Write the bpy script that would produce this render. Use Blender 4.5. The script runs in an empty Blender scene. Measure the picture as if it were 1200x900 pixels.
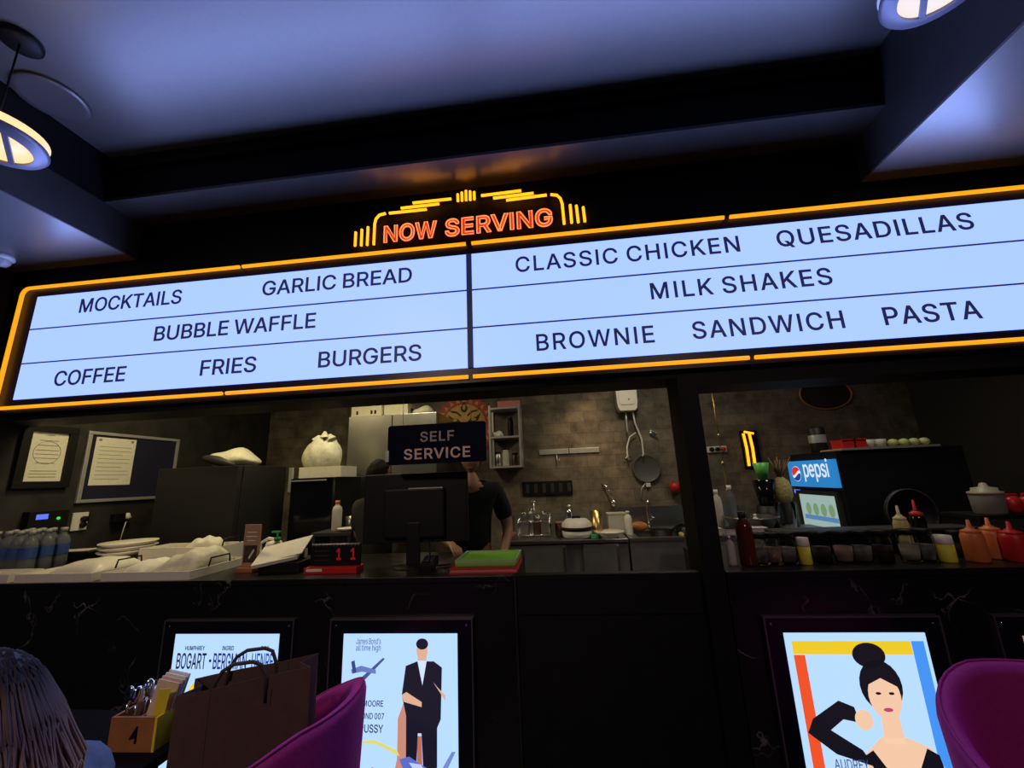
import bpy, bmesh, math, random
from mathutils import Vector, Matrix
random.seed(7)
SC = bpy.context.scene
C = SC.collection

# ------------------------------------------------------------------ camera
EYE = 1.53
F_PX = 475.0
YAW, PITCH, ROLL = 0.10488, 0.22742, -0.04146
_f = Vector((-math.sin(YAW)*math.cos(PITCH), math.cos(YAW)*math.cos(PITCH), math.sin(PITCH)))
_r0 = Vector((math.cos(YAW), math.sin(YAW), 0)); _u0 = _r0.cross(_f)
_r = _r0*math.cos(ROLL)+_u0*math.sin(ROLL); _u = -_r0*math.sin(ROLL)+_u0*math.cos(ROLL)
cam = bpy.data.cameras.new('camera'); cam.sensor_width = 36.0; cam.lens = F_PX/1200*36.0
cam.clip_start = 0.02
camo = bpy.data.objects.new('camera', cam); C.objects.link(camo)
camo.matrix_world = Matrix(((_r.x, _u.x, -_f.x, 0), (_r.y, _u.y, -_f.y, 0), (_r.z, _u.z, -_f.z, EYE), (0, 0, 0, 1)))
SC.camera = camo

def at(px, py, Y):
    """the point seen at a pixel, on the vertical plane at depth Y"""
    v = _r*(px-600) - _u*(py-450) + _f*F_PX
    v = v*(Y/v.y)
    return Vector((v.x, v.y, v.z+EYE))
def ax(px, py, Y): return at(px, py, Y).x
def az(px, py, Y): return at(px, py, Y).z

# ------------------------------------------------------------------ world, exposure
w = bpy.data.worlds.new('world'); SC.world = w; w.use_nodes = True
w.node_tree.nodes['Background'].inputs[0].default_value = (0.5, 0.5, 0.7, 1)
w.node_tree.nodes['Background'].inputs[1].default_value = 0.004
SC.view_settings.view_transform = 'Standard'; SC.view_settings.look = 'None'
SC.view_settings.exposure = 0.0; SC.view_settings.gamma = 1.0; SC.view_settings.use_curve_mapping = False

def lamp(name, kind, loc, power, col, size=0.2, target=None, spot=None):
    l = bpy.data.lights.new(name, kind); l.energy = power; l.color = col
    if kind == 'AREA': l.size = size
    elif kind in ('POINT', 'SPOT'): l.shadow_soft_size = size
    if spot: l.spot_size = spot; l.spot_blend = 0.8
    o = bpy.data.objects.new(name, l); C.objects.link(o); o.location = loc
    if target is not None:
        o.rotation_euler = (Vector(target)-Vector(loc)).to_track_quat('-Z', 'Y').to_euler()
    return o
# kitchen downlights, behind the header
lamp('kitchen_spot_light', 'SPOT', (0.40, 4.45, 2.86), 40, (1.0, 0.70, 0.36), 0.1, (0.33, 4.98, 1.75), math.radians(58))
lamp('kitchen_ceiling_light', 'AREA', (0.8, 3.8, 2.88), 12, (1.0, 0.86, 0.62), 0.3, (0.9, 4.3, 0))
lamp('kitchen_ceiling_light', 'AREA', (-1.7, 3.3, 2.88), 15, (1.0, 0.86, 0.52), 0.5, (-1.7, 3.5, 0))
lamp('kitchen_left_light', 'AREA', (-2.9, 2.75, 2.88), 16, (1.0, 0.81, 0.42), 0.4, (-2.9, 2.7, 0))
lamp('kitchen_right_light', 'AREA', (2.0, 2.8, 2.88), 9, (1.0, 0.9, 0.78), 0.4, (2.0, 2.9, 0))
# dining room lamps behind the viewer
lamp('room_light', 'SPOT', (-1.6, -1.4, 3.5), 150, (1.0, 0.76, 0.62), 0.15, (-1.9, 1.9, 0.9), math.radians(70))
lamp('room_light', 'SPOT', (1.4, -1.4, 3.5), 80, (1.0, 0.72, 0.66), 0.15, (1.6, 1.9, 0.9), math.radians(60))

# ------------------------------------------------------------------ mesh helpers
class MB:
    def __init__(self): self.bm = bmesh.new(); self.mi = 0
    def _fin(self, new):
        fs = set()
        for v in new:
            for f in v.link_faces: fs.add(f)
        for f in fs: f.material_index = self.mi
    def box(self, c, s, rz=0.0, bev=0.0, rx=0.0, ry=0.0):
        m = Matrix.Translation(c) @ Matrix.Rotation(rz, 4, 'Z') @ Matrix.Rotation(ry, 4, 'Y') @ Matrix.Rotation(rx, 4, 'X') @ Matrix.Diagonal((s[0], s[1], s[2], 1))
        r = bmesh.ops.create_cube(self.bm, size=1, matrix=m); vs = r['verts']; self._fin(vs)
        if bev > 0:
            es = list({e for v in vs for e in v.link_edges})
            q = bmesh.ops.bevel(self.bm, geom=es, offset=bev, segments=2, affect='EDGES', profile=0.6)
            for f in q['faces']: f.material_index = self.mi
        return self
    def b2(self, a, b, bev=0.0):
        a = Vector(a); b = Vector(b); return self.box((a+b)/2, (abs(b.x-a.x), abs(b.y-a.y), abs(b.z-a.z)), bev=bev)
    def lathe(self, prof, c=(0, 0, 0), seg=24, m=None, smooth=True):
        c = Vector(c); rings = []; new = []
        for r, z in prof:
            if r < 1e-6:
                v = self.bm.verts.new((0, 0, z)); rings.append([v]); new.append(v)
            else:
                ring = [self.bm.verts.new((r*math.cos(2*math.pi*i/seg), r*math.sin(2*math.pi*i/seg), z)) for i in range(seg)]
                rings.append(ring); new += ring
        for a, b in zip(rings, rings[1:]):
            for i in range(seg):
                j = (i+1) % seg
                if len(a) == 1 and len(b) == 1: continue
                if len(a) == 1: f = self.bm.faces.new((a[0], b[j], b[i]))
                elif len(b) == 1: f = self.bm.faces.new((a[i], a[j], b[0]))
                else: f = self.bm.faces.new((a[i], a[j], b[j], b[i]))
                f.smooth = smooth
        M = Matrix.Translation(c)
        if m is not None: M = M @ m
        bmesh.ops.transform(self.bm, matrix=M, verts=new); self._fin(new)
        return self
    def cyl(self, c, r, h, seg=24, r2=None, m=None):
        r2 = r if r2 is None else r2
        b = min(r, r2, h)*0.06
        return self.lathe([(0, 0), (r-b, 0), (r, b), (r2, h-b), (r2-b, h), (0, h)], c, seg, m)
    def tube(self, pts, r, seg=8, r2=None, closed=False):
        pts = [Vector(p) for p in pts]; n = len(pts); rings = []; new = []
        up = None
        for i, p in enumerate(pts):
            if closed: t = pts[(i+1) % n]-pts[i-1]
            else: t = pts[min(i+1, n-1)]-pts[max(i-1, 0)]
            t.normalize()
            if up is None:
                up = Vector((0, 0, 1)) if abs(t.z) < 0.9 else Vector((1, 0, 0))
            s = t.cross(up)
            if s.length < 1e-5: s = t.cross(Vector((0.3, 1, 0.2)))
            s.normalize(); up = s.cross(t)
            rr = r if r2 is None else r+(r2-r)*i/(n-1)
            ring = [self.bm.verts.new(p+s*rr*math.cos(2*math.pi*k/seg)+up*rr*math.sin(2*math.pi*k/seg)) for k in range(seg)]
            rings.append(ring); new += ring
        prs = list(zip(rings, rings[1:]))
        if closed: prs.append((rings[-1], rings[0]))
        for a, b in prs:
            for k in range(seg):
                f = self.bm.faces.new((a[k], a[(k+1) % seg], b[(k+1) % seg], b[k])); f.smooth = True
        if not closed:
            self.bm.faces.new(list(reversed(rings[0]))); self.bm.faces.new(rings[-1])
        self._fin(new); return self
    def prism(self, poly, d0, d1, M=None):
        """poly in local XY extruded z d0..d1, then matrix M"""
        lo = [self.bm.verts.new((x, y, d0)) for x, y in poly]; hi = [self.bm.verts.new((x, y, d1)) for x, y in poly]
        n = len(poly)
        self.bm.faces.new(list(reversed(lo))); self.bm.faces.new(hi)
        for i in range(n):
            j = (i+1) % n; self.bm.faces.new((lo[i], lo[j], hi[j], hi[i]))
        if M is not None: bmesh.ops.transform(self.bm, matrix=M, verts=lo+hi)
        self._fin(lo+hi); return self
    def sph(self, c, r, sc=(1, 1, 1), seg=16, m=None):
        M = Matrix.Translation(c)
        if m is not None: M = M @ m
        M = M @ Matrix.Diagonal((sc[0]*r, sc[1]*r, sc[2]*r, 1))
        q = bmesh.ops.create_uvsphere(self.bm, u_segments=seg, v_segments=max(6, seg*2//3), radius=1, matrix=M)
        for v in q['verts']:
            for f in v.link_faces: f.smooth = True
        self._fin(q['verts']); return self
    def add_mesh(self, me, M=None):
        n0 = len(self.bm.verts); self.bm.from_mesh(me); self.bm.verts.ensure_lookup_table()
        vs = self.bm.verts[n0:]
        if M is not None: bmesh.ops.transform(self.bm, matrix=M, verts=vs)
        self._fin(vs); return self
    def build(self, name, mat, parent=None, smooth=False):
        bmesh.ops.recalc_face_normals(self.bm, faces=self.bm.faces[:])
        me = bpy.data.meshes.new(name); self.bm.to_mesh(me); self.bm.free()
        for m in (mat if isinstance(mat, (list, tuple)) else [mat]): me.materials.append(m)
        if smooth:
            for p in me.polygons: p.use_smooth = True
        o = bpy.data.objects.new(name, me); C.objects.link(o)
        if parent is not None: o.parent = parent
        return o

def thing(name, label, cat, loc=(0, 0, 0), rz=0.0, group=None):
    o = bpy.data.objects.new(name, None); C.objects.link(o); o.location = loc; o.rotation_euler = (0, 0, rz)
    o.empty_display_size = 0.05
    o['label'] = label; o['category'] = cat
    if group: o['group'] = group
    return o
def tag(o, label, cat, group=None, loc=None, rz=0.0):
    o['label'] = label; o['category'] = cat
    if group: o['group'] = group
    if loc is not None: o.location = loc; o.rotation_euler = (0, 0, rz)
    return o
def struct(o): o['kind'] = 'structure'; return o
def copy_tree(o, parent=None):
    c = o.copy(); C.objects.link(c)
    if parent is not None: c.parent = parent
    for ch in list(o.children): copy_tree(ch, c)
    return c
def dup(o, loc, rz, label, group=None):
    c = copy_tree(o); c.location = loc; c.rotation_euler = (0, 0, rz); c['label'] = label
    if group: c['group'] = group
    return c

# ------------------------------------------------------------------ materials
def mat(name, col, rough=0.5, metal=0.0, emit=None, estr=1.0, noise=0.0, nscale=20, trans=0.0, alpha=1.0, coat=0.0, bump=0.0, spec=0.5, sheen=0.0, ior=1.45):
    m = bpy.data.materials.new(name); m.use_nodes = True; nt = m.node_tree; b = nt.nodes['Principled BSDF']
    b.inputs['Base Color'].default_value = (*col, 1); b.inputs['Roughness'].default_value = rough; b.inputs['Metallic'].default_value = metal
    b.inputs['Specular IOR Level'].default_value = spec; b.inputs['IOR'].default_value = ior
    b.inputs['Transmission Weight'].default_value = trans; b.inputs['Alpha'].default_value = alpha; b.inputs['Coat Weight'].default_value = coat
    if sheen: b.inputs['Sheen Weight'].default_value = sheen; b.inputs['Sheen Tint'].default_value = (*[min(1, c*3) for c in col], 1)
    if emit: b.inputs['Emission Color'].default_value = (*emit, 1); b.inputs['Emission Strength'].default_value = estr
    if noise or bump:
        tc = nt.nodes.new('ShaderNodeTexCoord'); n = nt.nodes.new('ShaderNodeTexNoise'); n.inputs['Scale'].default_value = nscale; n.inputs['Detail'].default_value = 5
        nt.links.new(tc.outputs['Object'], n.inputs['Vector'])
        if noise:
            mr = nt.nodes.new('ShaderNodeMapRange'); mr.inputs['From Min'].default_value = 0.3; mr.inputs['From Max'].default_value = 0.7
            mr.inputs['To Min'].default_value = 1-noise; mr.inputs['To Max'].default_value = 1+noise
            nt.links.new(n.outputs['Fac'], mr.inputs['Value'])
            mx = nt.nodes.new('ShaderNodeVectorMath'); mx.operation = 'SCALE'; mx.inputs[0].default_value = col
            nt.links.new(mr.outputs['Result'], mx.inputs['Scale']); nt.links.new(mx.outputs['Vector'], b.inputs['Base Color'])
        if bump:
            bp = nt.nodes.new('ShaderNodeBump'); bp.inputs['Strength'].default_value = bump; bp.inputs['Distance'].default_value = 0.01
            nt.links.new(n.outputs['Fac'], bp.inputs['Height']); nt.links.new(bp.outputs['Normal'], b.inputs['Normal'])
    return m
def emis(name, col, s=1.0):
    m = mat(name, (0.02, 0.02, 0.02), 0.4, emit=col, estr=s); return m
def S(r, g, b):
    def l(c):
        c /= 255.0
        return c/12.92 if c <= 0.04045 else ((c+0.055)/1.055)**2.4
    return (l(r), l(g), l(b))

M = {}
M['ceil'] = mat('ceiling_paint', (0.10, 0.10, 0.105), 0.36, noise=0.06, nscale=40, bump=0.03, spec=0.8, ior=1.75)
M['beam'] = mat('beam_paint', (0.12, 0.12, 0.125), 0.33, noise=0.06, nscale=40, bump=0.03, spec=0.8, ior=1.75)
M['beamside'] = mat('dark_grey_paint', (0.035, 0.034, 0.036), 0.5, noise=0.1, nscale=10)
M['soffit'] = mat('soffit_gloss_paint', (0.04, 0.04, 0.042), 0.3, noise=0.05, nscale=40, spec=0.8, ior=1.75)
M['black'] = mat('black_paint', (0.005, 0.005, 0.006), 0.6, noise=0.2, nscale=15, spec=0.25)
M['blackgloss'] = mat('black_acrylic', (0.006, 0.006, 0.012), 0.12)
M['blackplastic'] = mat('black_plastic', (0.006, 0.006, 0.007), 0.5, spec=0.3)
M['darkgrey'] = mat('dark_grey_metal', (0.03, 0.03, 0.03), 0.5, noise=0.1, nscale=12)
M['steel'] = mat('stainless_steel', (0.45, 0.44, 0.42), 0.32, 1.0, noise=0.08, nscale=6)
M['steeldark'] = mat('dull_steel', (0.20, 0.20, 0.20), 0.42, 0.6, noise=0.15, nscale=6)
M['chrome'] = mat('chrome', (0.8, 0.8, 0.8), 0.12, 1.0)
M['alu'] = mat('aluminium', (0.55, 0.55, 0.55), 0.4, 0.6, noise=0.05)
M['white'] = mat('white_plastic', (0.72, 0.70, 0.64), 0.4, noise=0.03)
M['cream'] = mat('cream_melamine', (0.74, 0.70, 0.60), 0.35, noise=0.04, nscale=30)
M['paper'] = mat('white_paper', (0.74, 0.72, 0.62), 0.8, noise=0.05, nscale=40)
M['bagplastic'] = mat('white_plastic_bag', (0.72, 0.70, 0.55), 0.45, noise=0.10, nscale=25, bump=0.6)
M['kraft'] = mat('brown_kraft_paper', (0.085, 0.045, 0.036), 0.75, noise=0.10, nscale=30, bump=0.1)
M['card'] = mat('cardboard', (0.42, 0.32, 0.18), 0.8, noise=0.1, nscale=20)
M['wood'] = mat('brown_wood', (0.34, 0.13, 0.05), 0.5, noise=0.2, nscale=14)
M['yellow'] = mat('yellow_paint', (0.80, 0.62, 0.03), 0.5, noise=0.05)
M['purple'] = mat('purple_velvet', (0.30, 0.012, 0.155), 0.75, noise=0.12, nscale=80, sheen=0.6, bump=0.1)
M['red'] = mat('red_plastic', (0.55, 0.02, 0.02), 0.4, noise=0.05)
M['orange'] = mat('orange_sauce', (0.62, 0.17, 0.05), 0.4, noise=0.05)
M['green'] = mat('green_mat', (0.16, 0.42, 0.04), 0.6)
M['bottlegreen'] = mat('green_pump', (0.05, 0.35, 0.12), 0.4)
M['blue'] = mat('blue_label', (0.03, 0.07, 0.25), 0.4)
M['navy'] = mat('navy_felt', (0.006, 0.006, 0.03), 0.85, noise=0.1, nscale=60)
M['yellowlabel'] = mat('yellow_label', (0.75, 0.68, 0.05), 0.5)
M['clear'] = mat('clear_plastic', (0.42, 0.45, 0.5), 0.12, trans=0.8, ior=1.2)
M['glass'] = mat('clear_glass', (0.95, 0.97, 0.96), 0.04, trans=1.0, ior=1.12)
M['frost'] = mat('frosted_plastic', (0.72, 0.70, 0.62), 0.4, trans=0.35, ior=1.2)
M['skin'] = mat('skin', (0.36, 0.19, 0.12), 0.55, noise=0.06, nscale=20)
M['eye'] = mat('eye_white', (0.6, 0.6, 0.58), 0.2)
M['iris'] = mat('dark_iris', (0.01, 0.008, 0.006), 0.2)
M['blackcloth'] = mat('black_cloth', (0.012, 0.012, 0.014), 0.9, noise=0.15, nscale=40)
M['denim'] = mat('grey_blue_denim', (0.13, 0.15, 0.18), 0.85, noise=0.18, nscale=50, bump=0.2)
M['hairdark'] = mat('dark_hair', (0.009, 0.007, 0.007), 0.8, noise=0.2, nscale=60, spec=0.2)
M['paneblack'] = mat('dark_glass_door', (0.004, 0.004, 0.006), 0.08)
M['pineskin'] = mat('pineapple_skin', (0.42, 0.36, 0.12), 0.6, noise=0.35, nscale=60, bump=0.6)
M['leaf'] = mat('dry_leaf', (0.16, 0.09, 0.04), 0.6, noise=0.2)
M['lime'] = mat('pale_green_fruit', (0.48, 0.55, 0.2), 0.45, noise=0.08)
M['pink'] = mat('pink_card', (0.62, 0.22, 0.2), 0.6)
M['gold'] = mat('brushed_gold', (0.7, 0.5, 0.2), 0.3, 1.0)
M['greencup'] = mat('green_plastic', (0.12, 0.5, 0.1), 0.4)
M['brownmenu'] = mat('brown_card', (0.40, 0.24, 0.14), 0.7, noise=0.06)
M['darksauce'] = mat('dark_spice', (0.05, 0.025, 0.02), 0.35, noise=0.3, nscale=60)
M['pinksauce'] = mat('pale_pink_filling', (0.5, 0.3, 0.22), 0.5, noise=0.15, nscale=40)
# lit things
M['screen'] = emis('lit_menu_panel', (0.435, 0.635, 1.75), 1.0)
M['ink'] = mat('dark_vinyl_lettering', (0.012, 0.012, 0.03), 0.5, emit=(0.03, 0.035, 0.10), estr=0.5)
M['neon'] = emis('amber_neon', (1.15, 0.43, 0.008), 1.0)
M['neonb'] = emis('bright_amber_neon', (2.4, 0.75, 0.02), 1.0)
M['neonred'] = emis('red_lit_letter', (0.62, 0.035, 0.008), 1.0)
M['neonpink'] = emis('orange_outline_neon', (1.6, 0.36, 0.10), 1.0)
M['litblue'] = emis('backlit_pale_blue', S(176, 210, 250), 1.15)
M['litwarm'] = emis('warm_diffuser', (1.3, 0.82, 0.42), 1.0)
M['litwhite'] = emis('white_diffuser', (0.95, 0.85, 0.85), 1.0)
M['lcd'] = emis('blue_display', (0.12, 0.2, 0.9), 1.0)
M['led'] = emis('green_led', (0.02, 0.8, 0.05), 1.0)
def P(r, g, b):
    k = 'backlit_%d_%d_%d' % (r, g, b)
    if k not in M: M[k] = emis(k, S(r, g, b), 1.0)
    return M[k]

def brick_mat():
    m = bpy.data.materials.new('concrete_tile_wall'); m.use_nodes = True; nt = m.node_tree; b = nt.nodes['Principled BSDF']; b.inputs['Roughness'].default_value = 0.75
    tc = nt.nodes.new('ShaderNodeTexCoord'); mp = nt.nodes.new('ShaderNodeMapping'); mp.inputs['Rotation'].default_value = (math.radians(90), 0, 0)
    nt.links.new(tc.outputs['Object'], mp.inputs['Vector'])
    br = nt.nodes.new('ShaderNodeTexBrick'); br.inputs['Scale'].default_value = 1.0
    br.inputs['Brick Width'].default_value = 0.34; br.inputs['Row Height'].default_value = 0.135; br.inputs['Mortar Size'].default_value = 0.004; br.inputs['Mortar Smooth'].default_value = 0.6
    br.inputs['Color1'].default_value = (0.15, 0.118, 0.085, 1); br.inputs['Color2'].default_value = (0.10, 0.082, 0.062, 1); br.inputs['Mortar'].default_value = (0.075, 0.062, 0.047, 1)
    nt.links.new(mp.outputs['Vector'], br.inputs['Vector'])
    n = nt.nodes.new('ShaderNodeTexNoise'); n.inputs['Scale'].default_value = 4; n.inputs['Detail'].default_value = 9; n.inputs['Roughness'].default_value = 0.7
    nt.links.new(tc.outputs['Object'], n.inputs['Vector'])
    mr = nt.nodes.new('ShaderNodeMapRange'); mr.inputs['From Min'].default_value = 0.3; mr.inputs['From Max'].default_value = 0.72; mr.inputs['To Min'].default_value = 0.3; mr.inputs['To Max'].default_value = 1.9
    nt.links.new(n.outputs['Fac'], mr.inputs['Value'])
    sc = nt.nodes.new('ShaderNodeVectorMath'); sc.operation = 'SCALE'; nt.links.new(br.outputs['Color'], sc.inputs[0]); nt.links.new(mr.outputs['Result'], sc.inputs['Scale'])
    nt.links.new(sc.outputs['Vector'], b.inputs['Base Color'])
    bp = nt.nodes.new('ShaderNodeBump'); bp.inputs['Strength'].default_value = 0.3; bp.inputs['Distance'].default_value = 0.01
    nt.links.new(n.outputs['Fac'], bp.inputs['Height']); nt.links.new(bp.outputs['Normal'], b.inputs['Normal'])
    return m
M['brick'] = brick_mat()
def marble_mat():
    m = bpy.data.materials.new('black_marble'); m.use_nodes = True; nt = m.node_tree; b = nt.nodes['Principled BSDF']; b.inputs['Roughness'].default_value = 0.3
    tc = nt.nodes.new('ShaderNodeTexCoord'); n = nt.nodes.new('ShaderNodeTexNoise'); n.inputs['Scale'].default_value = 3.0; n.inputs['Detail'].default_value = 6
    nt.links.new(tc.outputs['Object'], n.inputs['Vector'])
    mx = nt.nodes.new('ShaderNodeMix'); mx.data_type = 'VECTOR'; mx.inputs[0].default_value = 0.34
    nt.links.new(tc.outputs['Object'], mx.inputs[4]); nt.links.new(n.outputs['Color'], mx.inputs[5])
    v = nt.nodes.new('ShaderNodeTexVoronoi'); v.feature = 'DISTANCE_TO_EDGE'; v.inputs['Scale'].default_value = 4.6
    nt.links.new(mx.outputs[1], v.inputs['Vector'])
    r = nt.nodes.new('ShaderNodeMapRange'); r.inputs['From Min'].default_value = 0.0; r.inputs['From Max'].default_value = 0.011; r.inputs['To Min'].default_value = 1.0; r.inputs['To Max'].default_value = 0.0
    nt.links.new(v.outputs['Distance'], r.inputs['Value'])
    n2 = nt.nodes.new('ShaderNodeTexNoise'); n2.inputs['Scale'].default_value = 4.5; nt.links.new(tc.outputs['Object'], n2.inputs['Vector'])
    r2 = nt.nodes.new('ShaderNodeMapRange'); r2.inputs['From Min'].default_value = 0.5; r2.inputs['From Max'].default_value = 0.72
    nt.links.new(n2.outputs['Fac'], r2.inputs['Value'])
    ml = nt.nodes.new('ShaderNodeMath'); ml.operation = 'MULTIPLY'; nt.links.new(r.outputs['Result'], ml.inputs[0]); nt.links.new(r2.outputs['Result'], ml.inputs[1])
    cm = nt.nodes.new('ShaderNodeMix'); cm.data_type = 'RGBA'; cm.inputs[6].default_value = (0.007, 0.0068, 0.0068, 1); cm.inputs[7].default_value = (0.22, 0.2, 0.2, 1)
    nt.links.new(ml.outputs[0], cm.inputs[0]); nt.links.new(cm.outputs[2], b.inputs['Base Color'])
    return m
M['marble'] = marble_mat()
def floor_mat():
    m = mat('dark_floor_tile', (0.03, 0.028, 0.027), 0.4, noise=0.2, nscale=6); return m
M['floor'] = floor_mat()
def hair_mat():
    m = bpy.data.materials.new('ombre_hair'); m.use_nodes = True; nt = m.node_tree; b = nt.nodes['Principled BSDF']; b.inputs['Roughness'].default_value = 0.65; b.inputs['Specular IOR Level'].default_value = 0.2
    tc = nt.nodes.new('ShaderNodeTexCoord'); sp = nt.nodes.new('ShaderNodeSeparateXYZ'); nt.links.new(tc.outputs['Generated'], sp.inputs[0])
    cr = nt.nodes.new('ShaderNodeValToRGB'); nt.links.new(sp.outputs['Z'], cr.inputs[0])
    e = cr.color_ramp.elements; e[0].position = 0.66; e[0].color = (0.50, 0.27, 0.16, 1); e[1].position = 0.93; e[1].color = (0.014, 0.01, 0.012, 1)
    x = e.new(0.80); x.color = (0.17, 0.095, 0.07, 1)
    nt.links.new(cr.outputs['Color'], b.inputs['Base Color'])
    return m
M['ombre'] = hair_mat()

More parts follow.
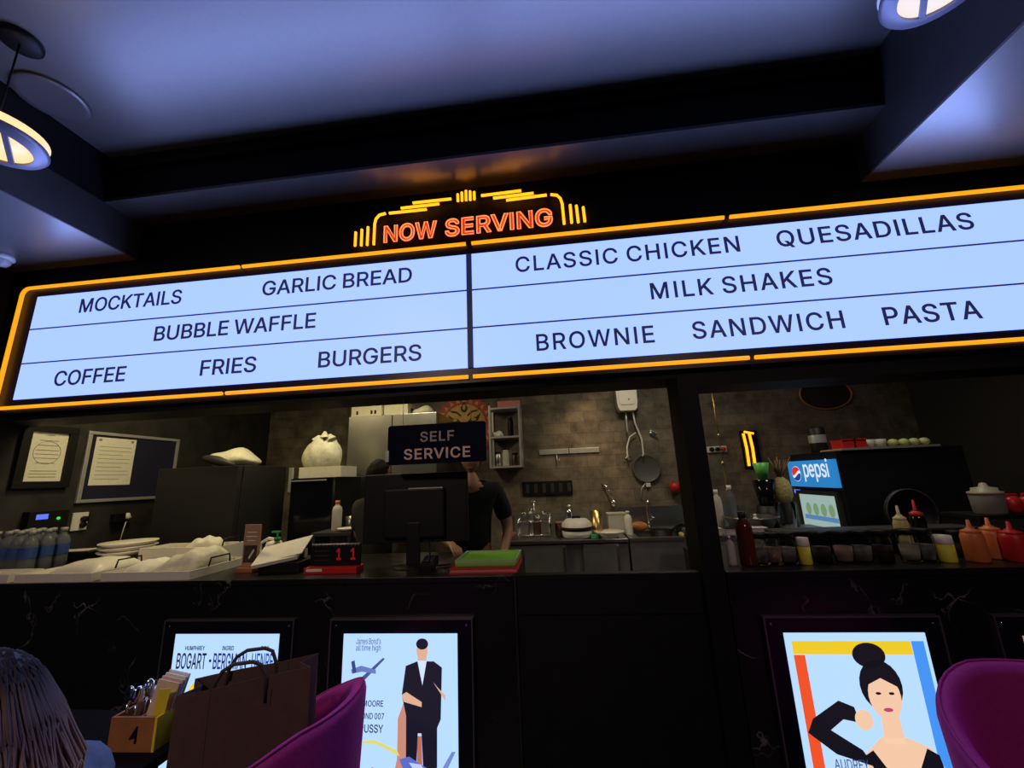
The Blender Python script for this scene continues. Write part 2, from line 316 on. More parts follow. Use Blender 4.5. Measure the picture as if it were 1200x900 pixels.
# ------------------------------------------------------------------ text helper
# plain sans-serif letter shapes: advance width, then outlines as flat x,y lists (capital height = 200)
GLYPHS = {"'":(81,[[30.5,125,27.5,200,53.5,200,50.5,125]]),
'0':(178,[[89,-2.5,75,-1.5,62.5,2.5,51,9.5,41.5,19,33.5,30.5,27,44.5,22.5,61,19.5,79.5,19,100,19.5,120.5,22.5,139,27,155,33.5,169.5,41.5,181,51.5,190.5,62.5,197.5,75,201.5,89,202.5,103,201.5,116,197.5,127,190.5,136.5,181,144.5,169.5,151,155,155.5,139,158.5,120.5,159.5,100,158.5,79.5,155.5,61,151,44.5,144.5,30.5,137,19,127,9.5,116,2.5,103.5,-1.5],[89,19.5,98.5,20.5,106.5,23.5,114,29,120.5,36.5,125.5,45.5,130,56.5,133,69.5,134.5,84,135,100,134.5,116,133,130.5,130,143.5,125.5,154.5,120.5,163.5,114,171,106.5,176.5,98.5,179.5,89,180.5,80,179.5,71.5,176.5,64,171,58,163.5,52.5,154.5,48.5,143.5,45.5,130.5,43.5,116,43,100,43.5,84,45.5,69.5,48.5,56.5,52.5,45.5,58,36.5,64,29,71.5,23.5,80,20.5]]),
'1':(178,[[30,0,30,21.5,153.5,21.5,153.5,0],[108.5,200,108.5,0,83.5,0,83.5,176,34,140.5,34,168,78,200]]),
'7':(178,[[38,0,127,176,24.5,177.5,24.5,200,153.5,200,153.5,176.5,65,0]]),
'A':(188,[[7,0,79,200,109,200,181,0,153.5,0,135,55,53,55,34.5,0],[61.5,77,126.5,77,94,172]]),
'B':(179,[[23.5,0,23.5,200,95,200,108,199,119.5,197,129.5,193,137.5,187.5,144.5,181,149.5,174,153.5,165.5,156,156.5,156.5,147,156,139,154.5,132,152,126,148.5,120.5,144.5,116,140,112.5,135,109.5,129.5,107,124,105,130,102,136.5,100,143,96.5,148.5,92,154,86.5,158,80,161.5,72,163.5,63.5,164.5,53.5,163.5,44,161,34.5,157.5,26,152,18.5,144.5,12.5,135.5,7,124.5,3,111.5,1,97,0],[49,22.5,96,22.5,110.5,23.5,121.5,26.5,129.5,31.5,135.5,38,138.5,45,139.5,53.5,139,60.5,137.5,66.5,134.5,72.5,131,77.5,126,82,120,85.5,113.5,88.5,106,90,97.5,90.5,49,90.5],[49,112,93.5,112,100.5,112.5,107,114,113.5,116.5,118.5,119.5,123.5,123.5,127,128.5,130,133.5,131.5,139.5,132,146.5,131,154.5,128,162,123,168.5,115.5,173.5,106,176.5,94.5,177.5,49,177.5]]),
'C':(201,[[105,-2.5,88.5,-1.5,73,3,59,10,46.5,19.5,36,31,27.5,45.5,21,61.5,17,80,16,100,17,120,21,138.5,27.5,154.5,36,168.5,46.5,180.5,59,190,73,197,88.5,201.5,105,202.5,115,202,124.5,200.5,134,198.5,142.5,195,150.5,190.5,158,185,165,179,171,172,176,164.5,180.5,156,183.5,147,186,137,160.5,137,158.5,143.5,156,149.5,153,155,149.5,160,145,164.5,140.5,168.5,135.5,171.5,130,174.5,124,176.5,118,178,111.5,179,105,179,93.5,178,82.5,175,72,170,63,163,55.5,154,49,143,44.5,130.5,41.5,116,40.5,100,41.5,84,44.5,69.5,49,57,55.5,46,63,37,72.5,30,82.5,25,93.5,22,105,21,111.5,21,118,22,124,23.5,130,25.5,135.5,28.5,140.5,31.5,145,35.5,149.5,40,153,45,156,50.5,158.5,56.5,160.5,63,186,63,183.5,53,180.5,44,176,35.5,171,28,165,21,158,15,150.5,9.5,142.5,5.5,134,2,124.5,-0.5,115,-2]]),
'D':(197,[[23.5,0,23.5,200,88.5,200,107,198.5,124,194.5,138.5,188,151.5,179,162,167.5,170.5,154,176.5,138,180,120,181.5,100.5,180,80.5,176.5,62.5,170.5,46.5,162,33,151,21.5,138,12,122.5,5.5,105.5,1.5,86,0],[49,22.5,84.5,22.5,100,23.5,113.5,26.5,125,31.5,135,39,143,48,149,58.5,153.5,71,156,85,157,100.5,156,115.5,153.5,129.5,149,141.5,143,152.5,135,161.5,125.5,168.5,114.5,173.5,101.5,176.5,87,177.5,49,177.5]]),
'E':(165,[[23.5,0,23.5,200,146.5,200,146.5,177.5,49,177.5,49,112.5,139.5,112.5,139.5,90,49,90,49,22.5,147.5,22.5,147.5,0]]),
'F':(161,[[23.5,0,23.5,200,145,200,145,177.5,49,177.5,49,109.5,136,109.5,136,87,49,87,49,0]]),
'G':(205,[[105.5,-2.5,88.5,-1.5,73,3,58.5,10,46,19.5,35.5,31.5,27,45.5,21,61.5,17,80,16,100,17,120,21,138.5,27,154.5,35.5,168.5,46,180.5,58.5,190,72.5,197,87.5,201.5,104,202.5,114.5,202,124.5,200.5,134,198,142.5,194.5,151,190,158.5,184.5,165.5,178.5,171.5,171.5,176.5,163.5,181,155.5,184,146.5,186.5,137,160.5,137,158,143.5,155.5,149,152,154.5,148.5,159.5,144.5,164,140,168,135,171.5,124,176.5,118,178,111.5,179,104.5,179,93,178,82,175,72,170,63,163,55.5,154,49,143,44.5,130.5,41.5,116,40.5,100,41.5,84,44.5,69.5,49,57,55.5,46,63.5,37,72.5,30,82.5,25,93.5,22,105.5,21,116.5,21.5,126.5,24,135.5,28,143.5,33.5,150.5,40.5,156,48.5,160,58,162.5,68,163,79.5,170.5,78.5,111,78.5,111,100.5,188,100.5,188,78.5,186.5,63,183,48.5,177,35.5,169.5,24.5,159.5,15,148,7.5,135,2,121,-1.5]]),
'H':(203,[[23.5,0,23.5,200,49,200,49,113.5,154,113.5,154,200,179.5,200,179.5,0,154,0,154,91,49,91,49,0]]),
'I':(73,[[23.5,0,23.5,200,49,200,49,0]]),
'J':(156,[[73,-2.5,56,-1,42,4,29.5,13,20.5,24.5,15,39.5,13,57,13,68,38.5,68,38.5,57,39.5,46,42.5,36.5,48,29,54.5,24,63,20.5,73,19.5,82.5,20.5,90.5,24,97.5,29,102.5,36.5,106,46,107,57,107,200,132,200,132,57,130.5,39.5,125,24.5,115.5,13,103.5,4,89,-1]]),
'K':(183,[[23.5,0,23.5,200,49,200,49,95,54.5,102.5,68.5,119.5,83,135.5,143,200,176,200,97,115,176.5,0,146.5,0,78,95,49,65,49,0]]),
'L':(154,[[23.5,0,23.5,200,49,200,49,22.5,142,22.5,142,0]]),
'M':(247,[[23.5,0,23.5,200,58,200,119.5,45,181,200,215,200,215,0,190.5,0,190.5,150,130,0,109,0,48,150,48,0]]),
'N':(206,[[23.5,0,23.5,200,53.5,200,157,40,157,200,182,200,182,0,152,0,49,160,49,0]]),
'O':(210,[[105,-2.5,88.5,-1.5,73,3,59,10,46.5,19.5,36,31,27.5,45.5,21,61.5,17,80,16,100,17,120,21,138.5,27.5,154.5,36,168.5,46.5,180.5,59,190,73,197,88.5,201.5,105,202.5,121.5,201.5,137,197,151,190,163,180.5,173.5,168.5,182.5,154.5,188.5,138.5,192.5,120,194,100,192.5,80,188.5,61.5,182.5,45.5,173.5,31,163,19.5,151,10,137,3,121.5,-1.5],[105,21,116.5,22,127.5,25,137.5,30,146.5,37,154,46,160.5,56.5,165.5,69.5,168,83.5,169,100,168,116,165.5,130.5,160.5,143.5,154,154,146.5,163,137.5,170,127.5,175,116.5,178,105,179,93.5,178,82.5,175,72.5,170,63.5,163,55.5,154,49.5,143,44.5,130.5,41.5,116,40.5,100,41.5,83.5,44.5,69.5,49.5,56.5,55.5,46,63.5,37,72.5,30,82.5,25,93.5,22]]),
'P':(175,[[23.5,0,23.5,200,92.5,200,107,199,119.5,196.5,130.5,191.5,140,185.5,147.5,178,153,169,157.5,159,160,148,160.5,136.5,160,125,157.5,114.5,153,104.5,147.5,95.5,140,88,130.5,81.5,119.5,77,107,74,92.5,73,49,73,49,0],[49,95.5,91.5,95.5,101,96,109.5,97.5,117,100.5,122.5,104.5,127.5,109.5,131,115.5,133.5,122,135,129,135.5,136.5,135,144.5,133.5,151.5,131,158,127.5,163.5,122.5,168.5,116.5,172.5,109.5,175.5,101,177,91.5,177.5,49,177.5]]),
'Q':(210,[[96.5,62.5,123,62.5,145,33.5,151,25.5,184,-19,157.5,-19,136,10.5,130,18],[105,-2.5,88.5,-1.5,73,3,59,10,46.5,19.5,36,31,27.5,45.5,21,61.5,17,80,16,100,17,120,21,138.5,27.5,154.5,36,168.5,46.5,180.5,59,190,73,197,88.5,201.5,105,202.5,121.5,201.5,137,197,151,190,163,180.5,173.5,168.5,182.5,154.5,188.5,138.5,192.5,120,194,100,192.5,80,188.5,61.5,182.5,45.5,173.5,31,163,19.5,151,10,137,3,121.5,-1.5],[105,21,116.5,22,127.5,25,137.5,30,146.5,37,154,46,160.5,56.5,165.5,69.5,168,83.5,169,100,168,116,165.5,130.5,160.5,143.5,154,154,146.5,163,137.5,170,127.5,175,116.5,178,105,179,93.5,178,82.5,175,72.5,170,63.5,163,55.5,154,49.5,143,44.5,130.5,41.5,116,40.5,100,41.5,83.5,44.5,69.5,49.5,56.5,55.5,46,63.5,37,72.5,30,82.5,25,93.5,22]]),
'R':(177,[[23.5,0,23.5,200,93,200,107.5,199,120,196.5,131,192,140,186,147.5,179,153.5,170.5,157.5,160.5,160,150,161,138.5,160,127,157.5,116.5,153.5,106.5,147.5,98.5,140,91,131,85.5,122,82,168,0,139,0,97,77.7,49,77.5,49,0],[49,100.5,92,100.5,101.5,101,110,102.5,117,105,123,108.5,127.5,113,131,118,133.5,124,135,131,135.5,138.5,135,146,133.5,153,131,159,127.5,164.5,123,169,117,173,110,175.5,101.5,177,91.5,177.5,49,177.5]]),
'S':(176,[[88,-3.5,74,-2.5,61.5,-0.5,50,3.5,40,9,32,15.5,25,23.5,20,32.5,16.5,42.5,15,53.5,41,53.5,42.5,46.5,45,40,48.5,34.5,53.5,30,59,26,65.5,23,72.5,21,80,19.5,88,19.5,96.5,20,105,21.5,112.5,23.5,119,27,125,31,129.5,36,133,42,135,48,136,55,135,60.5,133.5,66,130.5,70.5,126.5,74,122,77.5,116.5,80.5,103.5,85.5,72,94,57,99.5,44,106,34,113.5,26.5,123,22,134,20.5,146.5,21.5,157,24.5,167,29.5,176,36,184,44.5,190.5,54,195.5,65,199.5,76.5,202,89.5,202.5,102,202,113.5,199.5,124.5,195.5,133.5,190.5,141.5,184,148.5,176.5,153,168,156.5,158.5,157.5,148.5,132.5,148.5,130.5,158,126,165.5,119,172,110,176.5,100,179.5,88.5,180.5,80,180,72.5,178.5,66,176,59.5,173,54.5,169,50.5,164.5,47.5,159.5,46,153.5,45,147.5,46,141.5,48,136,51.5,131,56,127,61,124,66.5,121,72.5,119,78,117,104,110,122.5,103.5,129,101,135,97.5,141,93.5,146.5,89,151,83.5,155,77.5,158,71,160,63,160.5,54.5,159.5,44,156.5,34,152,25,145.5,17,137,10,127,4,115.5,0,102.5,-2.5]]),
'T':(176,[[12.5,177.5,12.5,200,164,200,164,177.5,101,177.5,101,0,75.5,0,75.5,177.5]]),
'U':(203,[[101.5,-3,86.5,-2,73,1,60.5,6,49.5,13,40.5,21.5,33.5,31.5,28,42.5,24.5,55,23.5,68,23.5,200,49,200,49,70,49.5,61,51.5,52.5,55.5,44.5,60,37.5,66.5,31.5,73.5,26.5,82,23,91.5,21,101.5,20.5,112,21,121.5,23,130,26.5,137,31.5,143,37.5,148,44.5,151.5,52.5,153.5,61,154.5,70,154.5,200,179.5,200,179.5,68,178.5,55,175.5,42.5,170,31.5,163,21.5,153.5,13,143,6,130.5,1,117,-2]]),
'V':(189,[[80,0,6.5,200,33,200,75.5,81,84.5,54,97.5,12,92,12,105,54.5,114,81,155,200,182,200,109.5,0]]),
'W':(270,[[61,0,6.5,200,32.5,200,76,32,120.5,200,149.5,200,193.5,32,237,200,263,200,208.5,0,179,0,135,165,90.5,0]]),
'X':(186,[[7,0,85.5,112,85.5,93,11.5,200,41,200,70,157.5,80,142,88,129.5,95.5,115,91.5,115,99,129,107,142,117.5,157.5,147,200,175.5,200,101.5,94,101.5,113,179,0,150,0,115,51,105.5,65,98,77,90.5,91,96,91,88.5,77,81,65,71.5,51,36,0]]),
'Y':(186,[[80,0,80,82,6.5,200,36,200,75.5,135.5,87.5,115,91,108,94.5,99.5,98,90.5,88,90.5,91.5,100,95,108,98.5,115,110,135.5,150,200,179,200,105.5,82,105.5,0]]),
'a':(153,[[63,-3.5,53.5,-3,45,-1,37,2,30,6,24,11,18.5,17.5,15,25,12.5,33,12,42.5,12.5,50.5,14,57.5,17,63.5,20.5,68,25,72.5,30.5,76,42.5,81,49.5,83,70,86.5,92,89,97,90,101,91,104.5,92.5,106.5,94,108,97,108.5,100,108,107,107,112,105,116.5,102,120.5,98.5,124,94.5,126.5,89,128.5,83.5,129.5,77,130,70,129.5,64,128.5,58.5,126.5,54,124.5,49.5,121.5,46,118.5,41,111.5,39.5,107.5,16,114.5,20,123,25,130,31,136,37.5,141,44.5,144.5,52.5,147.5,60,149.5,68,150.5,76,151,82,151,87.5,150,94,149,100.5,147.5,106.5,145,112.5,141.5,118,137.5,122.5,132.5,126.5,126,130,118.5,131.5,109.5,132.5,99,132.5,0,108.5,0,108.5,20.5,105,17,102.5,13.5,99,9.5,95,6,90,3,84.5,0.5,78,-1.5,71,-3],[67,18,75.5,18.5,83,20,89.5,23,95,27,100,31.5,103.5,36.5,106,42.5,108,48,108.5,54,108.5,74.5,105,72.5,102,71.5,91,69,78.5,67.5,69,66,58,64,53,62.5,48,60.5,44,58,40.5,55,38,51,36.5,46.5,36,41,36.5,36.5,38,32,40,28.5,43,25,46.5,22.5,51,20.5,56,19,61,18]]),
'd':(167,[[77,-3,65,-2,54,1,44,6.5,35,13.5,27.5,22.5,21.5,33,17,45.5,14.5,59,13.5,74,14.5,89,17,103,21.5,115,27.5,125.5,35,134.5,44,141.5,54,147,65,150,77,151,85.5,150.5,93,149,99.5,146.5,105,143.5,109.5,139.5,113,136,120.5,125.5,122,200,146,200,146,0,123,0,123,23,120.5,23,113,12.5,109,8.5,104.5,5,99,1.5,93,-1,85.5,-2.5],[80.5,18.5,89,19,96.5,21.5,103.5,25.5,109,31,114,37.5,117.5,45,120.5,54,122,64,122.5,74.5,122,85,120.5,94.5,118,103.5,114,111,109.5,117.5,103.5,122.5,97,126.5,89,129,80.5,129.5,71.5,129,63.5,126.5,57,122.5,51,117,46.5,110.5,42.5,102.5,40,94,38.5,84.5,38,74.5,38.5,64,40,54.5,42.5,46,46.5,38,51,31.5,57,26,64,21.5,71.5,19]]),
'e':(159,[[142,66,39,66,38.4,67.0,40.7,55.1,44.8,44.3,50.7,35.0,58.0,27.7,66.3,22.9,75.2,20.6,84.3,21.2,93.0,24.4,100.9,30.3,107.7,38.4,125.9,23.0,114.8,11.2,101.6,2.9,87.3,-1.7,72.4,-2.2,57.8,1.4,44.3,8.8,32.6,19.8,23.3,33.7,16.9,49.7,13.8,67.1,14.1,84.9,17.8,102.1,24.7,117.8,34.4,131.3,46.5,141.7,60.2,148.5,74.9,151.4,89.8,150.2,104.0,145.0,116.8,136.0,127.6,123.7,135.7,108.9,140.8,92.1,142.5,74.5],[39,87,117,87,112.9,100.8,106.6,112.3,98.2,121.1,88.5,126.6,78.0,128.5,67.5,126.6,57.8,121.1,49.4,112.3,43.1,100.8]]),
'g':(167,[[81.5,-59,71,-58.5,61,-57.5,52.5,-55,45,-51.5,38,-48,32.5,-43.5,27.5,-38.5,23,-33,20,-27,40,-16,48,-26,51.5,-29,55.5,-32,60.5,-34.5,66.5,-36.5,73.5,-38,81.5,-38.5,92.5,-37.5,102.5,-34.5,111,-29.5,117.5,-22.5,121,-13.5,122.5,-2.5,122.5,27,112.5,16.5,109,12.5,104.5,9,99,6,93,4,85.5,2.5,76.5,2,65,3,54.5,5.5,44.5,10.5,35.5,17,28,25.5,21.5,35.5,17,47,14.5,60.5,13.5,75,14.5,90,17,103.5,21.5,115.5,28,126,35.5,134.5,44,141.5,54,147,65,150,77,151,86,150.5,93.5,149,99.5,146.5,105,143.5,109.5,140,113.5,136,121,125.5,123,149,146.5,149,146.5,-3.5,145.5,-15.5,142.5,-26.5,137.5,-35.5,131,-43,123.5,-49,114,-53.5,104,-56.5,93,-58.5],[80.5,23,89,24,97,26,103.5,29.5,109.5,34.5,114,40.5,118,47.5,120.5,56,122.5,65.5,123,75.5,122.5,86,120.5,95.5,118,104,114.5,111,109.5,117.5,104,123,97,126.5,89.5,129,80.5,129.5,71.5,129,64,126.5,57,122.5,51,117,46.5,110.5,42.5,103,40,94.5,38.5,85.5,38,75.5,38.5,65.5,40,56.5,43,48,46.5,41,51.5,35,57,30,64,26,72,24]]),
'h':(161,[[44.5,89,44.5,0,20.5,0,20.5,200,44.5,200,44.5,113,40.5,113,45.5,125.5,52,135,60,142.5,68.5,147,78.5,150,89.5,151,99,150.5,108,148.5,116,145,123,140,129,134,134,126,137.5,117,139.5,106.5,140.5,94.5,140.5,0,116.5,0,116.5,92.5,115.5,103.5,112.5,112.5,107.5,119.5,100.5,125,92.5,128.5,82.5,129.5,75.5,129,69,127.5,63,125,58,121,53.5,116.5,49.5,111,47,104.5,45,97.5]]),
'i':(66,[[20.5,0,20.5,149,44.5,149,44.5,0],[33,174,28.5,174.5,24.5,176,21,178.5,18.5,182,17,186,16,190,17,194,18.5,198,21,201.5,24.5,204,28.5,205.5,33,206,37.5,205.5,41.5,204,45,201.5,47.5,198,49,194,49.5,190,49,186,47.5,182,45,178.5,41.5,176,37.5,174.5]]),
'l':(74,[[55,-1,44,0,35.5,3,29,8,24.5,14.5,21.5,23,20.5,33,20.5,200,44.5,200,44.5,39,45,32.5,46,28,47,24.5,49.5,22,53,21,57.5,20.5,63,20.5,66.5,21.5,71,1,63.5,-0.5]]),
'm':(240,[[20.5,0,20.5,149,44,149,44,116,44.5,123.5,48,130,52,136,57,141,62,145,67.5,148,73.5,150,80,151.5,86,152,96.5,150.5,105.5,147.5,113,142,119,134.5,123.5,126,126,116,123,116,125,123,128.5,129,132.5,135,137.5,140,143.5,144,149.5,147.5,156.5,150,164,151.5,171.5,152,180,151,188,149.5,195.5,146,202,142,208,136,212.5,129,216,121,218,111,219,100.5,219,0,195,0,195,99.5,194,109.5,191,117.5,186,123,179.5,127,172.5,129,164.5,130,158,129.5,152.5,128,147,125.5,142.5,122.5,139,118.5,136,114,133.5,109,132.5,103.5,132,97,132,0,108,0,108,102,107,110,104,116.5,99.5,122.5,93.5,126.5,86.5,129,78.5,130,72.5,129.5,67,128,62,126,57,122.5,53,118.5,49.5,113.5,47,108,45,101,44.5,93.5,44.5,0]]),
'n':(161,[[44.5,89,44.5,0,20.5,0,20.5,149,44,149,44,113,40.5,113,45.5,125.5,52,135,60,142.5,68.5,147,78.5,150,89.5,151,99,150.5,108,148.5,116,145,123,140,129,134,134,126,137.5,117,139.5,106.5,140.5,94.5,140.5,0,116.5,0,116.5,92.5,115.5,103.5,112.5,112.5,107.5,119.5,100.5,125,92.5,128.5,82.5,129.5,75.5,129,69,127.5,63,125,58,121,53.5,116.5,49.5,111,47,104.5,45,97.5]]),
'o':(163,[[81.5,-3,68.5,-2,56.5,1,46,6.5,36.5,13.5,28.5,22.5,22,33.5,17,45.5,14.5,59,13.5,73.5,14.5,88.5,17,102,22,114.5,28.5,125,36.5,134,46,141.5,56.5,147,68.5,150,81.5,151,94.5,150,106.5,147,117.5,141.5,127,134,135,125,141.5,114.5,146,102,149,88.5,150,73.5,149,59,146,45.5,141.5,33.5,135,22.5,127,13.5,117.5,6.5,106.5,1,94.5,-2],[81.5,18.5,91,19,99,21.5,106,26,112,31.5,117,38.5,120.5,46,123.5,55,125,64,125.5,73.5,125,83.5,123.5,92.5,120.5,101.5,117,109.5,112,116,106,122,99,126,91,129,81.5,129.5,72,129,64,126,57,122,51,116,46.5,109.5,42.5,101.5,40,93,38.5,83.5,38,73.5,38.5,64,40,55,42.5,46,46.5,38.5,51,31.5,57,26,64,21.5,72,19]]),
'p':(167,[[20.5,-56,20.5,149,44,149,44,125.5,46.5,125.5,54,136,57.5,139.5,62,143.5,67.5,146.5,73.5,149,81.5,150.5,90,151,102,150,113,147,123,141.5,132,134.5,139.5,125.5,145.5,115,150,103,152.5,89,153.5,74,152.5,59,150,45.5,145.5,33,139.5,22.5,132,13.5,123,6.5,113,1,102,-2,90,-3,81.5,-2.5,74,-1,68,1.5,62.5,5,58,8.5,54,12.5,46.5,23,44.5,-56],[86.5,18.5,95.5,19,103,21.5,110,26,115.5,31.5,120.5,38,124,46,127,54.5,128.5,64,129,74.5,128.5,84.5,127,94,124,102.5,120.5,110.5,116,117,110,122.5,103,126.5,95.5,129,86.5,129.5,78,129,70,126.5,63.5,122.5,57.5,117.5,53,111,49,103.5,46.5,94.5,45,85,44.5,74.5,45,64,46.5,54,49,45,53,37.5,58,31,63.5,25.5,70.5,21.5,78,19]]),
's':(143,[[71.5,-3,61.5,-2.5,52.5,-1,44,1.5,36.5,5,30,9.5,24.5,15,19.5,21.5,16,28.5,14,37,37,42,39.5,34.5,43.5,28.5,49,23.5,55.5,20.5,63,18.5,71.5,18,81,18.5,89,21,96,24.5,101.5,29,104.5,34.5,105.5,40.5,105,45.5,103,49.5,100,53.5,95.5,56.5,90,59,83.5,61,58.5,67,46.5,70.5,36,75.5,28.5,82,23,89,19.5,98,18.5,107.5,19,116,21.5,123.5,25.5,130.5,31,136.5,37.5,141.5,45,145.5,54,148.5,63.5,150.5,73.5,151,83.5,150.5,92,149,100,146.5,106.5,143,112.5,138.5,117.5,133.5,121.5,127.5,125,121,127.5,114,105.5,109,103,114.5,99.5,119.5,95.5,124,89.5,128,82.5,130,73.5,130.5,65.5,130,58,128,51.5,124.5,46.5,120,43.5,115,42.5,109,43.5,104,45.5,99.5,48.5,95.5,53.5,92.5,60,90,67.5,87.5,90,82.5,102.5,78.5,112.5,73.5,120.5,67.5,126,60,129,51.5,130,42,129.5,33.5,127,25.5,123,18.5,117,12,110.5,7,102,2.5,93,-0.5,82.5,-2.5]]),
't':(89,[[80,149,80,128.5,2.5,128.5,2.5,149],[25.5,185,49.5,185,49.5,38.5,50,32.5,51.5,27.5,53.5,24,56.5,21.5,61,20,67,19.5,73,20,79.5,21,84,0.5,75.5,-1,66,-1.5,54.5,-0.5,44.5,3,36,8.5,30,16,26.5,25.5,25.5,36.5]])}
def _area(p):
    n = len(p)//2; return sum(p[2*i]*p[2*((i+1) % n)+1]-p[2*((i+1) % n)]*p[2*i+1] for i in range(n))/2
def _bold(pl, d):
    n = len(pl)//2; P_ = [Vector((pl[2*i], pl[2*i+1])) for i in range(n)]; out = []
    for i in range(n):
        a = (P_[i]-P_[i-1]); b = (P_[(i+1) % n]-P_[i]); a.normalize(); b.normalize()
        na, nb = Vector((-a.y, a.x)), Vector((-b.y, b.x)); m = na+nb
        if m.length < 0.2: m = na
        m.normalize(); k = max(0.45, m.dot(na)); out.append(P_[i]+m*(d/k))
    return out
def contours(s, bold=0.0, spacing=1.0):
    """letter outlines in units of the capital height: a list of groups, the outer line first, then its holes"""
    x = 0.0; res = []
    for ch in s:
        if ch == ' ': x += 62*spacing; continue
        adv, polys = GLYPHS[ch]
        holes = [p for p in polys if _area(p) > 0]
        for out in (p for p in polys if _area(p) <= 0):
            grp = [out]
            for h in holes:
                if min(out[0::2]) <= min(h[0::2]) and max(out[0::2]) >= max(h[0::2]) and min(out[1::2]) <= min(h[1::2]) and max(out[1::2]) >= max(h[1::2]): grp.append(h)
            res.append([[((x+v.x)/200, v.y/200) for v in _bold(pl, bold*200)] for pl in grp])
        x += adv*spacing if spacing <= 1 else adv+(spacing-1)*180
    return res
def text_mesh(s, bold=0.0, extrude=0.0, spacing=1.0):
    bm = bmesh.new()
    for grp in contours(s, bold, spacing):
        b2 = bmesh.new()
        for pl in grp:
            vs = [b2.verts.new((x, y, -extrude)) for x, y in pl]
            for i in range(len(vs)): b2.edges.new((vs[i], vs[(i+1) % len(vs)]))
        r = bmesh.ops.triangle_fill(b2, use_beauty=True, use_dissolve=False, edges=b2.edges[:], normal=(0, 0, 1))
        if extrude:
            q = bmesh.ops.extrude_face_region(b2, geom=b2.faces[:])
            bmesh.ops.translate(b2, vec=(0, 0, 2*extrude), verts=[v for v in q['geom'] if isinstance(v, bmesh.types.BMVert)])
        tm = bpy.data.meshes.new('t'); b2.to_mesh(tm); b2.free(); bm.from_mesh(tm); bpy.data.meshes.remove(tm)
    me = bpy.data.meshes.new('lettering'); bm.to_mesh(me); bm.free()
    return me
def text_part(name, s, x0, x1, z0, h, Y, m, parent, bold=0.02, depth=0.001, spacing=1.0, org=(0, 0, 0), shear=0.0, tube=0.0):
    """letters standing on a vertical plane facing -Y: from x0 to x1, baseline z0, capital height h"""
    cs = contours(s, bold, spacing); xs = [x for g in cs for x, y in g[0]]
    sx = (x1-x0)/(max(xs)-min(xs)); mb = MB()
    if tube:
        for g in cs:
            for pl in g: mb.tube([(x0+(x-min(xs))*sx-org[0], Y-org[1], z0+y*h-org[2]) for x, y in pl], tube, 6, closed=True)
    else:
        mb.add_mesh(text_mesh(s, bold, 0.5, spacing), Matrix.Translation((x0-min(xs)*sx-org[0], Y-org[1], z0-org[2])) @ Matrix(((sx, 0, 0, 0), (0, 0, -depth, 0), (0, h, 0, 0), (0, 0, 0, 1))))
    return mb.build(name, m, parent)

# ================================================================== ROOM
XL, XR, YB, YF = -3.8, 4.0, 5.0, -3.0
ZC, ZS, ZB, ZH = EYE+2.17, EYE+1.85, EYE+1.585, 2.025      # recess ceiling, soffit, beams, header bottom
YW = 2.25                                                  # front of the header wall
RXL, RXR, RYF = -2.82, 1.847, 2.0                           # recess sides
struct(MB().b2((XL, YF, -0.1), (XR, YB, 0)).build('floor', M['floor']))
struct(MB().b2((XL-0.1, YF, -0.1), (XL, YB, 3.85)).build('wall_left', mat('left_wall_paint', (0.018, 0.0175, 0.016), 0.8, noise=0.5, nscale=7)))
struct(MB().b2((XR, YF, -0.1), (XR+0.1, YB, 3.85)).build('wall_right', M['darkgrey']))
struct(MB().b2((XL, YB, -0.1), (XR, YB+0.1, 3.85)).build('wall_back', M['brick']))
struct(MB().b2((XL, YF-0.1, -0.1), (XR, YF, 3.85)).build('wall_rear', M['darkgrey']))
struct(MB().b2((RXL, YF, ZC), (RXR, RYF, ZC+0.1)).build('ceiling', M['ceil']))
struct(MB().b2((XL, 2.5, 2.9), (XR, YB, 3.0)).build('ceiling', M['darkgrey']))
struct(MB().b2((RXL, RYF-0.012, ZS), (RXR, YW, ZS+0.02)).build('trim_1', M['soffit']))        # soffit over the menu board
mb = MB().b2((RXL, RYF, ZS+0.02), (RXR, YW, ZC+0.1)); mb.b2((RXL, RYF-0.03, ZC-0.09), (RXR, RYF, ZC)); struct(mb.build('trim_2', M['black']))
struct(MB().b2((XL, YF, ZB), (RXL-0.012, YW, ZB+0.012)).build('trim_3', M['beam']))          # underside of left beam
struct(MB().b2((XL, YF, ZB+0.012), (RXL-0.012, YW, ZC+0.1)).build('trim_4', M['beamside']))
struct(MB().b2((RXL-0.012, YF, ZB), (RXL, YW, ZS)).build('trim_5', M['beamside']))
struct(MB().b2((RXL-0.012, YF, ZS), (RXL, YW, ZC+0.1)).build('trim_6', M['black']))
struct(MB().b2((RXR, YF, ZB), (XR, YW, ZB+0.012)).build('trim_7', M['beam']))
struct(MB().b2((RXR, YF, ZB+0.012), (XR, YW, ZC+0.1)).build('trim_8', M['beamside']))
struct(MB().b2((XL, YW, ZH), (XR, 2.5, 3.85)).build('wall_front', M['black']))
struct(MB().b2((0.762, YW, ZH-0.05), (XR, 2.5, ZH)).build('trim_9', M['black']))
struct(MB().b2((0.66, YW-0.04, 0), (0.76, 2.42, ZH)).build('trim_10', M['black']))           # pillar

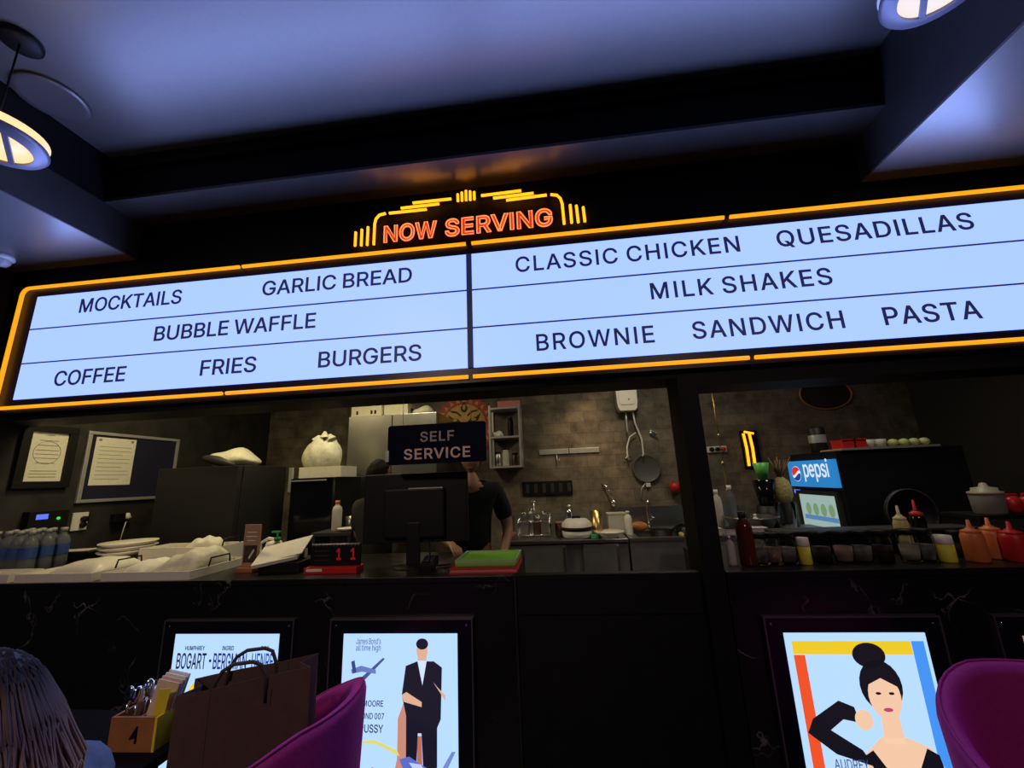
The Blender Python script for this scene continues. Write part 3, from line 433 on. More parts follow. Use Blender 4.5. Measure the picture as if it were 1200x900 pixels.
# ================================================================== COUNTERS
CT = EYE-0.218*2.2
def counter(x0, x1, label):
    t = thing('service_counter', label, 'counter', ((x0+x1)/2, 2.55, 0))
    hw = (x1-x0)/2
    MB().b2((-hw, -0.345, 0), (hw, 0.35, CT-0.03)).build('body', M['marble'], t)
    MB().b2((-hw, -0.355, CT-0.03), (hw, 0.37, CT), 0.004).build('worktop', M['marble'], t)
    return t
counter(XL+0.005, -0.268, 'long black marble counter with white veins left of the gate')
counter(0.765, XR-0.005, 'black marble counter right of the pillar under the sauce bottles')
t = thing('counter_gate', 'plain black panel gate closing the gap between the two marble counters', 'gate', (0.2, 2.26, 0))
MB().b2((-0.46, -0.015, 0.01), (0.452, 0.015, CT-0.20)).build('lower_panel', M['black'], t)
MB().b2((-0.46, -0.02, CT-0.195), (0.452, 0.03, CT-0.008), 0.003).build('top_panel', M['blackplastic'], t)
for x in (-0.42, 0.41): MB().b2((x-0.03, -0.012, 0), (x+0.03, 0.012, 0.012)).build('foot', M['darkgrey'], t)

# ================================================================== MENU BOARD
YS = 2.2
def rx(r): return r*YS
bz0, bz1 = EYE+0.2835*YS, EYE+0.611*YS
x0, xm0, xm1, x1 = -1.585*YS, -0.2185*YS, -0.2035*YS, 1.167*YS
t = thing('menu_board', 'wide white lit menu board with black lettering and amber tube border', 'sign', (0, YW, bz0-0.06))
O = Vector(t.location)
def loc(p): return Vector(p)-O
mb = MB(); mb.b2(loc((x0-0.14, YS+0.006, bz0-0.09)), loc((x1+0.14, YW, bz1+0.09)), 0.004); mb.build('backing_box', mat('dark_violet_box', (0.012, 0.009, 0.03), 0.35), t)
for a, b in ((x0, xm0), (xm1, x1)):
    p = MB().b2(loc((a, YS, bz0)), loc((b, YS+0.0055, bz1))).build('lit_panel', M['screen'], t)
    for k in (1, 2):
        z = bz0+(bz1-bz0)*k/3
        MB().b2(loc((a, YS-0.004, z-0.004)), loc((b, YS+0.002, z+0.004))).build('rail', M['ink'], p)
MB().b2(loc((xm0, YS-0.006, bz0)), loc((xm1, YS+0.005, bz1))).build('mullion', M['ink'], t)
words = [('MOCKTAILS', (92.7, 365), (211.7, 356.7), 1.0), ('GARLIC BREAD', (307, 345.5), (482.7, 331), 1.0), ('BUBBLE WAFFLE', (180, 399.3), (369.5, 384), 1.0),
         ('COFFEE', (62.5, 452), (145.7, 446.7), 1.0), ('FRIES', (234, 440), (299.5, 435.5), 1.0), ('BURGERS', (372.7, 430), (493.8, 422.7), 1.0),
         ('CLASSIC CHICKEN', (604.5, 318), (868, 295.5), 1.1), ('QUESADILLAS', (911.7, 288.5), (1143, 268.5), 1.08), ('MILK SHAKES', (763.5, 351), (976.5, 332.5), 1.12),
         ('BROWNIE', (629, 411), (767.7, 401), 1.12), ('SANDWICH', (812.5, 396.7), (991, 384.5), 1.12), ('PASTA', (1038, 381.5), (1152, 372), 1.08)]
for s, a, b, sp in words:
    A = at(*a, YS); B = at(*b, YS)
    h = 0.096
    text_part('lettering', s, A.x, B.x, (A.z+B.z)/2, h, YS-0.0005, M['ink'], t, bold=0.02, spacing=sp, org=O, depth=0.003)
SIGN_W = 40.0
for a, b in ((x0, xm0), (xm1, x1)):
    l = bpy.data.lights.new('menu_board_light', 'AREA'); l.shape = 'RECTANGLE'; l.size = b-a-0.06; l.size_y = bz1-bz0-0.06; l.color = (0.30, 0.41, 1.0); l.energy = SIGN_W
    lo = bpy.data.objects.new('menu_board_light', l); C.objects.link(lo); lo.parent = t; lo.location = loc(((a+b)/2, YS-0.012, (bz0+bz1)/2)); lo.rotation_euler = (math.radians(-90), 0, 0)
# amber tube border
nz0, nz1, nx0, nx1 = EYE+0.2585*YS, EYE+0.6415*YS, -1.638*YS, 1.222*YS
yn = YS-0.008
def corner(cx, cz, r, a0, a1): return [loc((cx+r*math.cos(math.radians(a0+(a1-a0)*k/6)), yn, cz+r*math.sin(math.radians(a0+(a1-a0)*k/6)))) for k in range(7)]
R_ = 0.05; rt = 0.0115
tb = [ax(281, 319, YS), ax(285, 318, YS)], [ax(546, 292, YS), ax(553, 291, YS)], [ax(848, 258, YS), ax(855, 257, YS)]
bb = [ax(261, 464, YS), ax(266, 463, YS)], [ax(549, 446, YS), ax(555, 445, YS)], [ax(877, 420, YS), ax(884, 419, YS)]
segs = []
segs.append([loc((bb[0][0], yn, nz0))]+corner(nx0+R_, nz0+R_, R_, 270, 180)+corner(nx0+R_, nz1-R_, R_, 180, 90)+[loc((tb[0][0], yn, nz1))])
for (p, q) in ((tb[0][1], tb[1][0]), (tb[1][1], tb[2][0])): segs.append([loc((p, yn, nz1)), loc((q, yn, nz1))])
for (p, q) in ((bb[0][1], bb[1][0]), (bb[1][1], bb[2][0])): segs.append([loc((p, yn, nz0)), loc((q, yn, nz0))])
segs.append([loc((tb[2][1], yn, nz1))]+corner(nx1-R_, nz1-R_, R_, 90, 0)+corner(nx1-R_, nz0+R_, R_, 0, -90)+[loc((bb[2][1], yn, nz0))])
for s in segs: MB().tube(s, rt, 8).build('neon_tube', M['neon'], t)

# ================================================================== NOW SERVING NEON
t = thing('neon_sign', 'glowing amber and red art deco neon sign above the menu board', 'sign', (at(546, 262, YW).x, YW, nz1+0.03))
O = Vector(t.location); YN = YW-0.035
def npx(x, y): return at(390+x/3.75, 200+y/3.75, YN)-O
r_ = 0.0085
lines = [[(101, 270), (98, 332)], [(128, 258), (125, 330)], [(155, 247), (151, 328)], [(180, 325), (184, 235), (190, 212), (205, 195), (232, 188)],
         [(248, 187), (412, 170)], [(300, 165), (467, 146)], [(352, 142), (520, 124)],
         [(549, 103), (550, 135)], [(567, 95), (568, 133)], [(585, 88), (586, 132)], [(603, 90), (604, 130)], [(621, 93), (622, 127)],
         [(652, 110), (828, 88)], [(705, 121), (882, 99)], [(762, 130), (940, 107)], [(957, 105), (985, 108), (1000, 122), (1008, 145), (1017, 235)],
         [(1043, 150), (1050, 230)], [(1070, 153), (1079, 228)], [(1100, 160), (1108, 225)]]
for L in lines: MB().tube([npx(*p) for p in L], r_, 8).build('neon_tube', M['neonb'], t)
for (xa, ya, xb, yb, s) in ((225, 311, 455, 289, 'NOW'), (495, 283, 966, 237, 'SERVING')):
    A = npx(xa, ya)+O; B = npx(xb, yb)+O
    hh = 0.112; zc = (A.z+B.z)/2-0.004
    text_part('letter_face', s, A.x, B.x, zc, hh, YN+0.006, M['neonred'], t, bold=0.025, depth=0.004, spacing=1.03, org=O)
    text_part('letter_outline', s, A.x, B.x, zc, hh, YN, M['neonpink'], t, bold=0.025, tube=0.0042, spacing=1.03, org=O)
mb = MB()
for q in ((101, 332), (1108, 225), (300, 165), (940, 107), (585, 132), (180, 300), (1012, 200)):
    p = npx(*q); mb.tube([p, p+Vector((0, 0.035, 0))], 0.003, 6)
mb.build('standoff', M['darkgrey'], t)

# ================================================================== POSTERS
PT = EYE-0.335*2.2; PB = 0.09; YP = 2.2-0.005
def art(parts, parent, ox, oz, w, h, name='artwork'):
    """parts: (polygon in 0..1 of the lit panel (u right, v down in panel widths), colour, layer)"""
    mats = []; mb = MB()
    for poly, col, ly in parts:
        m = P(*col)
        if m not in mats: mats.append(m)
        mb.mi = mats.index(m)
        y0 = -0.0262-ly*0.0006
        mb.prism([(ox+u*w, oz-v*w) for u, v in poly], y0, y0+0.0005, Matrix(((1, 0, 0, 0), (0, 0, 1, 0), (0, 1, 0, 0), (0, 0, 0, 1))))
    return mb.build(name, mats, parent)
def ell(cx, cy, rx_, ry_, n=22, a=0):
    ca, sa = math.cos(a), math.sin(a)
    return [(cx+rx_*math.cos(2*math.pi*k/n)*ca-ry_*math.sin(2*math.pi*k/n)*sa, cy+rx_*math.cos(2*math.pi*k/n)*sa+ry_*math.sin(2*math.pi*k/n)*ca) for k in range(n)]
def poster_box(xa, xb, label):
    cx = (xa+xb)/2; w = xb-xa; hw = w/2+0.078
    top, bot = PT+0.068, PB-0.068
    t = thing('poster_frame', label, 'poster', (cx, 2.2, bot), 0, 'backlit posters along the counter front')
    Hh = top-bot
    MB().b2((-hw+0.006, -0.02, 0.006), (hw-0.006, 0.004, Hh-0.006)).build('glass_border', M['blackgloss'], t)
    mb = MB()
    for a, b in (((-hw, 0), (hw, 0.007)), ((-hw, Hh-0.007), (hw, Hh)), ((-hw, 0.007), (-hw+0.007, Hh-0.007)), ((hw-0.007, 0.007), (hw, Hh-0.007))):
        mb.b2((a[0], -0.024, a[1]), (b[0], 0.004, b[1]))
    mb.build('frame', mat('frame_metal', (0.22, 0.2, 0.22), 0.4, 0.8), t)
    for sx in (-1, 1):
        for z in (0.03, Hh-0.03): MB().lathe([(0, -0.003), (0.004, -0.002), (0.005, 0)], (sx*(hw-0.03), -0.0205, z), 10, Matrix.Rotation(math.radians(-90), 4, 'X')).build('screw', M['chrome'], t)
    MB().b2((-w/2, -0.025, 0.068), (w/2, -0.0195, 0.068+PT-PB)).build('lit_panel', M['litblue'], t)
    return t, -w/2, 0.068+PT-PB, w
def ptext(t, s, u0, u1, vb, h, ox, oz, w, col, shear=0.0, bold=0.02):
    text_part('lettering', s, ox+u0*w, ox+u1*w, oz-vb*w, h*w, -0.0295, P(*col), t, bold=bold, shear=shear, depth=0.0008)
DK = (24, 26, 60)
# 1: partly hidden behind the bag
t, ox, oz, w = poster_box(-0.945*2.2, -0.678*2.2, 'backlit poster behind the paper bag, lettered across its top')
ptext(t, 'HUMPHREY', 0.12, 0.31, 0.125, 0.034, ox, oz, w, DK); ptext(t, 'INGRID', 0.48, 0.59, 0.125, 0.034, ox, oz, w, DK); ptext(t, 'PAUL', 0.85, 0.93, 0.125, 0.034, ox, oz, w, DK)
ptext(t, 'BOGART', 0.05, 0.335, 0.27, 0.12, ox, oz, w, (30, 28, 70), bold=0.018); ptext(t, 'BERGMAN', 0.405, 0.72, 0.27, 0.12, ox, oz, w, (34, 40, 120), bold=0.018); ptext(t, 'HENREI', 0.77, 0.985, 0.27, 0.12, ox, oz, w, (30, 70, 170), bold=0.018)
art([(ell(0.37, 0.21, 0.012, 0.012), DK, 0), (ell(0.745, 0.21, 0.012, 0.012), DK, 0),
     (ell(0.28, 0.44, 0.10, 0.07, a=-0.6), (250, 214, 30), 0), (ell(0.56, 0.43, 0.23, 0.13), (92, 92, 104), 1), (ell(0.56, 0.56, 0.15, 0.17), (240, 190, 150), 2),
     ([(0.3, 0.75), (0.8, 0.75), (0.95, 1.2), (0.15, 1.2)], (90, 90, 110), 1), (ell(0.86, 0.42, 0.07, 0.10), (60, 76, 180), 1), (ell(0.86, 0.45, 0.045, 0.06), (140, 176, 250), 2)], t, ox, oz, w, 1)
# 2: dark suited figure
t, ox, oz, w = poster_box(-0.518*2.2, -0.251*2.2, 'backlit pale blue poster of a dark suited figure, beside the purple chair')
TX = (70, 84, 130)
ptext(t, 'James Bond\'s', 0.12, 0.34, 0.075, 0.045, ox, oz, w, TX, bold=0.0); ptext(t, 'all time high', 0.12, 0.34, 0.125, 0.045, ox, oz, w, TX, bold=0.0)
ptext(t, 'ROGER MOORE', 0.02, 0.375, 0.535, 0.042, ox, oz, w, (60, 66, 100)); ptext(t, 'JAMES BOND 007', -0.0, 0.385, 0.625, 0.042, ox, oz, w, (60, 66, 100)); ptext(t, 'OCTOPUSSY', 0.0, 0.38, 0.72, 0.055, ox, oz, w, (48, 46, 82))
SK = (226, 178, 150); SU = (26, 24, 40)
art([  # a plain generic figure in a suit
     ([(0.56, 0.24), (0.66, 0.205), (0.80, 0.205), (0.87, 0.25), (0.86, 0.62), (0.83, 0.68), (0.83, 0.95), (0.72, 1.0), (0.70, 0.72), (0.67, 0.72), (0.66, 0.95), (0.575, 0.95), (0.57, 0.6), (0.53, 0.45)], SU, 1),
     ([(0.66, 0.20), (0.74, 0.20), (0.705, 0.38)], (214, 232, 255), 2), (ell(0.70, 0.125, 0.048, 0.068), SK, 2), (ell(0.70, 0.075, 0.052, 0.042), SU, 3),
     ([(0.66, 0.17), (0.74, 0.17), (0.735, 0.215), (0.665, 0.215)], SK, 1),
     ([(0.53, 0.45), (0.57, 0.43), (0.70, 0.50), (0.70, 0.535), (0.55, 0.50)], SK, 3),
     ([(0.84, 0.40), (0.90, 0.45), (0.90, 0.49), (0.80, 0.36)], SK, 3),
     ([(0.55, 0.5), (0.575, 0.6), (0.575, 0.95), (0.52, 1.12), (0.44, 1.15), (0.50, 0.9), (0.50, 0.62)], (206, 140, 122), 0),
     ([(0.665, 0.74), (0.70, 0.74), (0.71, 0.95), (0.665, 0.95)], (190, 110, 96), 0),
     # plain aeroplane outline and streaks
     ([(0.16, 0.34), (0.36, 0.18), (0.375, 0.19), (0.19, 0.36)], (70, 86, 150), 0), ([(0.08, 0.27), (0.17, 0.24), (0.30, 0.27), (0.30, 0.30), (0.18, 0.285), (0.09, 0.30)], (104, 126, 196), 1),
     ([(0.08, 0.21), (0.11, 0.20), (0.13, 0.29), (0.10, 0.30)], (60, 72, 130), 2),
     ([(0.14, 0.80), (0.30, 0.77), (0.50, 0.84), (0.52, 0.88), (0.32, 0.80)], (226, 220, 120), 2),
     ([(0.52, 0.90), (0.60, 0.88), (0.80, 0.98), (0.86, 1.08), (0.78, 1.12), (0.66, 1.07), (0.56, 0.98)], (96, 110, 200), 3), ([(0.60, 0.92), (0.70, 0.93), (0.76, 1.02), (0.66, 0.99)], (190, 206, 246), 4),
     ([(0.84, 1.0), (0.95, 0.84), (0.98, 0.84), (0.88, 1.02)], (120, 140, 205), 2), ([(0.38, 1.14), (0.58, 1.04), (0.62, 1.06), (0.42, 1.18)], (130, 150, 215), 3),
     ([(0.05, 0.92), (0.12, 0.90), (0.17, 0.98), (0.16, 1.14), (0.05, 1.16)], (196, 188, 140), 0), ([(0.2, 1.0), (0.3, 0.96), (0.36, 1.02), (0.28, 1.06)], (110, 120, 170), 1),
     ([(0.52, 1.12), (0.9, 1.13), (0.9, 1.2), (0.5, 1.2)], (180, 96, 110), 2)], t, ox, oz, w, 1)
# 3: woman in black
t, ox, oz, w = poster_box(0.4385*2.2, 0.7045*2.2, 'backlit poster with yellow, red and blue bars around a woman in black')
ptext(t, 'AUDREY', 0.19, 0.42, (PT-az(990, 890, 2.17))/w+0.062, 0.062, ox, oz, w, (56, 66, 110), bold=0.0)
BK = (20, 18, 26); SK = (246, 202, 168)
art([([(0.045, 0.055), (0.885, 0.055), (0.885, 0.145), (0.045, 0.145)], (240, 204, 40), 0), ([(0.045, 0.15), (0.125, 0.15), (0.125, 1.2), (0.045, 1.2)], (240, 84, 40), 0),
     ([(0.89, 0.055), (0.975, 0.055), (0.975, 1.2), (0.89, 1.2)], (70, 150, 246), 0),
     # a plain generic bust: bun, simple face, black wide necked top with long sleeves, one elbow out
     (ell(0.575, 0.15, 0.115, 0.085), BK, 1), (ell(0.615, 0.35, 0.145, 0.17), BK, 1), (ell(0.625, 0.42, 0.11, 0.15), SK, 2), ([(0.575, 0.5), (0.69, 0.5), (0.70, 0.72), (0.56, 0.72)], SK, 1),
     ([(0.49, 0.36), (0.53, 0.26), (0.64, 0.23), (0.75, 0.33), (0.75, 0.37), (0.62, 0.30)], BK, 3), (ell(0.585, 0.40, 0.019, 0.009), BK, 3), (ell(0.675, 0.40, 0.019, 0.009), BK, 3), (ell(0.63, 0.505, 0.032, 0.013), (190, 70, 110), 3),
     ([(0.40, 0.80), (0.54, 0.68), (0.72, 0.68), (0.86, 0.74), (0.92, 0.86), (0.90, 1.0), (0.45, 1.0)], SK, 1),
     ([(0.40, 0.80), (0.47, 0.76), (0.56, 0.90), (0.74, 0.90), (0.83, 0.74), (0.90, 0.78), (0.96, 1.2), (0.46, 1.2), (0.48, 0.96), (0.44, 0.84)], BK, 3),
     ([(0.40, 0.76), (0.46, 0.86), (0.22, 0.79), (0.05, 0.66), (0.10, 0.57), (0.30, 0.45), (0.40, 0.49), (0.42, 0.59), (0.31, 0.57), (0.21, 0.64), (0.32, 0.71)], BK, 2), (ell(0.45, 0.57, 0.06, 0.065), SK, 3)], t, ox, oz, w, 1)
# 4: at the picture's right edge
xa = 0.862*2.2
t, ox, oz, w = poster_box(xa+0.02, xa+0.02+w, 'dim dark poster frame beyond the right purple chair')
for ch in list(t.children):
    if ch.name.startswith('lit_panel'):
        ch.data = ch.data.copy(); ch.data.materials.clear(); ch.data.materials.append(mat('unlit_poster', (0.02, 0.015, 0.02), 0.3))
art([([(0.02, 0.02), (0.6, 0.02), (0.6, 0.075), (0.02, 0.075)], (170, 128, 124), 0), ([(0.045, 0.075), (0.052, 0.075), (0.075, 0.3), (0.068, 0.3)], (110, 84, 84), 0)], t, ox, oz, w, 1)

# ================================================================== PENDANTS AND CEILING FITTINGS
def pendant(label, x, y, zbot, lit):
    t = thing('pendant_lamp', label, 'lamp', (x, y, zbot), 0, 'round pendant lamps')
    H = ZC-zbot
    MB().lathe([(0, H), (0.08, H), (0.08, H-0.02), (0.066, H-0.03), (0, H-0.03)], (0, 0, 0), 32).build('ceiling_canopy', M['blackplastic'], t)
    MB().tube([(0, 0, H-0.03), (0, 0, 0.085)], 0.004, 8).build('rod', M['blackplastic'], t)
    gm = mat('pendant_grey_metal', (0.16, 0.16, 0.22), 0.4, 0.3)
    MB().lathe([(0.05, 0.13), (0.24, 0.118), (0.29, 0.10), (0.292, 0.092), (0.24, 0.108), (0.05, 0.12), (0.05, 0.13)], (0, 0, 0), 40).build('upper_shade', M['litwarm'] if lit == 'w' else M['white'], t)
    MB().lathe([(0.0, 0.04), (0.20, 0.04), (0.225, 0.025), (0.225, 0.018), (0, 0.018)], (0, 0, 0), 40).build('diffuser', M['litwarm'] if lit == 'w' else M['litwhite'], t)
    # lower ring with cross bars
    mb = MB(); mb.lathe([(0.215, 0.0), (0.285, 0.012), (0.30, 0.03), (0.295, 0.045), (0.27, 0.04), (0.215, 0.015), (0.215, 0.0)], (0, 0, 0), 48)
    for k in (-0.085, 0.085):
        L = 2*math.sqrt(0.222**2-k*k); mb.box((k, 0, 0.008), (0.035, L, 0.014), bev=0.003)
    mb.build('slotted_ring', gm, t)
    mb = MB()
    for k in range(3):
        a = 2*math.pi*k/3+0.4; mb.tube([(0.262*math.cos(a), 0.262*math.sin(a), 0.035), (0.262*math.cos(a), 0.262*math.sin(a), 0.104)], 0.005, 6)
    mb.tube([(0, 0, 0.03), (0, 0, 0.125)], 0.03, 12)
    mb.build('spacer', gm, t)
    for ch in t.children:
        if ch.name.startswith(('ceiling_canopy', 'rod')): continue
        ch.scale = (0.60, 0.60, 0.72)
    return t
q = at(-9, 160, 1.27); pendant('round pendant lamp glowing amber by the left ceiling beam', q.x, q.y, q.z-0.04, 'w').rotation_euler = (0, 0, 0.9)
q = at(1104, -32, 1.28); pendant('round pendant lamp with white light by the right ceiling beam', q.x, q.y, q.z-0.04, 'c').rotation_euler = (0, 0, -0.6)
q = at(62, 114, 1.0); s = (ZC-EYE)/(q.z-EYE)
tag(MB().lathe([(0, 0), (0.14, 0), (0.152, -0.004), (0.155, -0.012), (0.15, -0.018), (0.125, -0.013), (0, -0.013)], (0, 0, 0), 40).build('ceiling_disc', M['ceil']), 'flat round pale disc fixed flush to the ceiling near the left lamp', 'ceiling fitting', None, (q.x*s, q.y*s, ZC))
# dome camera on left beam
q = at(3, 300, 1.0); s = (ZB-EYE)/(q.z-EYE)
t = thing('dome_camera', 'small white dome camera under the left ceiling beam', 'camera', (q.x*s, q.y*s, ZB))
MB().lathe([(0, 0), (0.06, 0), (0.06, -0.02), (0.052, -0.03), (0, -0.03)], (0, 0, 0), 24).build('base', mat('camera_white', (0.8, 0.82, 0.85), 0.35), t)
MB().lathe([(0.047, -0.03), (0.045, -0.05), (0.03, -0.07), (0, -0.078)], (0, 0, 0), 24).build('dome', mat('camera_dome', (0.5, 0.52, 0.56), 0.15), t)

# ================================================================== LEFT WALL: certificate, notice board, sockets
def on_left(px, py):
    v = at(px, py, 1.0); k = XL/v.x; return Vector((XL, k, EYE+(v.z-EYE)*k))
def wall_rect(mb, y0, y1, z0, z1, xa, xb): return mb.b2((xa, y0, z0), (xb, y1, z1))
A = on_left(36, 505); B = on_left(68.5, 564)
t = thing('framed_certificate', 'black framed cream certificate on the left wall beside the notice board', 'picture', (XL, (A.y+B.y)/2, B.z))
hy = (B.y-A.y)/2; hz = A.z-B.z
mb = MB()
for y0, y1, z0, z1 in ((-hy-0.055, hy+0.055, -0.05, 0), (-hy-0.055, hy+0.055, hz, hz+0.05), (-hy-0.055, -hy, 0, hz), (hy, hy+0.055, 0, hz)): mb.b2((0, y0, z0), (0.03, y1, z1), 0.003)
mb.build('frame', M['blackplastic'], t)
MB().b2((0, -hy, 0), (0.012, hy, hz)).build('certificate', M['paper'], t)
mb = MB()
gm = mat('faded_print', (0.25, 0.22, 0.15), 0.8)
mb.tube([(0.0125, 0.36*hy*2*math.cos(a*math.pi/12), hz*0.58+0.36*hy*2*math.sin(a*math.pi/12)) for a in range(24)], 0.0018, 4, closed=True)
for k, (wd, z) in enumerate(((0.25, 0.93), (0.5, 0.82), (0.55, 0.72), (0.6, 0.62), (0.62, 0.54), (0.6, 0.46), (0.5, 0.36), (0.7, 0.2), (0.72, 0.14), (0.7, 0.08))):
    mb.b2((0.012, -hy*wd, hz*z), (0.0128, hy*wd, hz*z+0.005))
mb.build('printed_lines', gm, t)
A = on_left(107, 509); B = on_left(90, 586); Cc = on_left(204, 513)
y0, y1, z0, z1 = A.y, Cc.y+0.02, B.z, A.z
t = thing('notice_board', 'navy notice board with silver frame and one pinned sheet', 'notice board', (XL, (y0+y1)/2, z0))
hy = (y1-y0)/2; hz = z1-z0
MB().b2((0, -hy, 0), (0.012, hy, hz)).build('felt_panel', M['navy'], t)
mb = MB()
for a, b, c, d in ((-hy-0.03, hy+0.03, -0.025, 0), (-hy-0.03, hy+0.03, hz, hz+0.025), (-hy-0.03, -hy, 0, hz), (hy, hy+0.03, 0, hz)): mb.b2((0, a, c), (0.022, b, d), 0.004)
mb.build('silver_frame', M['alu'], t)
a = on_left(112, 512); b = on_left(150, 568)
o = tag(MB().b2((0, -(b.y-a.y)/2, 0), (0.0015, (b.y-a.y)/2, a.z-b.z)).build('notice_sheet', M['paper']), 'cream printed sheet pinned on the navy notice board', 'paper', None, (XL+0.0125, (a.y+b.y)/2, b.z))
mb = MB(); h = a.z-b.z; hw = (b.y-a.y)/2
for k in range(9): mb.b2((0.0015, -hw*0.8, h*(0.12+0.085*k)), (0.0019, hw*(0.8 if k % 3 else 0.4), h*(0.12+0.085*k)+0.004))
for sy in (-1, 1): mb.b2((0.0015, sy*hw*0.8-0.012, h*0.92), (0.0019, sy*hw*0.8+0.012, h*0.97))
mb.build('printed_lines', gm, o)
a = on_left(88, 601); b = on_left(96, 621)
t = thing('wall_socket', 'white wall socket with a round black plug below the notice board', 'socket', (XL, (a.y+b.y)/2, b.z))
MB().b2((0, -0.055, 0), (0.012, 0.055, a.z-b.z), 0.003).build('plate', M['white'], t)
MB().cyl((0.012, 0.02, (a.z-b.z)*0.62), 0.022, 0.03, 14, m=Matrix.Rotation(math.radians(90), 4, 'Y')).build('plug', M['blackplastic'], t)
MB().cyl((0.012, 0.02, (a.z-b.z)*0.3), 0.022, 0.02, 14, m=Matrix.Rotation(math.radians(90), 4, 'Y')).build('plug', M['blackplastic'], t)
a = on_left(146, 604)
t = thing('power_adapter', 'black plug adapter with a white cord hanging on the left wall', 'adapter', (XL, a.y, a.z-0.03))
MB().b2((0, -0.12, -0.02), (0.05, -0.03, 0.05), 0.006).build('adapter_block', M['blackplastic'], t)
MB().lathe([(0.02, 0), (0.03, 0.01), (0.012, 0.05), (0, 0.05)], (0.03, 0.0, 0.0), 12).build('white_plug', M['white'], t)
MB().tube([(0.03, 0, 0.0), (0.035, -0.02, -0.08), (0.05, -0.05, -0.2)], 0.004, 6).build('cord', M['white'], t)
a = on_left(22, 622); b = on_left(74, 597)
t = thing('control_box', 'black control box with blue display and green light above the bottles', 'device', (XL, (a.y+b.y)/2, a.z))
hy = (b.y-a.y)/2
MB().b2((0, -hy, 0), (0.06, hy, b.z-a.z), 0.005).build('casing', M['blackplastic'], t)
def onbox(px, py): return on_left(px, py)-Vector(t.location)
p = onbox(41, 606); MB().b2((0.0601, p.y-0.035, p.z-0.018), (0.062, p.y+0.035, p.z+0.018)).build('display', M['lcd'], t)
p = onbox(60, 607.5); MB().sph((0.061, p.y, p.z), 0.011, seg=10).build('indicator_light', M['led'], t)

# ================================================================== KITCHEN BACK LEFT
def fridge(name, label, cat, x0, x1, y0, y1, h, mats, doors=1, handle=True):
    t = thing(name, label, cat, ((x0+x1)/2, (y0+y1)/2, 0)); hx = (x1-x0)/2; hy = (y1-y0)/2
    MB().b2((-hx, -hy+0.06, 0.06), (hx, hy, h), 0.006).build('body', mats[0], t)
    for k in range(doors):
        a = -hx+2*hx*k/doors; b = -hx+2*hx*(k+1)/doors
        d = MB().b2((a+0.003, -hy, 0.07), (b-0.003, -hy+0.055, h-0.003), 0.005).build('door', mats[1], t)
        if handle:
            hxp = b-0.05 if k == 0 and doors > 1 else (a+0.05 if doors > 1 else b-0.05)
            MB().tube([(hxp, -hy, h*0.45), (hxp, -hy-0.035, h*0.45), (hxp, -hy-0.035, h*0.7), (hxp, -hy, h*0.7)], 0.008, 8).build('handle', M['alu'], d)
    mb = MB()
    for sx in (-1, 1):
        for sy in (-1, 1): mb.cyl((sx*(hx-0.06), sy*(hy-0.09), 0), 0.025, 0.07, 10)
    mb.build('feet', M['blackplastic'], t)
    return t
fg = mat('graphite_fridge', (0.022, 0.022, 0.021), 0.42, noise=0.05)
Y1 = 3.2
bfx0, bfx1 = ax(180, 590, Y1), ax(275, 590, Y1); bfh = az(275, 545, Y1)
fridge('black_refrigerator', 'large matte black fridge with a white cloth bag on top', 'refrigerator', bfx0, bfx1, Y1, Y1+0.62, bfh, (fg, fg), 1, False)
# cloth bag on top
bx = (ax(240, 530, 3.4)+ax(305, 530, 3.4))/2
t = thing('cloth_bag', 'white soft bag with a grey panel lying on the black fridge', 'bag', (bx-0.04, Y1+0.28, bfh))
mb = MB(); mb.sph((0, 0, 0.065), 0.2, (1.12, 0.8, 0.5), 24)
for v in mb.bm.verts:
    v.co.z += 0.018*math.sin(v.co.x*17+v.co.y*9); v.co.x += 0.02*math.sin(v.co.z*30); v.co.z = max(0.0, v.co.z)
    if v.co.x > 0.08: v.co.z *= 1-1.9*(v.co.x-0.08)
mb.build('soft_body', M['bagplastic'], t, True)
mb = MB(); mb.sph((-0.03, -0.14, 0.05), 0.16, (1.05, 0.25, 0.26), 20, Matrix.Rotation(0.25, 4, 'Y')); mb.build('grey_panel', M['darkgrey'], t)
# dark cabinet with white bag
Y2 = 3.6
cx0, cx1 = ax(338, 600, Y2), ax(388, 600, Y2); ch = az(360, 560, Y2)
t = fridge('glass_door_chiller', 'dark glass fronted chiller standing between the two fridges', 'chiller', cx0, cx1, Y2, Y2+0.55, ch, (M['blackplastic'], M['paneblack']), 1, False)
MB().b2((-(cx1-cx0)/2, -0.285, ch-0.03), ((cx1-cx0)/2-0.06, -0.276, ch-0.018)).build('bright_trim', M['alu'], t)
MB().b2((-(cx1-cx0)/2-0.03, -0.27, ch-0.12), (-(cx1-cx0)/2-0.001, -0.24, ch+0.10)).build('hinge_post', M['alu'], t)
t = thing('carton_tray', 'low cream carton holding the white plastic bag on the chiller', 'box', ((cx0+cx1)/2+0.02, Y2+0.22, ch))
mb = MB()
for a, b in (((-0.2, -0.15, 0), (0.22, 0.15, 0.006)), ((-0.2, -0.15, 0.006), (0.22, -0.145, 0.10)), ((-0.2, 0.145, 0.006), (0.22, 0.15, 0.10)), ((-0.2, -0.145, 0.006), (-0.195, 0.145, 0.10)), ((0.215, -0.145, 0.006), (0.22, 0.145, 0.10))): mb.b2(a, b)
mb.build('tray_walls', M['cream'], t)
t = thing('plastic_bag', 'knotted white plastic bag bulging out of a low carton', 'bag', ((cx0+cx1)/2-0.03, Y2+0.2, ch+0.006))
mb = MB(); mb.sph((0, 0, 0.19), 0.2, (0.97, 0.68, 0.95), 30)
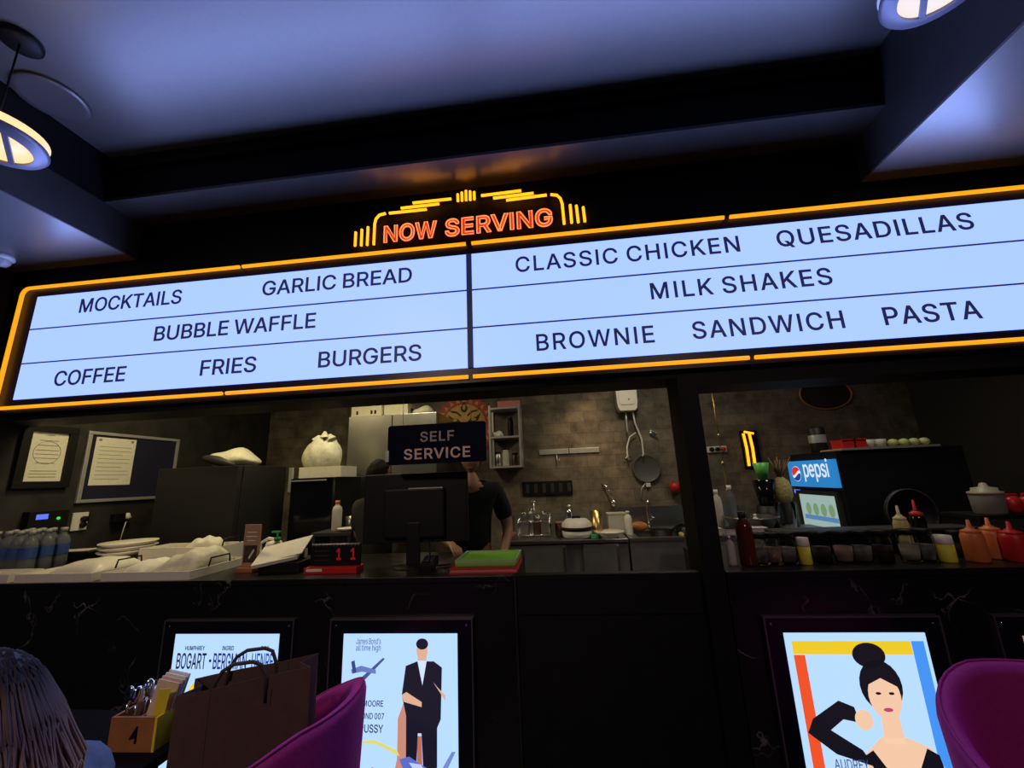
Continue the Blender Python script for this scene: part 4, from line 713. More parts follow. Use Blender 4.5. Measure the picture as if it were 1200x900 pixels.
for v in mb.bm.verts:
    p = v.co.copy(); a = math.atan2(p.y, p.x)
    v.co.x *= 1+0.05*math.sin(5*a+p.z*20); v.co.y *= 1+0.05*math.cos(7*a+p.z*25)
    if p.z > 0.33: v.co.z += 0.03*math.sin(a*3+1)
    v.co.z = max(0.0, v.co.z)
mb.build('bulging_bag', M['bagplastic'], t, True)
mb = MB()
for k, (x, zz) in enumerate(((-0.06, 0.40), (0.02, 0.43), (0.1, 0.405))):
    mb.lathe([(0.05, 0), (0.03, 0.03), (0.012, 0.06), (0, 0.062)], (x, -0.02, zz-0.05), 9, Matrix.Rotation(0.5-0.5*k, 4, 'Y'))
mb.build('gathered_top', M['bagplastic'], t, True)
# steel fridge
Y3 = 4.25
sx0, sx1 = ax(406, 540, Y3), ax(512, 540, Y3); sh = az(450, 486, Y3)
fridge('steel_refrigerator', 'tall two door stainless steel fridge with cartons on top', 'refrigerator', sx0, sx1, Y3, Y3+0.7, sh, (M['steel'], M['steel']), 2, True)
def carton(px0, px1, py, Y, hgt, label, m, dep=0.2, marks=True, zb=sh, group=None):
    a, b = ax(px0, py, Y), ax(px1, py, Y); t = thing('carton', label, 'box', ((a+b)/2, Y+dep/2, zb), 0, group); hw = (b-a)/2
    MB().b2((-hw, -dep/2, 0), (hw, dep/2, hgt), 0.004).build('box_body', m, t)
    mb = MB(); mb.b2((-hw, -dep/2, hgt), (-0.002, dep/2, hgt+0.003)); mb.b2((0.002, -dep/2, hgt), (hw, dep/2, hgt+0.003)); mb.build('lid_flaps', m, t)
    if marks:
        mb = MB()
        for u in (-0.6, 0.35, 0.6): mb.b2((hw*u-0.012, -dep/2-0.001, hgt*0.15), (hw*u+0.012, -dep/2, hgt*0.4))
        mb.build('printed_marks', M['blackplastic'], t)
    return t
wc = mat('white_carton', (0.74, 0.70, 0.52), 0.7, noise=0.04)
carton(412, 447, 478, 4.3, 0.165, 'white carton at the left end of the steel fridge top', wc)
carton(450, 478, 478, 4.34, 0.135, 'lower pale carton in the middle of the steel fridge top', wc, 0.22, False)
a = ax(480, 481, 4.36); b = ax(506, 481, 4.36)
t = thing('paper_sack', 'small flattened white sack at the right end of the steel fridge top', 'sack', ((a+b)/2, 4.45, sh))
mb = MB(); mb.sph((0, 0, 0.04), 0.13, (0.95, 0.6, 0.5), 18)
for v in mb.bm.verts: v.co.z = max(0, v.co.z+0.02*math.sin(v.co.x*25)); v.co.z *= 1-0.9*v.co.x
mb.build('sack_body', M['bagplastic'], t, True); MB().tube([(-0.12, 0, 0.06), (-0.16, 0, 0.085)], 0.018, 8).build('dark_opening', M['blackplastic'], t)

# wall art: round face panel
YA = YB-0.02
q = at(544, 499, YA); ra = abs(ax(579, 499, YA)-ax(509, 499, YA))/2
t = thing('face_wall_art', 'round red and yellow painted face panel on the kitchen wall', 'wall art', (q.x, YB, q.z))
rm = Matrix.Rotation(math.radians(90), 4, 'X')
def disc(r, y0, y1, n=40, wav=0.0, k=0): return [(r*(1+wav*math.cos(k*2*math.pi*i/n))*math.cos(2*math.pi*i/n), r*(1+wav*math.cos(k*2*math.pi*i/n))*math.sin(2*math.pi*i/n)) for i in range(n)]
cr = mat('crimson_art_paint', (0.45, 0.05, 0.07), 0.6, noise=0.1); ye = mat('ochre_art_paint', (0.55, 0.33, 0.07), 0.6, noise=0.08)
MB().prism(disc(ra, 0, 0, 96, 0.03, 24), 0.0, 0.010, rm).build('petal_rim', cr, t)
mb = MB()
for k in range(24):
    a = 2*math.pi*k/24; c = Vector((math.cos(a), math.sin(a))); n_ = Vector((-math.sin(a), math.cos(a)))
    p = [tuple(c*ra*0.95), tuple(c*ra*0.8+n_*ra*0.07), tuple(c*ra*0.8-n_*ra*0.07)]; mb.prism(p, 0.010, 0.0115, rm)
mb.build('rim_pattern', ye, t)
MB().prism(disc(ra*0.72, 0, 0, 48), 0.010, 0.014, rm).build('face_disc', ye, t)
mb = MB()
def curve_pts(pts): return pts
for s in (-1, 1):
    up = [(s*ra*0.12, ra*0.30), (s*ra*0.24, ra*0.42), (s*ra*0.42, ra*0.46), (s*ra*0.60, ra*0.62), (s*ra*0.44, ra*0.52), (s*ra*0.24, ra*0.49), (s*ra*0.10, ra*0.36)]
    ey = [(s*ra*0.10, ra*0.12), (s*ra*0.22, ra*0.24), (s*ra*0.38, ra*0.27), (s*ra*0.56, ra*0.40), (s*ra*0.46, ra*0.16), (s*ra*0.28, ra*0.10)]
    for p in (up, ey): mb.prism(p if s > 0 else p[::-1], 0.014, 0.0155, rm)
tri = [(ra*0.12*math.sin(2*math.pi*k/16)*(1 if math.cos(2*math.pi*k/16) < 0.2 else 0.55), ra*0.62-ra*0.18*-math.cos(2*math.pi*k/16)) for k in range(16)]
mb.prism(tri[::-1], 0.014, 0.0155, rm)
mb.prism([(-ra*0.06, ra*0.02), (ra*0.06, ra*0.02), (ra*0.12, -ra*0.2), (0, -ra*0.25), (-ra*0.12, -ra*0.2)], 0.014, 0.0155, rm)
mb.build('black_features', M['blackplastic'], t)
mb = MB(); mb.prism(ell(0, ra*0.62, ra*0.05, ra*0.09), 0.0155, 0.0165, rm)
for s in (-1, 1): mb.prism(ell(s*ra*0.32, ra*0.2, ra*0.09, ra*0.045), 0.0155, 0.0165, rm)
mb.build('eye_whites', ye, t)
mb = MB(); mb.prism([(-ra*0.26, -ra*0.42), (0, -ra*0.36), (ra*0.26, -ra*0.42), (0, -ra*0.52)], 0.014, 0.0155, rm); mb.build('lips', cr, t)

# wall rack
YR = YB-0.26
rx0, rx1 = ax(574, 510, YR), ax(609, 510, YR); rz = [az(592, 546, YR), az(592, 511, YR), az(592, 477, YR)]
t = thing('wall_rack', 'small aluminium wall rack with three shelves beside the round face panel', 'rack', ((rx0+rx1)/2, (YR+YB)/2, rz[0])); hx = (rx1-rx0)/2; hy = (YB-YR)/2
for sx in (-1, 1):
    for sy in (-1, 1): MB().b2((sx*hx-0.012, sy*(hy-0.012)-0.011, -0.02), (sx*hx+0.012, sy*(hy-0.012)+0.011, rz[2]-rz[0]+0.03)).build('upright', M['alu'], t)
for z in rz: MB().b2((-hx, -hy, z-rz[0]-0.02), (hx, hy, z-rz[0])).build('shelf', M['alu'], t)
def lathe_thing(name, label, cat, loc_, prof, m, group=None, cap=None, capm=None, seg=18):
    t = thing(name, label, cat, loc_, 0, group); MB().lathe(prof, (0, 0, 0), seg).build('body', m, t)
    if cap: MB().lathe(cap, (0, 0, 0), seg).build('lid', capm, t)
    return t
def jar_prof(r, h): return [(0, 0), (r*0.9, 0), (r, 0.008), (r, h*0.8), (r*0.85, h*0.9), (r*0.82, h), (0, h)]
def lid_prof(r, h, th=0.018): return [(0, h), (r*0.9, h), (r*0.9, h+th), (r*0.84, h+th+0.002), (0, h+th+0.002)]
for k, (dx, hh, m, lb) in enumerate(((-0.1, 0.15, M['steel'], 'steel canister on the bottom shelf of the wall rack, left one'), (-0.01, 0.19, M['frost'], 'pale jar in the middle of the wall rack bottom shelf'), (0.1, 0.13, M['darksauce'], 'dark jar on the bottom shelf of the wall rack, right one'))):
    lathe_thing('storage_jar', lb, 'jar', ((rx0+rx1)/2+dx, YR+0.1, rz[0]), jar_prof(0.04, hh), m, 'jars on the wall rack', lid_prof(0.04, hh), M['blackplastic'])
lathe_thing('storage_jar', 'tall dark bottle jar on the middle shelf of the wall rack', 'jar', ((rx0+rx1)/2+0.06, YR+0.12, rz[1]), jar_prof(0.035, 0.22), M['blackplastic'], 'jars on the wall rack', lid_prof(0.035, 0.22), M['darkgrey'])
t = thing('folded_cloth', 'crumpled pale cloth on the middle shelf of the wall rack', 'cloth', ((rx0+rx1)/2-0.1, YR+0.09, rz[1]))
mb = MB(); mb.sph((0, 0, 0.03), 0.075, (1, 0.8, 0.5), 16)
for v in mb.bm.verts: v.co.z = max(0, v.co.z+0.012*math.sin(v.co.x*60+v.co.y*50))
mb.build('cloth_heap', M['paper'], t, True)
carton(583, 609, 475, YR+0.02, 0.075, 'flat pink and white pack on top of the wall rack', M['pink'], 0.16, False, rz[2])

# ================================================================== KITCHEN BACK COUNTER
KZ = 0.9; KY0 = 4.36
t = thing('undercounter_fridge', 'dull steel undercounter fridge under the cooking pots', 'refrigerator', (0, 0, 0))
a, b = ax(596, 640, KY0), ax(737, 640, KY0); t.location = ((a+b)/2, (KY0+YB)/2, 0); hx = (b-a)/2; hy = (YB-KY0)/2
MB().b2((-hx, -hy+0.04, 0.08), (hx, hy-0.03, KZ-0.035)).build('body', M['steeldark'], t)
tp = MB().b2((-hx, -hy-0.01, KZ-0.035), (hx, hy-0.005, KZ), 0.004).build('worktop', M['steel'], t)
MB().b2((-hx, hy-0.02, KZ), (hx, hy-0.005, KZ+0.22)).build('backsplash', M['steeldark'], t)
for (p0, p1) in ((600, 664), (684, 727)):
    d0, d1 = ax(p0, 650, KY0)-t.location.x, ax(p1, 650, KY0)-t.location.x
    d = MB().b2((d0, -hy+0.005, 0.10), (d1, -hy+0.038, KZ-0.05), 0.004).build('door', M['steeldark'], t)
    MB().b2((d1-0.03, -hy-0.008, 0.2), (d1-0.008, -hy+0.004, KZ-0.06), 0.003).build('door_handle', M['steel'], d)
mb = MB()
for s in (-1, 1): mb.b2((s*(hx-0.05)-0.03, -hy+0.05, 0), (s*(hx-0.05)+0.03, hy-0.04, 0.08))
mb.build('plinth', M['blackplastic'], t)
t = thing('sink_unit', 'stainless steel sink unit right of the undercounter fridge', 'sink', (0, 0, 0))
a, b = ax(739, 640, KY0), 1.95; t.location = ((a+b)/2, (KY0+YB)/2, 0); hx = (b-a)/2
MB().b2((-hx, -hy+0.01, 0.06), (hx, -hy+0.03, KZ-0.03), 0.003).build('front_panel', mat('brushed_panel', (0.30, 0.30, 0.31), 0.42, 0.9, noise=0.15, nscale=8), t)
mb = MB(); mb.b2((-hx, -hy-0.01, KZ-0.03), (hx, -hy+0.08, KZ)); mb.b2((-hx, hy-0.12, KZ-0.03), (hx, hy-0.02, KZ)); mb.b2((-hx, -hy+0.08, KZ-0.03), (-hx+0.10, hy-0.12, KZ)); mb.b2((0.25, -hy+0.08, KZ-0.03), (hx, hy-0.12, KZ)); mb.build('rim', M['steel'], t)
mb = MB(); z0 = KZ-0.22
mb.b2((-hx+0.10, -hy+0.08, z0), (0.25, hy-0.12, z0+0.006)); mb.b2((-hx+0.095, -hy+0.08, z0), (-hx+0.10, hy-0.12, KZ-0.03)); mb.b2((0.25, -hy+0.08, z0), (0.255, hy-0.12, KZ-0.03)); mb.b2((-hx+0.1, -hy+0.075, z0), (0.25, -hy+0.08, KZ-0.03)); mb.b2((-hx+0.1, hy-0.12, z0), (0.25, hy-0.115, KZ-0.03))
mb.build('basin', M['steeldark'], t)
MB().b2((-hx, hy-0.02, KZ-0.03), (hx, hy-0.005, KZ+0.25)).build('backsplash', M['steel'], t)
for sx in (-1, 1): MB().b2((sx*(hx-0.03)-0.02, -hy+0.05, 0), (sx*(hx-0.03)+0.02, hy-0.05, KZ-0.03)).build('leg', M['steeldark'], t)
fx = ax(762, 612, 4.85)-t.location.x
fa = MB(); fa.tube([(fx, hy-0.07, KZ), (fx, hy-0.07, KZ+0.27), (fx, hy-0.09, KZ+0.32), (fx, hy-0.14, KZ+0.33), (fx, hy-0.18, KZ+0.29)], 0.013, 10); fa.cyl((fx, hy-0.07, KZ), 0.024, 0.04, 14); fa.tube([(fx, hy-0.07, KZ+0.1), (fx+0.06, hy-0.1, KZ+0.14)], 0.008, 8)
fa.build('faucet', M['chrome'], t)

def kx(px, py, Y): return ax(px, py, Y)
# pots and things on the counter
t = thing('insulated_casserole', 'round white casserole with a black band on the steel counter', 'casserole', (kx(676, 620, 4.5), 4.5, KZ))
MB().lathe([(0, 0), (0.12, 0), (0.15, 0.02), (0.155, 0.075), (0, 0.075)], (0, 0, 0), 28).build('bowl', M['white'], t)
MB().lathe([(0.15, 0.075), (0.16, 0.078), (0.16, 0.11), (0.15, 0.113)], (0, 0, 0), 28).build('black_band', M['blackplastic'], t)
MB().lathe([(0.158, 0.112), (0.15, 0.15), (0.11, 0.185), (0, 0.195)], (0, 0, 0), 28).build('lid', M['white'], t)
MB().box((0, 0, 0.203), (0.09, 0.04, 0.025), 0, 0.008).build('lid_handle', M['blackplastic'], t)
t = thing('flask', 'slim stainless flask standing behind the casserole', 'flask', (kx(667, 600, 4.72), 4.72, KZ))
MB().lathe([(0, 0), (0.038, 0), (0.04, 0.01), (0.04, 0.24), (0.03, 0.27), (0, 0.27)], (0, 0, 0), 20).build('body', M['chrome'], t)
MB().lathe([(0, 0.27), (0.03, 0.27), (0.03, 0.31), (0, 0.32)], (0, 0, 0), 20).build('cap', M['steel'], t)
lathe_thing('steel_canister', 'tall brassy steel canister right of the casserole', 'canister', (kx(698, 600, 4.62), 4.62, KZ), [(0, 0), (0.06, 0), (0.062, 0.01), (0.062, 0.25), (0.058, 0.25), (0.055, 0.03), (0, 0.03)], M['gold'])
t = thing('plate', 'cream plate leaning low on the steel counter edge', 'plate', (kx(714, 620, 4.46), 4.47, KZ))
MB().lathe([(0, 0), (0.09, 0), (0.10, 0.02), (0.155, 0.055), (0.155, 0.06), (0.095, 0.03), (0, 0.012)], (0, 0, 0), 30).build('dish', M['cream'], t)
t = thing('green_sponge', 'small green sponge between the casserole and the plate', 'sponge', (kx(696, 622, 4.42), 4.42, KZ)); MB().box((0, 0, 0.02), (0.08, 0.05, 0.04), 0.2, 0.006).build('pad', mat('green_pad', (0.06, 0.35, 0.15), 0.8), t)
t = thing('plastic_tub', 'translucent lidded tub behind the cream plate', 'tub', (kx(721, 598, 4.74), 4.74, KZ))
MB().box((0, 0, 0.10), (0.19, 0.14, 0.20), 0, 0.012).build('tub_body', M['frost'], t); MB().box((0, 0, 0.208), (0.2, 0.15, 0.016), 0, 0.004).build('lid', M['frost'], t)
def bottle(name, label, px, py, Y, z, r, h, m, capm, cat='bottle', group=None, nozzle=False):
    t = thing(name, label, cat, (ax(px, py, Y), Y, z), 0, group)
    MB().lathe([(0, 0), (r*0.92, 0), (r, 0.008), (r, h*0.68), (r*0.85, h*0.78), (r*0.4, h*0.86), (r*0.4, h*0.9), (0, h*0.9)], (0, 0, 0), 20).build('body', m, t)
    if nozzle: MB().lathe([(0, h*0.78), (r*0.86, h*0.77), (r*0.86, h*0.83), (r*0.45, h*0.87), (r*0.22, h*0.92), (r*0.14, h*1.12), (0, h*1.12)], (0, 0, 0), 16).build('nozzle', capm, t)
    else: MB().lathe([(0, h*0.89), (r*0.46, h*0.89), (r*0.46, h), (0, h)], (0, 0, 0), 16).build('cap', capm, t)
    return t
bottle('soap_bottle', 'white bottle standing at the left end of the sink', 735, 600, 4.6, KZ, 0.04, 0.24, M['white'], M['white'])
t = thing('food_pack', 'orange and green packet lying behind the sink', 'packet', (kx(748, 605, 4.84), 4.86, KZ)); MB().sph((0, 0, 0.05), 0.09, (1.1, 0.6, 0.55), 16).build('pouch', mat('orange_packet', (0.5, 0.2, 0.05), 0.5, noise=0.5, nscale=12), t, True)
t = thing('yellow_cloth', 'folded yellow cloth on the right rim of the sink', 'cloth', (kx(805, 618, 4.42), 4.41, KZ)); MB().box((0, 0, 0.018), (0.16, 0.09, 0.036), 0.1, 0.014).build('folds', mat('yellow_rag', (0.6, 0.52, 0.2), 0.9, noise=0.1), t)
# pans in sink
for k, (px, dz, lb) in enumerate(((772, 0.0, 'black pan stacked at the left in the sink'), (803, 0.03, 'black pan piled at the right in the sink'))):
    t = thing('black_pan', lb, 'pan', (kx(px, 605, 4.68), 4.68, KZ-0.214)); 
    MB().lathe([(0, 0), (0.09, 0), (0.1, 0.01), (0.115, 0.25+dz), (0.11, 0.25+dz), (0.095, 0.02), (0, 0.015)], (0, 0, 0), 24).build('vessel', M['blackplastic'], t)
    MB().tube([(0.1, 0, 0.23+dz), (0.17, 0.02, 0.27+dz), (0.24, 0.04, 0.29+dz)], 0.012, 8).build('pan_handle', M['blackplastic'], t)
# coffee jars / chrome rack cluster left
t = thing('chrome_rack', 'chrome wire rack of small bottles at the left of the steel counter', 'rack', (kx(626, 610, 4.68), 4.68, KZ))
mb = MB(); mb.tube([(-0.17, -0.07, 0.02), (0.17, -0.07, 0.02), (0.17, 0.07, 0.02), (-0.17, 0.07, 0.02)], 0.006, 6, closed=True); mb.tube([(-0.17, -0.07, 0.16), (0.17, -0.07, 0.16), (0.17, 0.07, 0.16), (-0.17, 0.07, 0.16)], 0.006, 6, closed=True)
for x in (-0.17, 0.17):
    for y in (-0.07, 0.07): mb.tube([(x, y, 0), (x, y, 0.22)], 0.006, 6)
mb.tube([(0, 0.06, 0.02), (0, 0.06, 0.34), (0.03, 0.06, 0.36), (-0.03, 0.06, 0.36)], 0.008, 6); mb.build('wire_frame', M['chrome'], t)
MB().b2((-0.165, -0.065, 0.012), (0.165, 0.065, 0.018)).build('base_tray', M['chrome'], t)
for k, (dx, m, h) in enumerate(((-0.11, M['glass'], 0.2), (-0.035, M['steel'], 0.24), (0.04, M['darksauce'], 0.17), (0.115, M['glass'], 0.21))):
    lathe_thing('spice_bottle', ('clear glass bottle at the left end of the chrome rack', 'steel shaker second in the chrome rack', 'dark shaker third in the chrome rack', 'clear glass bottle at the right end of the chrome rack')[k], 'bottle', (t.location.x+dx, 4.68, KZ+0.018), jar_prof(0.032, h), m, 'bottles in the chrome rack', lid_prof(0.032, h, 0.03), M['chrome'])
lathe_thing('orange_bowl', 'small orange bowl at the left end of the steel counter', 'bowl', (kx(595, 622, 4.45), 4.47, KZ), [(0, 0), (0.04, 0), (0.075, 0.07), (0.07, 0.07), (0.036, 0.008), (0, 0.008)], mat('orange_plastic', (0.6, 0.12, 0.03), 0.4))
lathe_thing('glass_tumbler', 'clear tumbler right of the chrome rack on the steel counter', 'glass', (kx(648, 615, 4.55), 4.55, KZ), [(0, 0), (0.03, 0), (0.038, 0.14), (0.035, 0.14), (0.028, 0.01), (0, 0.01)], M['glass'])
lathe_thing('brown_jar', 'squat brown jar left of the casserole', 'jar', (kx(656, 612, 4.62), 4.64, KZ), jar_prof(0.05, 0.13), M['darksauce'], None, lid_prof(0.05, 0.13), M['wood'])

# wall fittings of kitchen
a, b = at(632, 530, YB-0.02), at(702, 527, YB-0.02)
t = thing('wall_rail', 'long white wall rail with a hook above the steel counter', 'rail', ((a.x+b.x)/2, YB, (a.z+b.z)/2-0.02)); hx = (b.x-a.x)/2
MB().b2((-hx, -0.02, -0.01), (-0.005, 0, 0.05), 0.003).build('rail_half', M['alu'], t); MB().b2((0.005, -0.02, -0.01), (hx, 0, 0.05), 0.003).build('rail_half', M['alu'], t)
MB().tube([(-hx*0.42, -0.01, -0.01), (-hx*0.42, -0.02, -0.07), (-hx*0.37, -0.035, -0.10), (-hx*0.34, -0.04, -0.07)], 0.006, 6).build('hook', M['alu'], t)
a = at(612, 573, YB-0.03); b = at(671, 572, YB-0.03)
t = thing('magnetic_strip', 'dark utensil strip on the kitchen wall above the chrome rack', 'rail', ((a.x+b.x)/2, YB, a.z)); hx = (b.x-a.x)/2; MB().b2((-hx, -0.03, -0.08), (hx, 0, 0.08), 0.006).build('strip', M['blackplastic'], t)
for k in range(6): MB().b2((-hx*0.85+k*hx*0.33, -0.034, -0.05), (-hx*0.85+k*hx*0.33+0.04, -0.03, 0.05)).build('utensil_slot', M['darkgrey'], t)
# water heater
a = at(722, 462, 4.85); b = at(748, 480, 4.85)
t = thing('water_heater', 'white box water heater high on the tiled kitchen wall', 'water heater', ((a.x+b.x)/2, YB, az(736, 481, 4.85))); hx = (b.x-a.x)/2
pr = []
Hh = 0.42
for (hw_, z) in ((0.72, 0.0), (0.90, 0.03), (1.0, 0.10), (1.0, Hh-0.04), (0.93, Hh)): pr.append((hx*hw_, z))
poly = [(-x, z) for x, z in pr]+[(x, z) for x, z in reversed(pr)]
MB().prism(poly, 0, 0.16, Matrix(((1, 0, 0, 0), (0, 0, -1, 0), (0, 1, 0, 0), (0, 0, 0, 1)))).build('casing', mat('heater_white', (0.75, 0.73, 0.66), 0.35), t)
MB().prism([(x*0.8, z*0.8+0.07) for x, z in poly], 0.16, 0.172, Matrix(((1, 0, 0, 0), (0, 0, -1, 0), (0, 1, 0, 0), (0, 0, 0, 1)))).build('front_cover', mat('heater_white2', (0.78, 0.76, 0.69), 0.3), t)
MB().cyl((0.02, -0.172, 0.13), 0.011, 0.006, 12, m=Matrix.Rotation(math.radians(90), 4, 'X')).build('indicator', M['orange'], t)
def hp(px, py): return at(px, py, 4.93)-Vector(t.location)
MB().tube([hp(733, 480), hp(734, 492), hp(735, 505), hp(737, 509)], 0.011, 8).build('pipe', M['alu'], t)
MB().tube([hp(741, 480), hp(744, 495), hp(752, 515), hp(754, 532), hp(753, 535)], 0.010, 8).build('hose', M['white'], t)
MB().tube([hp(745, 507), hp(738, 512), hp(735, 523), hp(735, 533), hp(737, 539)], 0.009, 8).build('hose', M['white'], t)
a = at(765, 508, YB-0.03)
t = thing('wall_tap', 'steel stop tap on the tiled wall right of the heater', 'tap', (a.x, YB, a.z))
MB().cyl((0, 0, 0), 0.035, 0.015, 16, m=Matrix.Rotation(math.radians(90), 4, 'X')).build('flange', M['steel'], t); MB().tube([(0, -0.01, 0), (0, -0.06, 0)], 0.016, 10).build('stem', M['steel'], t); MB().box((0, -0.07, 0.01), (0.09, 0.02, 0.022), 0, 0.006, ry=0.5).build('tap_lever', M['steel'], t)
a = at(735, 536, YB-0.03)
t = thing('pipe_valve', 'small chrome valve at the end of the white hose', 'valve', (a.x, YB, a.z)); MB().tube([(0, 0, 0), (0, -0.05, 0)], 0.02, 10).build('valve_body', M['chrome'], t); MB().tube([(-0.04, -0.05, -0.01), (0.05, -0.05, 0.01)], 0.009, 8).build('valve_lever', M['chrome'], t)
# hanging strainer
a = at(758, 549, YB-0.05); t = thing('hanging_strainer', 'round mesh strainer hanging on the wall below the heater hose', 'strainer', (a.x, YB, a.z))
MB().lathe([(0.155, 0.03), (0.158, 0.04), (0.15, 0.04), (0.13, 0.015), (0.08, 0.003), (0, 0), (0, 0.002), (0.08, 0.006), (0.13, 0.02), (0.155, 0.03)], (0, -0.002, 0), 28, Matrix.Rotation(math.radians(90), 4, 'X')).build('mesh_bowl', mat('strainer_mesh', (0.10, 0.10, 0.09), 0.55, 0.3), t)
MB().tube([(-0.02, -0.03, -0.155), (-0.08, -0.04, -0.22), (-0.10, -0.04, -0.32)], 0.006, 6).build('wire_handle', M['alu'], t); MB().box((0.0, -0.03, -0.185), (0.05, 0.02, 0.045), 0, 0.006).build('clip', M['white'], t)
# red cup hanging
a = at(791, 571, YB-0.06); t = thing('red_cup', 'small red mug hanging on the wall beside the pillar', 'cup', (a.x, YB-0.06, a.z-0.05))
MB().lathe([(0, 0), (0.05, 0), (0.06, 0.1), (0.055, 0.1), (0.045, 0.008), (0, 0.008)], (0, 0, 0), 18).build('cup_body', M['red'], t); MB().tube([(0.055, 0, 0.08), (0.09, 0, 0.07), (0.09, 0, 0.03), (0.052, 0, 0.02)], 0.006, 6).build('cup_handle', M['red'], t); MB().tube([(0, 0.055, 0.09), (0, 0.06, 0.12)], 0.004, 6).build('peg', M['darkgrey'], t)
# hanging ladles
a = at(710, 574, YB-0.04); t = thing('hanging_ladle', 'shiny steel ladle hanging on the wall above the brassy canister', 'ladle', (a.x, YB-0.03, a.z))
MB().tube([(-0.04, 0.03, 0.07), (0.0, -0.01, 0.05), (0.05, -0.02, -0.05), (0.07, -0.02, -0.12)], 0.009, 8).build('ladle_handle', M['chrome'], t); MB().sph((0.075, -0.03, -0.15), 0.04, (1, 0.7, 1), 14).build('ladle_bowl', M['chrome'], t)

# ================================================================== RIGHT KITCHEN AREA
WZ = az(880, 627, 3.2); WX0, WX1 = 0.98, 1.98
t = thing('prep_table', 'dark steel prep table behind the jars, left of the soft drink cooler', 'table', ((WX0+WX1)/2, 3.45, 0)); hx = (WX1-WX0)/2
MB().b2((-hx, -0.25, WZ-0.04), (hx, 0.25, WZ), 0.004).build('table_top', M['steeldark'], t)
for sx in (-1, 1):
    for sy in (-1, 1): MB().b2((sx*(hx-0.03)-0.02, sy*0.22-0.02, 0), (sx*(hx-0.03)+0.02, sy*0.22+0.02, WZ-0.04)).build('leg', M['steeldark'], t)
def tub(px0, px1, pyt, Y, label, m, lidm, z=None):
    z = WZ if z is None else z
    a, b = ax(px0, 610, Y), ax(px1, 610, Y); h = az((px0+px1)/2, pyt, Y)-z; t = thing('food_tub', label, 'tub', ((a+b)/2, Y, z), 0, 'tubs on the prep table')
    hw = (b-a)/2; MB().box((0, 0, h*0.45), (hw*2, 0.12, h*0.9), 0, 0.008).build('tub_body', m, t); MB().box((0, 0, h*0.95), (hw*2+0.008, 0.128, h*0.1), 0, 0.003).build('lid', lidm, t)
tub(826, 841, 618, 3.24, 'white tub at the left end of the prep table', M['white'], M['white'])
tub(845, 856, 618, 3.24, 'white tub second from the left on the prep table', M['white'], M['blackplastic'])
tub(874, 893, 617, 3.24, 'long white tub in the middle of the prep table front', M['white'], M['white'])
lathe_thing('steel_basin', 'wide steel basin on the prep table behind the white tubs', 'basin', (ax(874, 605, 3.5), 3.42, WZ), [(0, 0), (0.12, 0), (0.19, 0.10), (0.195, 0.10), (0.19, 0.105), (0.11, 0.01), (0, 0.01)], M['steel'])
lathe_thing('glass_tumbler', 'tall clear tumbler on the prep table beside the cooler', 'glass', (ax(922, 605, 3.4), 3.4, WZ), [(0, 0), (0.055, 0), (0.07, 0.2), (0.065, 0.2), (0.05, 0.01), (0, 0.01)], M['glass'])
bottle('oil_bottle', 'slim pale bottle at the back left of the prep table', 842, 600, 3.6, WZ, 0.035, 0.3, M['frost'], M['white'])
bottle('oil_bottle', 'slim white capped bottle in front of the steel basin', 884, 600, 3.3, WZ, 0.022, 0.13, M['white'], M['white'])
bottle('oil_bottle', 'tall pale bottle with white cap right of the slim pale bottle', 858, 598, 3.62, WZ, 0.04, 0.33, M['clear'], M['white'])
# blender with green jug : dark tower with green cup on top
t = thing('blender', 'dark blender with a green cup on top left of the pineapple', 'blender', (ax(899, 580, 3.6), 3.62, WZ))
MB().lathe([(0, 0), (0.10, 0), (0.105, 0.02), (0.08, 0.16), (0, 0.16)], (0, 0, 0), 20).build('motor_base', M['blackplastic'], t)
MB().lathe([(0.05, 0.16), (0.06, 0.17), (0.085, 0.36), (0.05, 0.37), (0, 0.37)], (0, 0, 0), 20).build('jug', M['paneblack'], t)
zt = 0.37+WZ
lathe_thing('green_cup', 'bright green plastic cup standing on the dark blender', 'cup', (t.location.x, 3.62, zt), [(0, 0), (0.035, 0), (0.06, 0.13), (0.055, 0.13), (0.03, 0.006), (0, 0.006)], M['greencup'])
# pineapple
t = thing('pineapple', 'pineapple with dry brown leaves beside the soft drink cooler', 'fruit', (ax(926, 595, 3.55), 3.62, WZ+0.18))
MB().lathe([(0, 0), (0.045, 0.005), (0.068, 0.05), (0.07, 0.11), (0.055, 0.17), (0.02, 0.2), (0, 0.2)], (0, 0, 0), 18).build('fruit_body', M['pineskin'], t)
for k in range(9):
    a = k*2.4; r = 0.02+0.06*(k % 3)/2
    MB().tube([(0, 0, 0.19), (r*0.6*math.cos(a), r*0.6*math.sin(a), 0.27), (r*1.2*math.cos(a), r*1.2*math.sin(a), 0.34+0.02*(k % 2))], 0.014, 5, 0.002).build('leaf', M['leaf'], t)
lathe_thing('steel_canister', 'dark canister under the pineapple on the prep table', 'canister', (t.location.x, 3.62, WZ), [(0, 0), (0.075, 0), (0.078, 0.01), (0.078, 0.17), (0.07, 0.18), (0, 0.18)], M['darkgrey'])
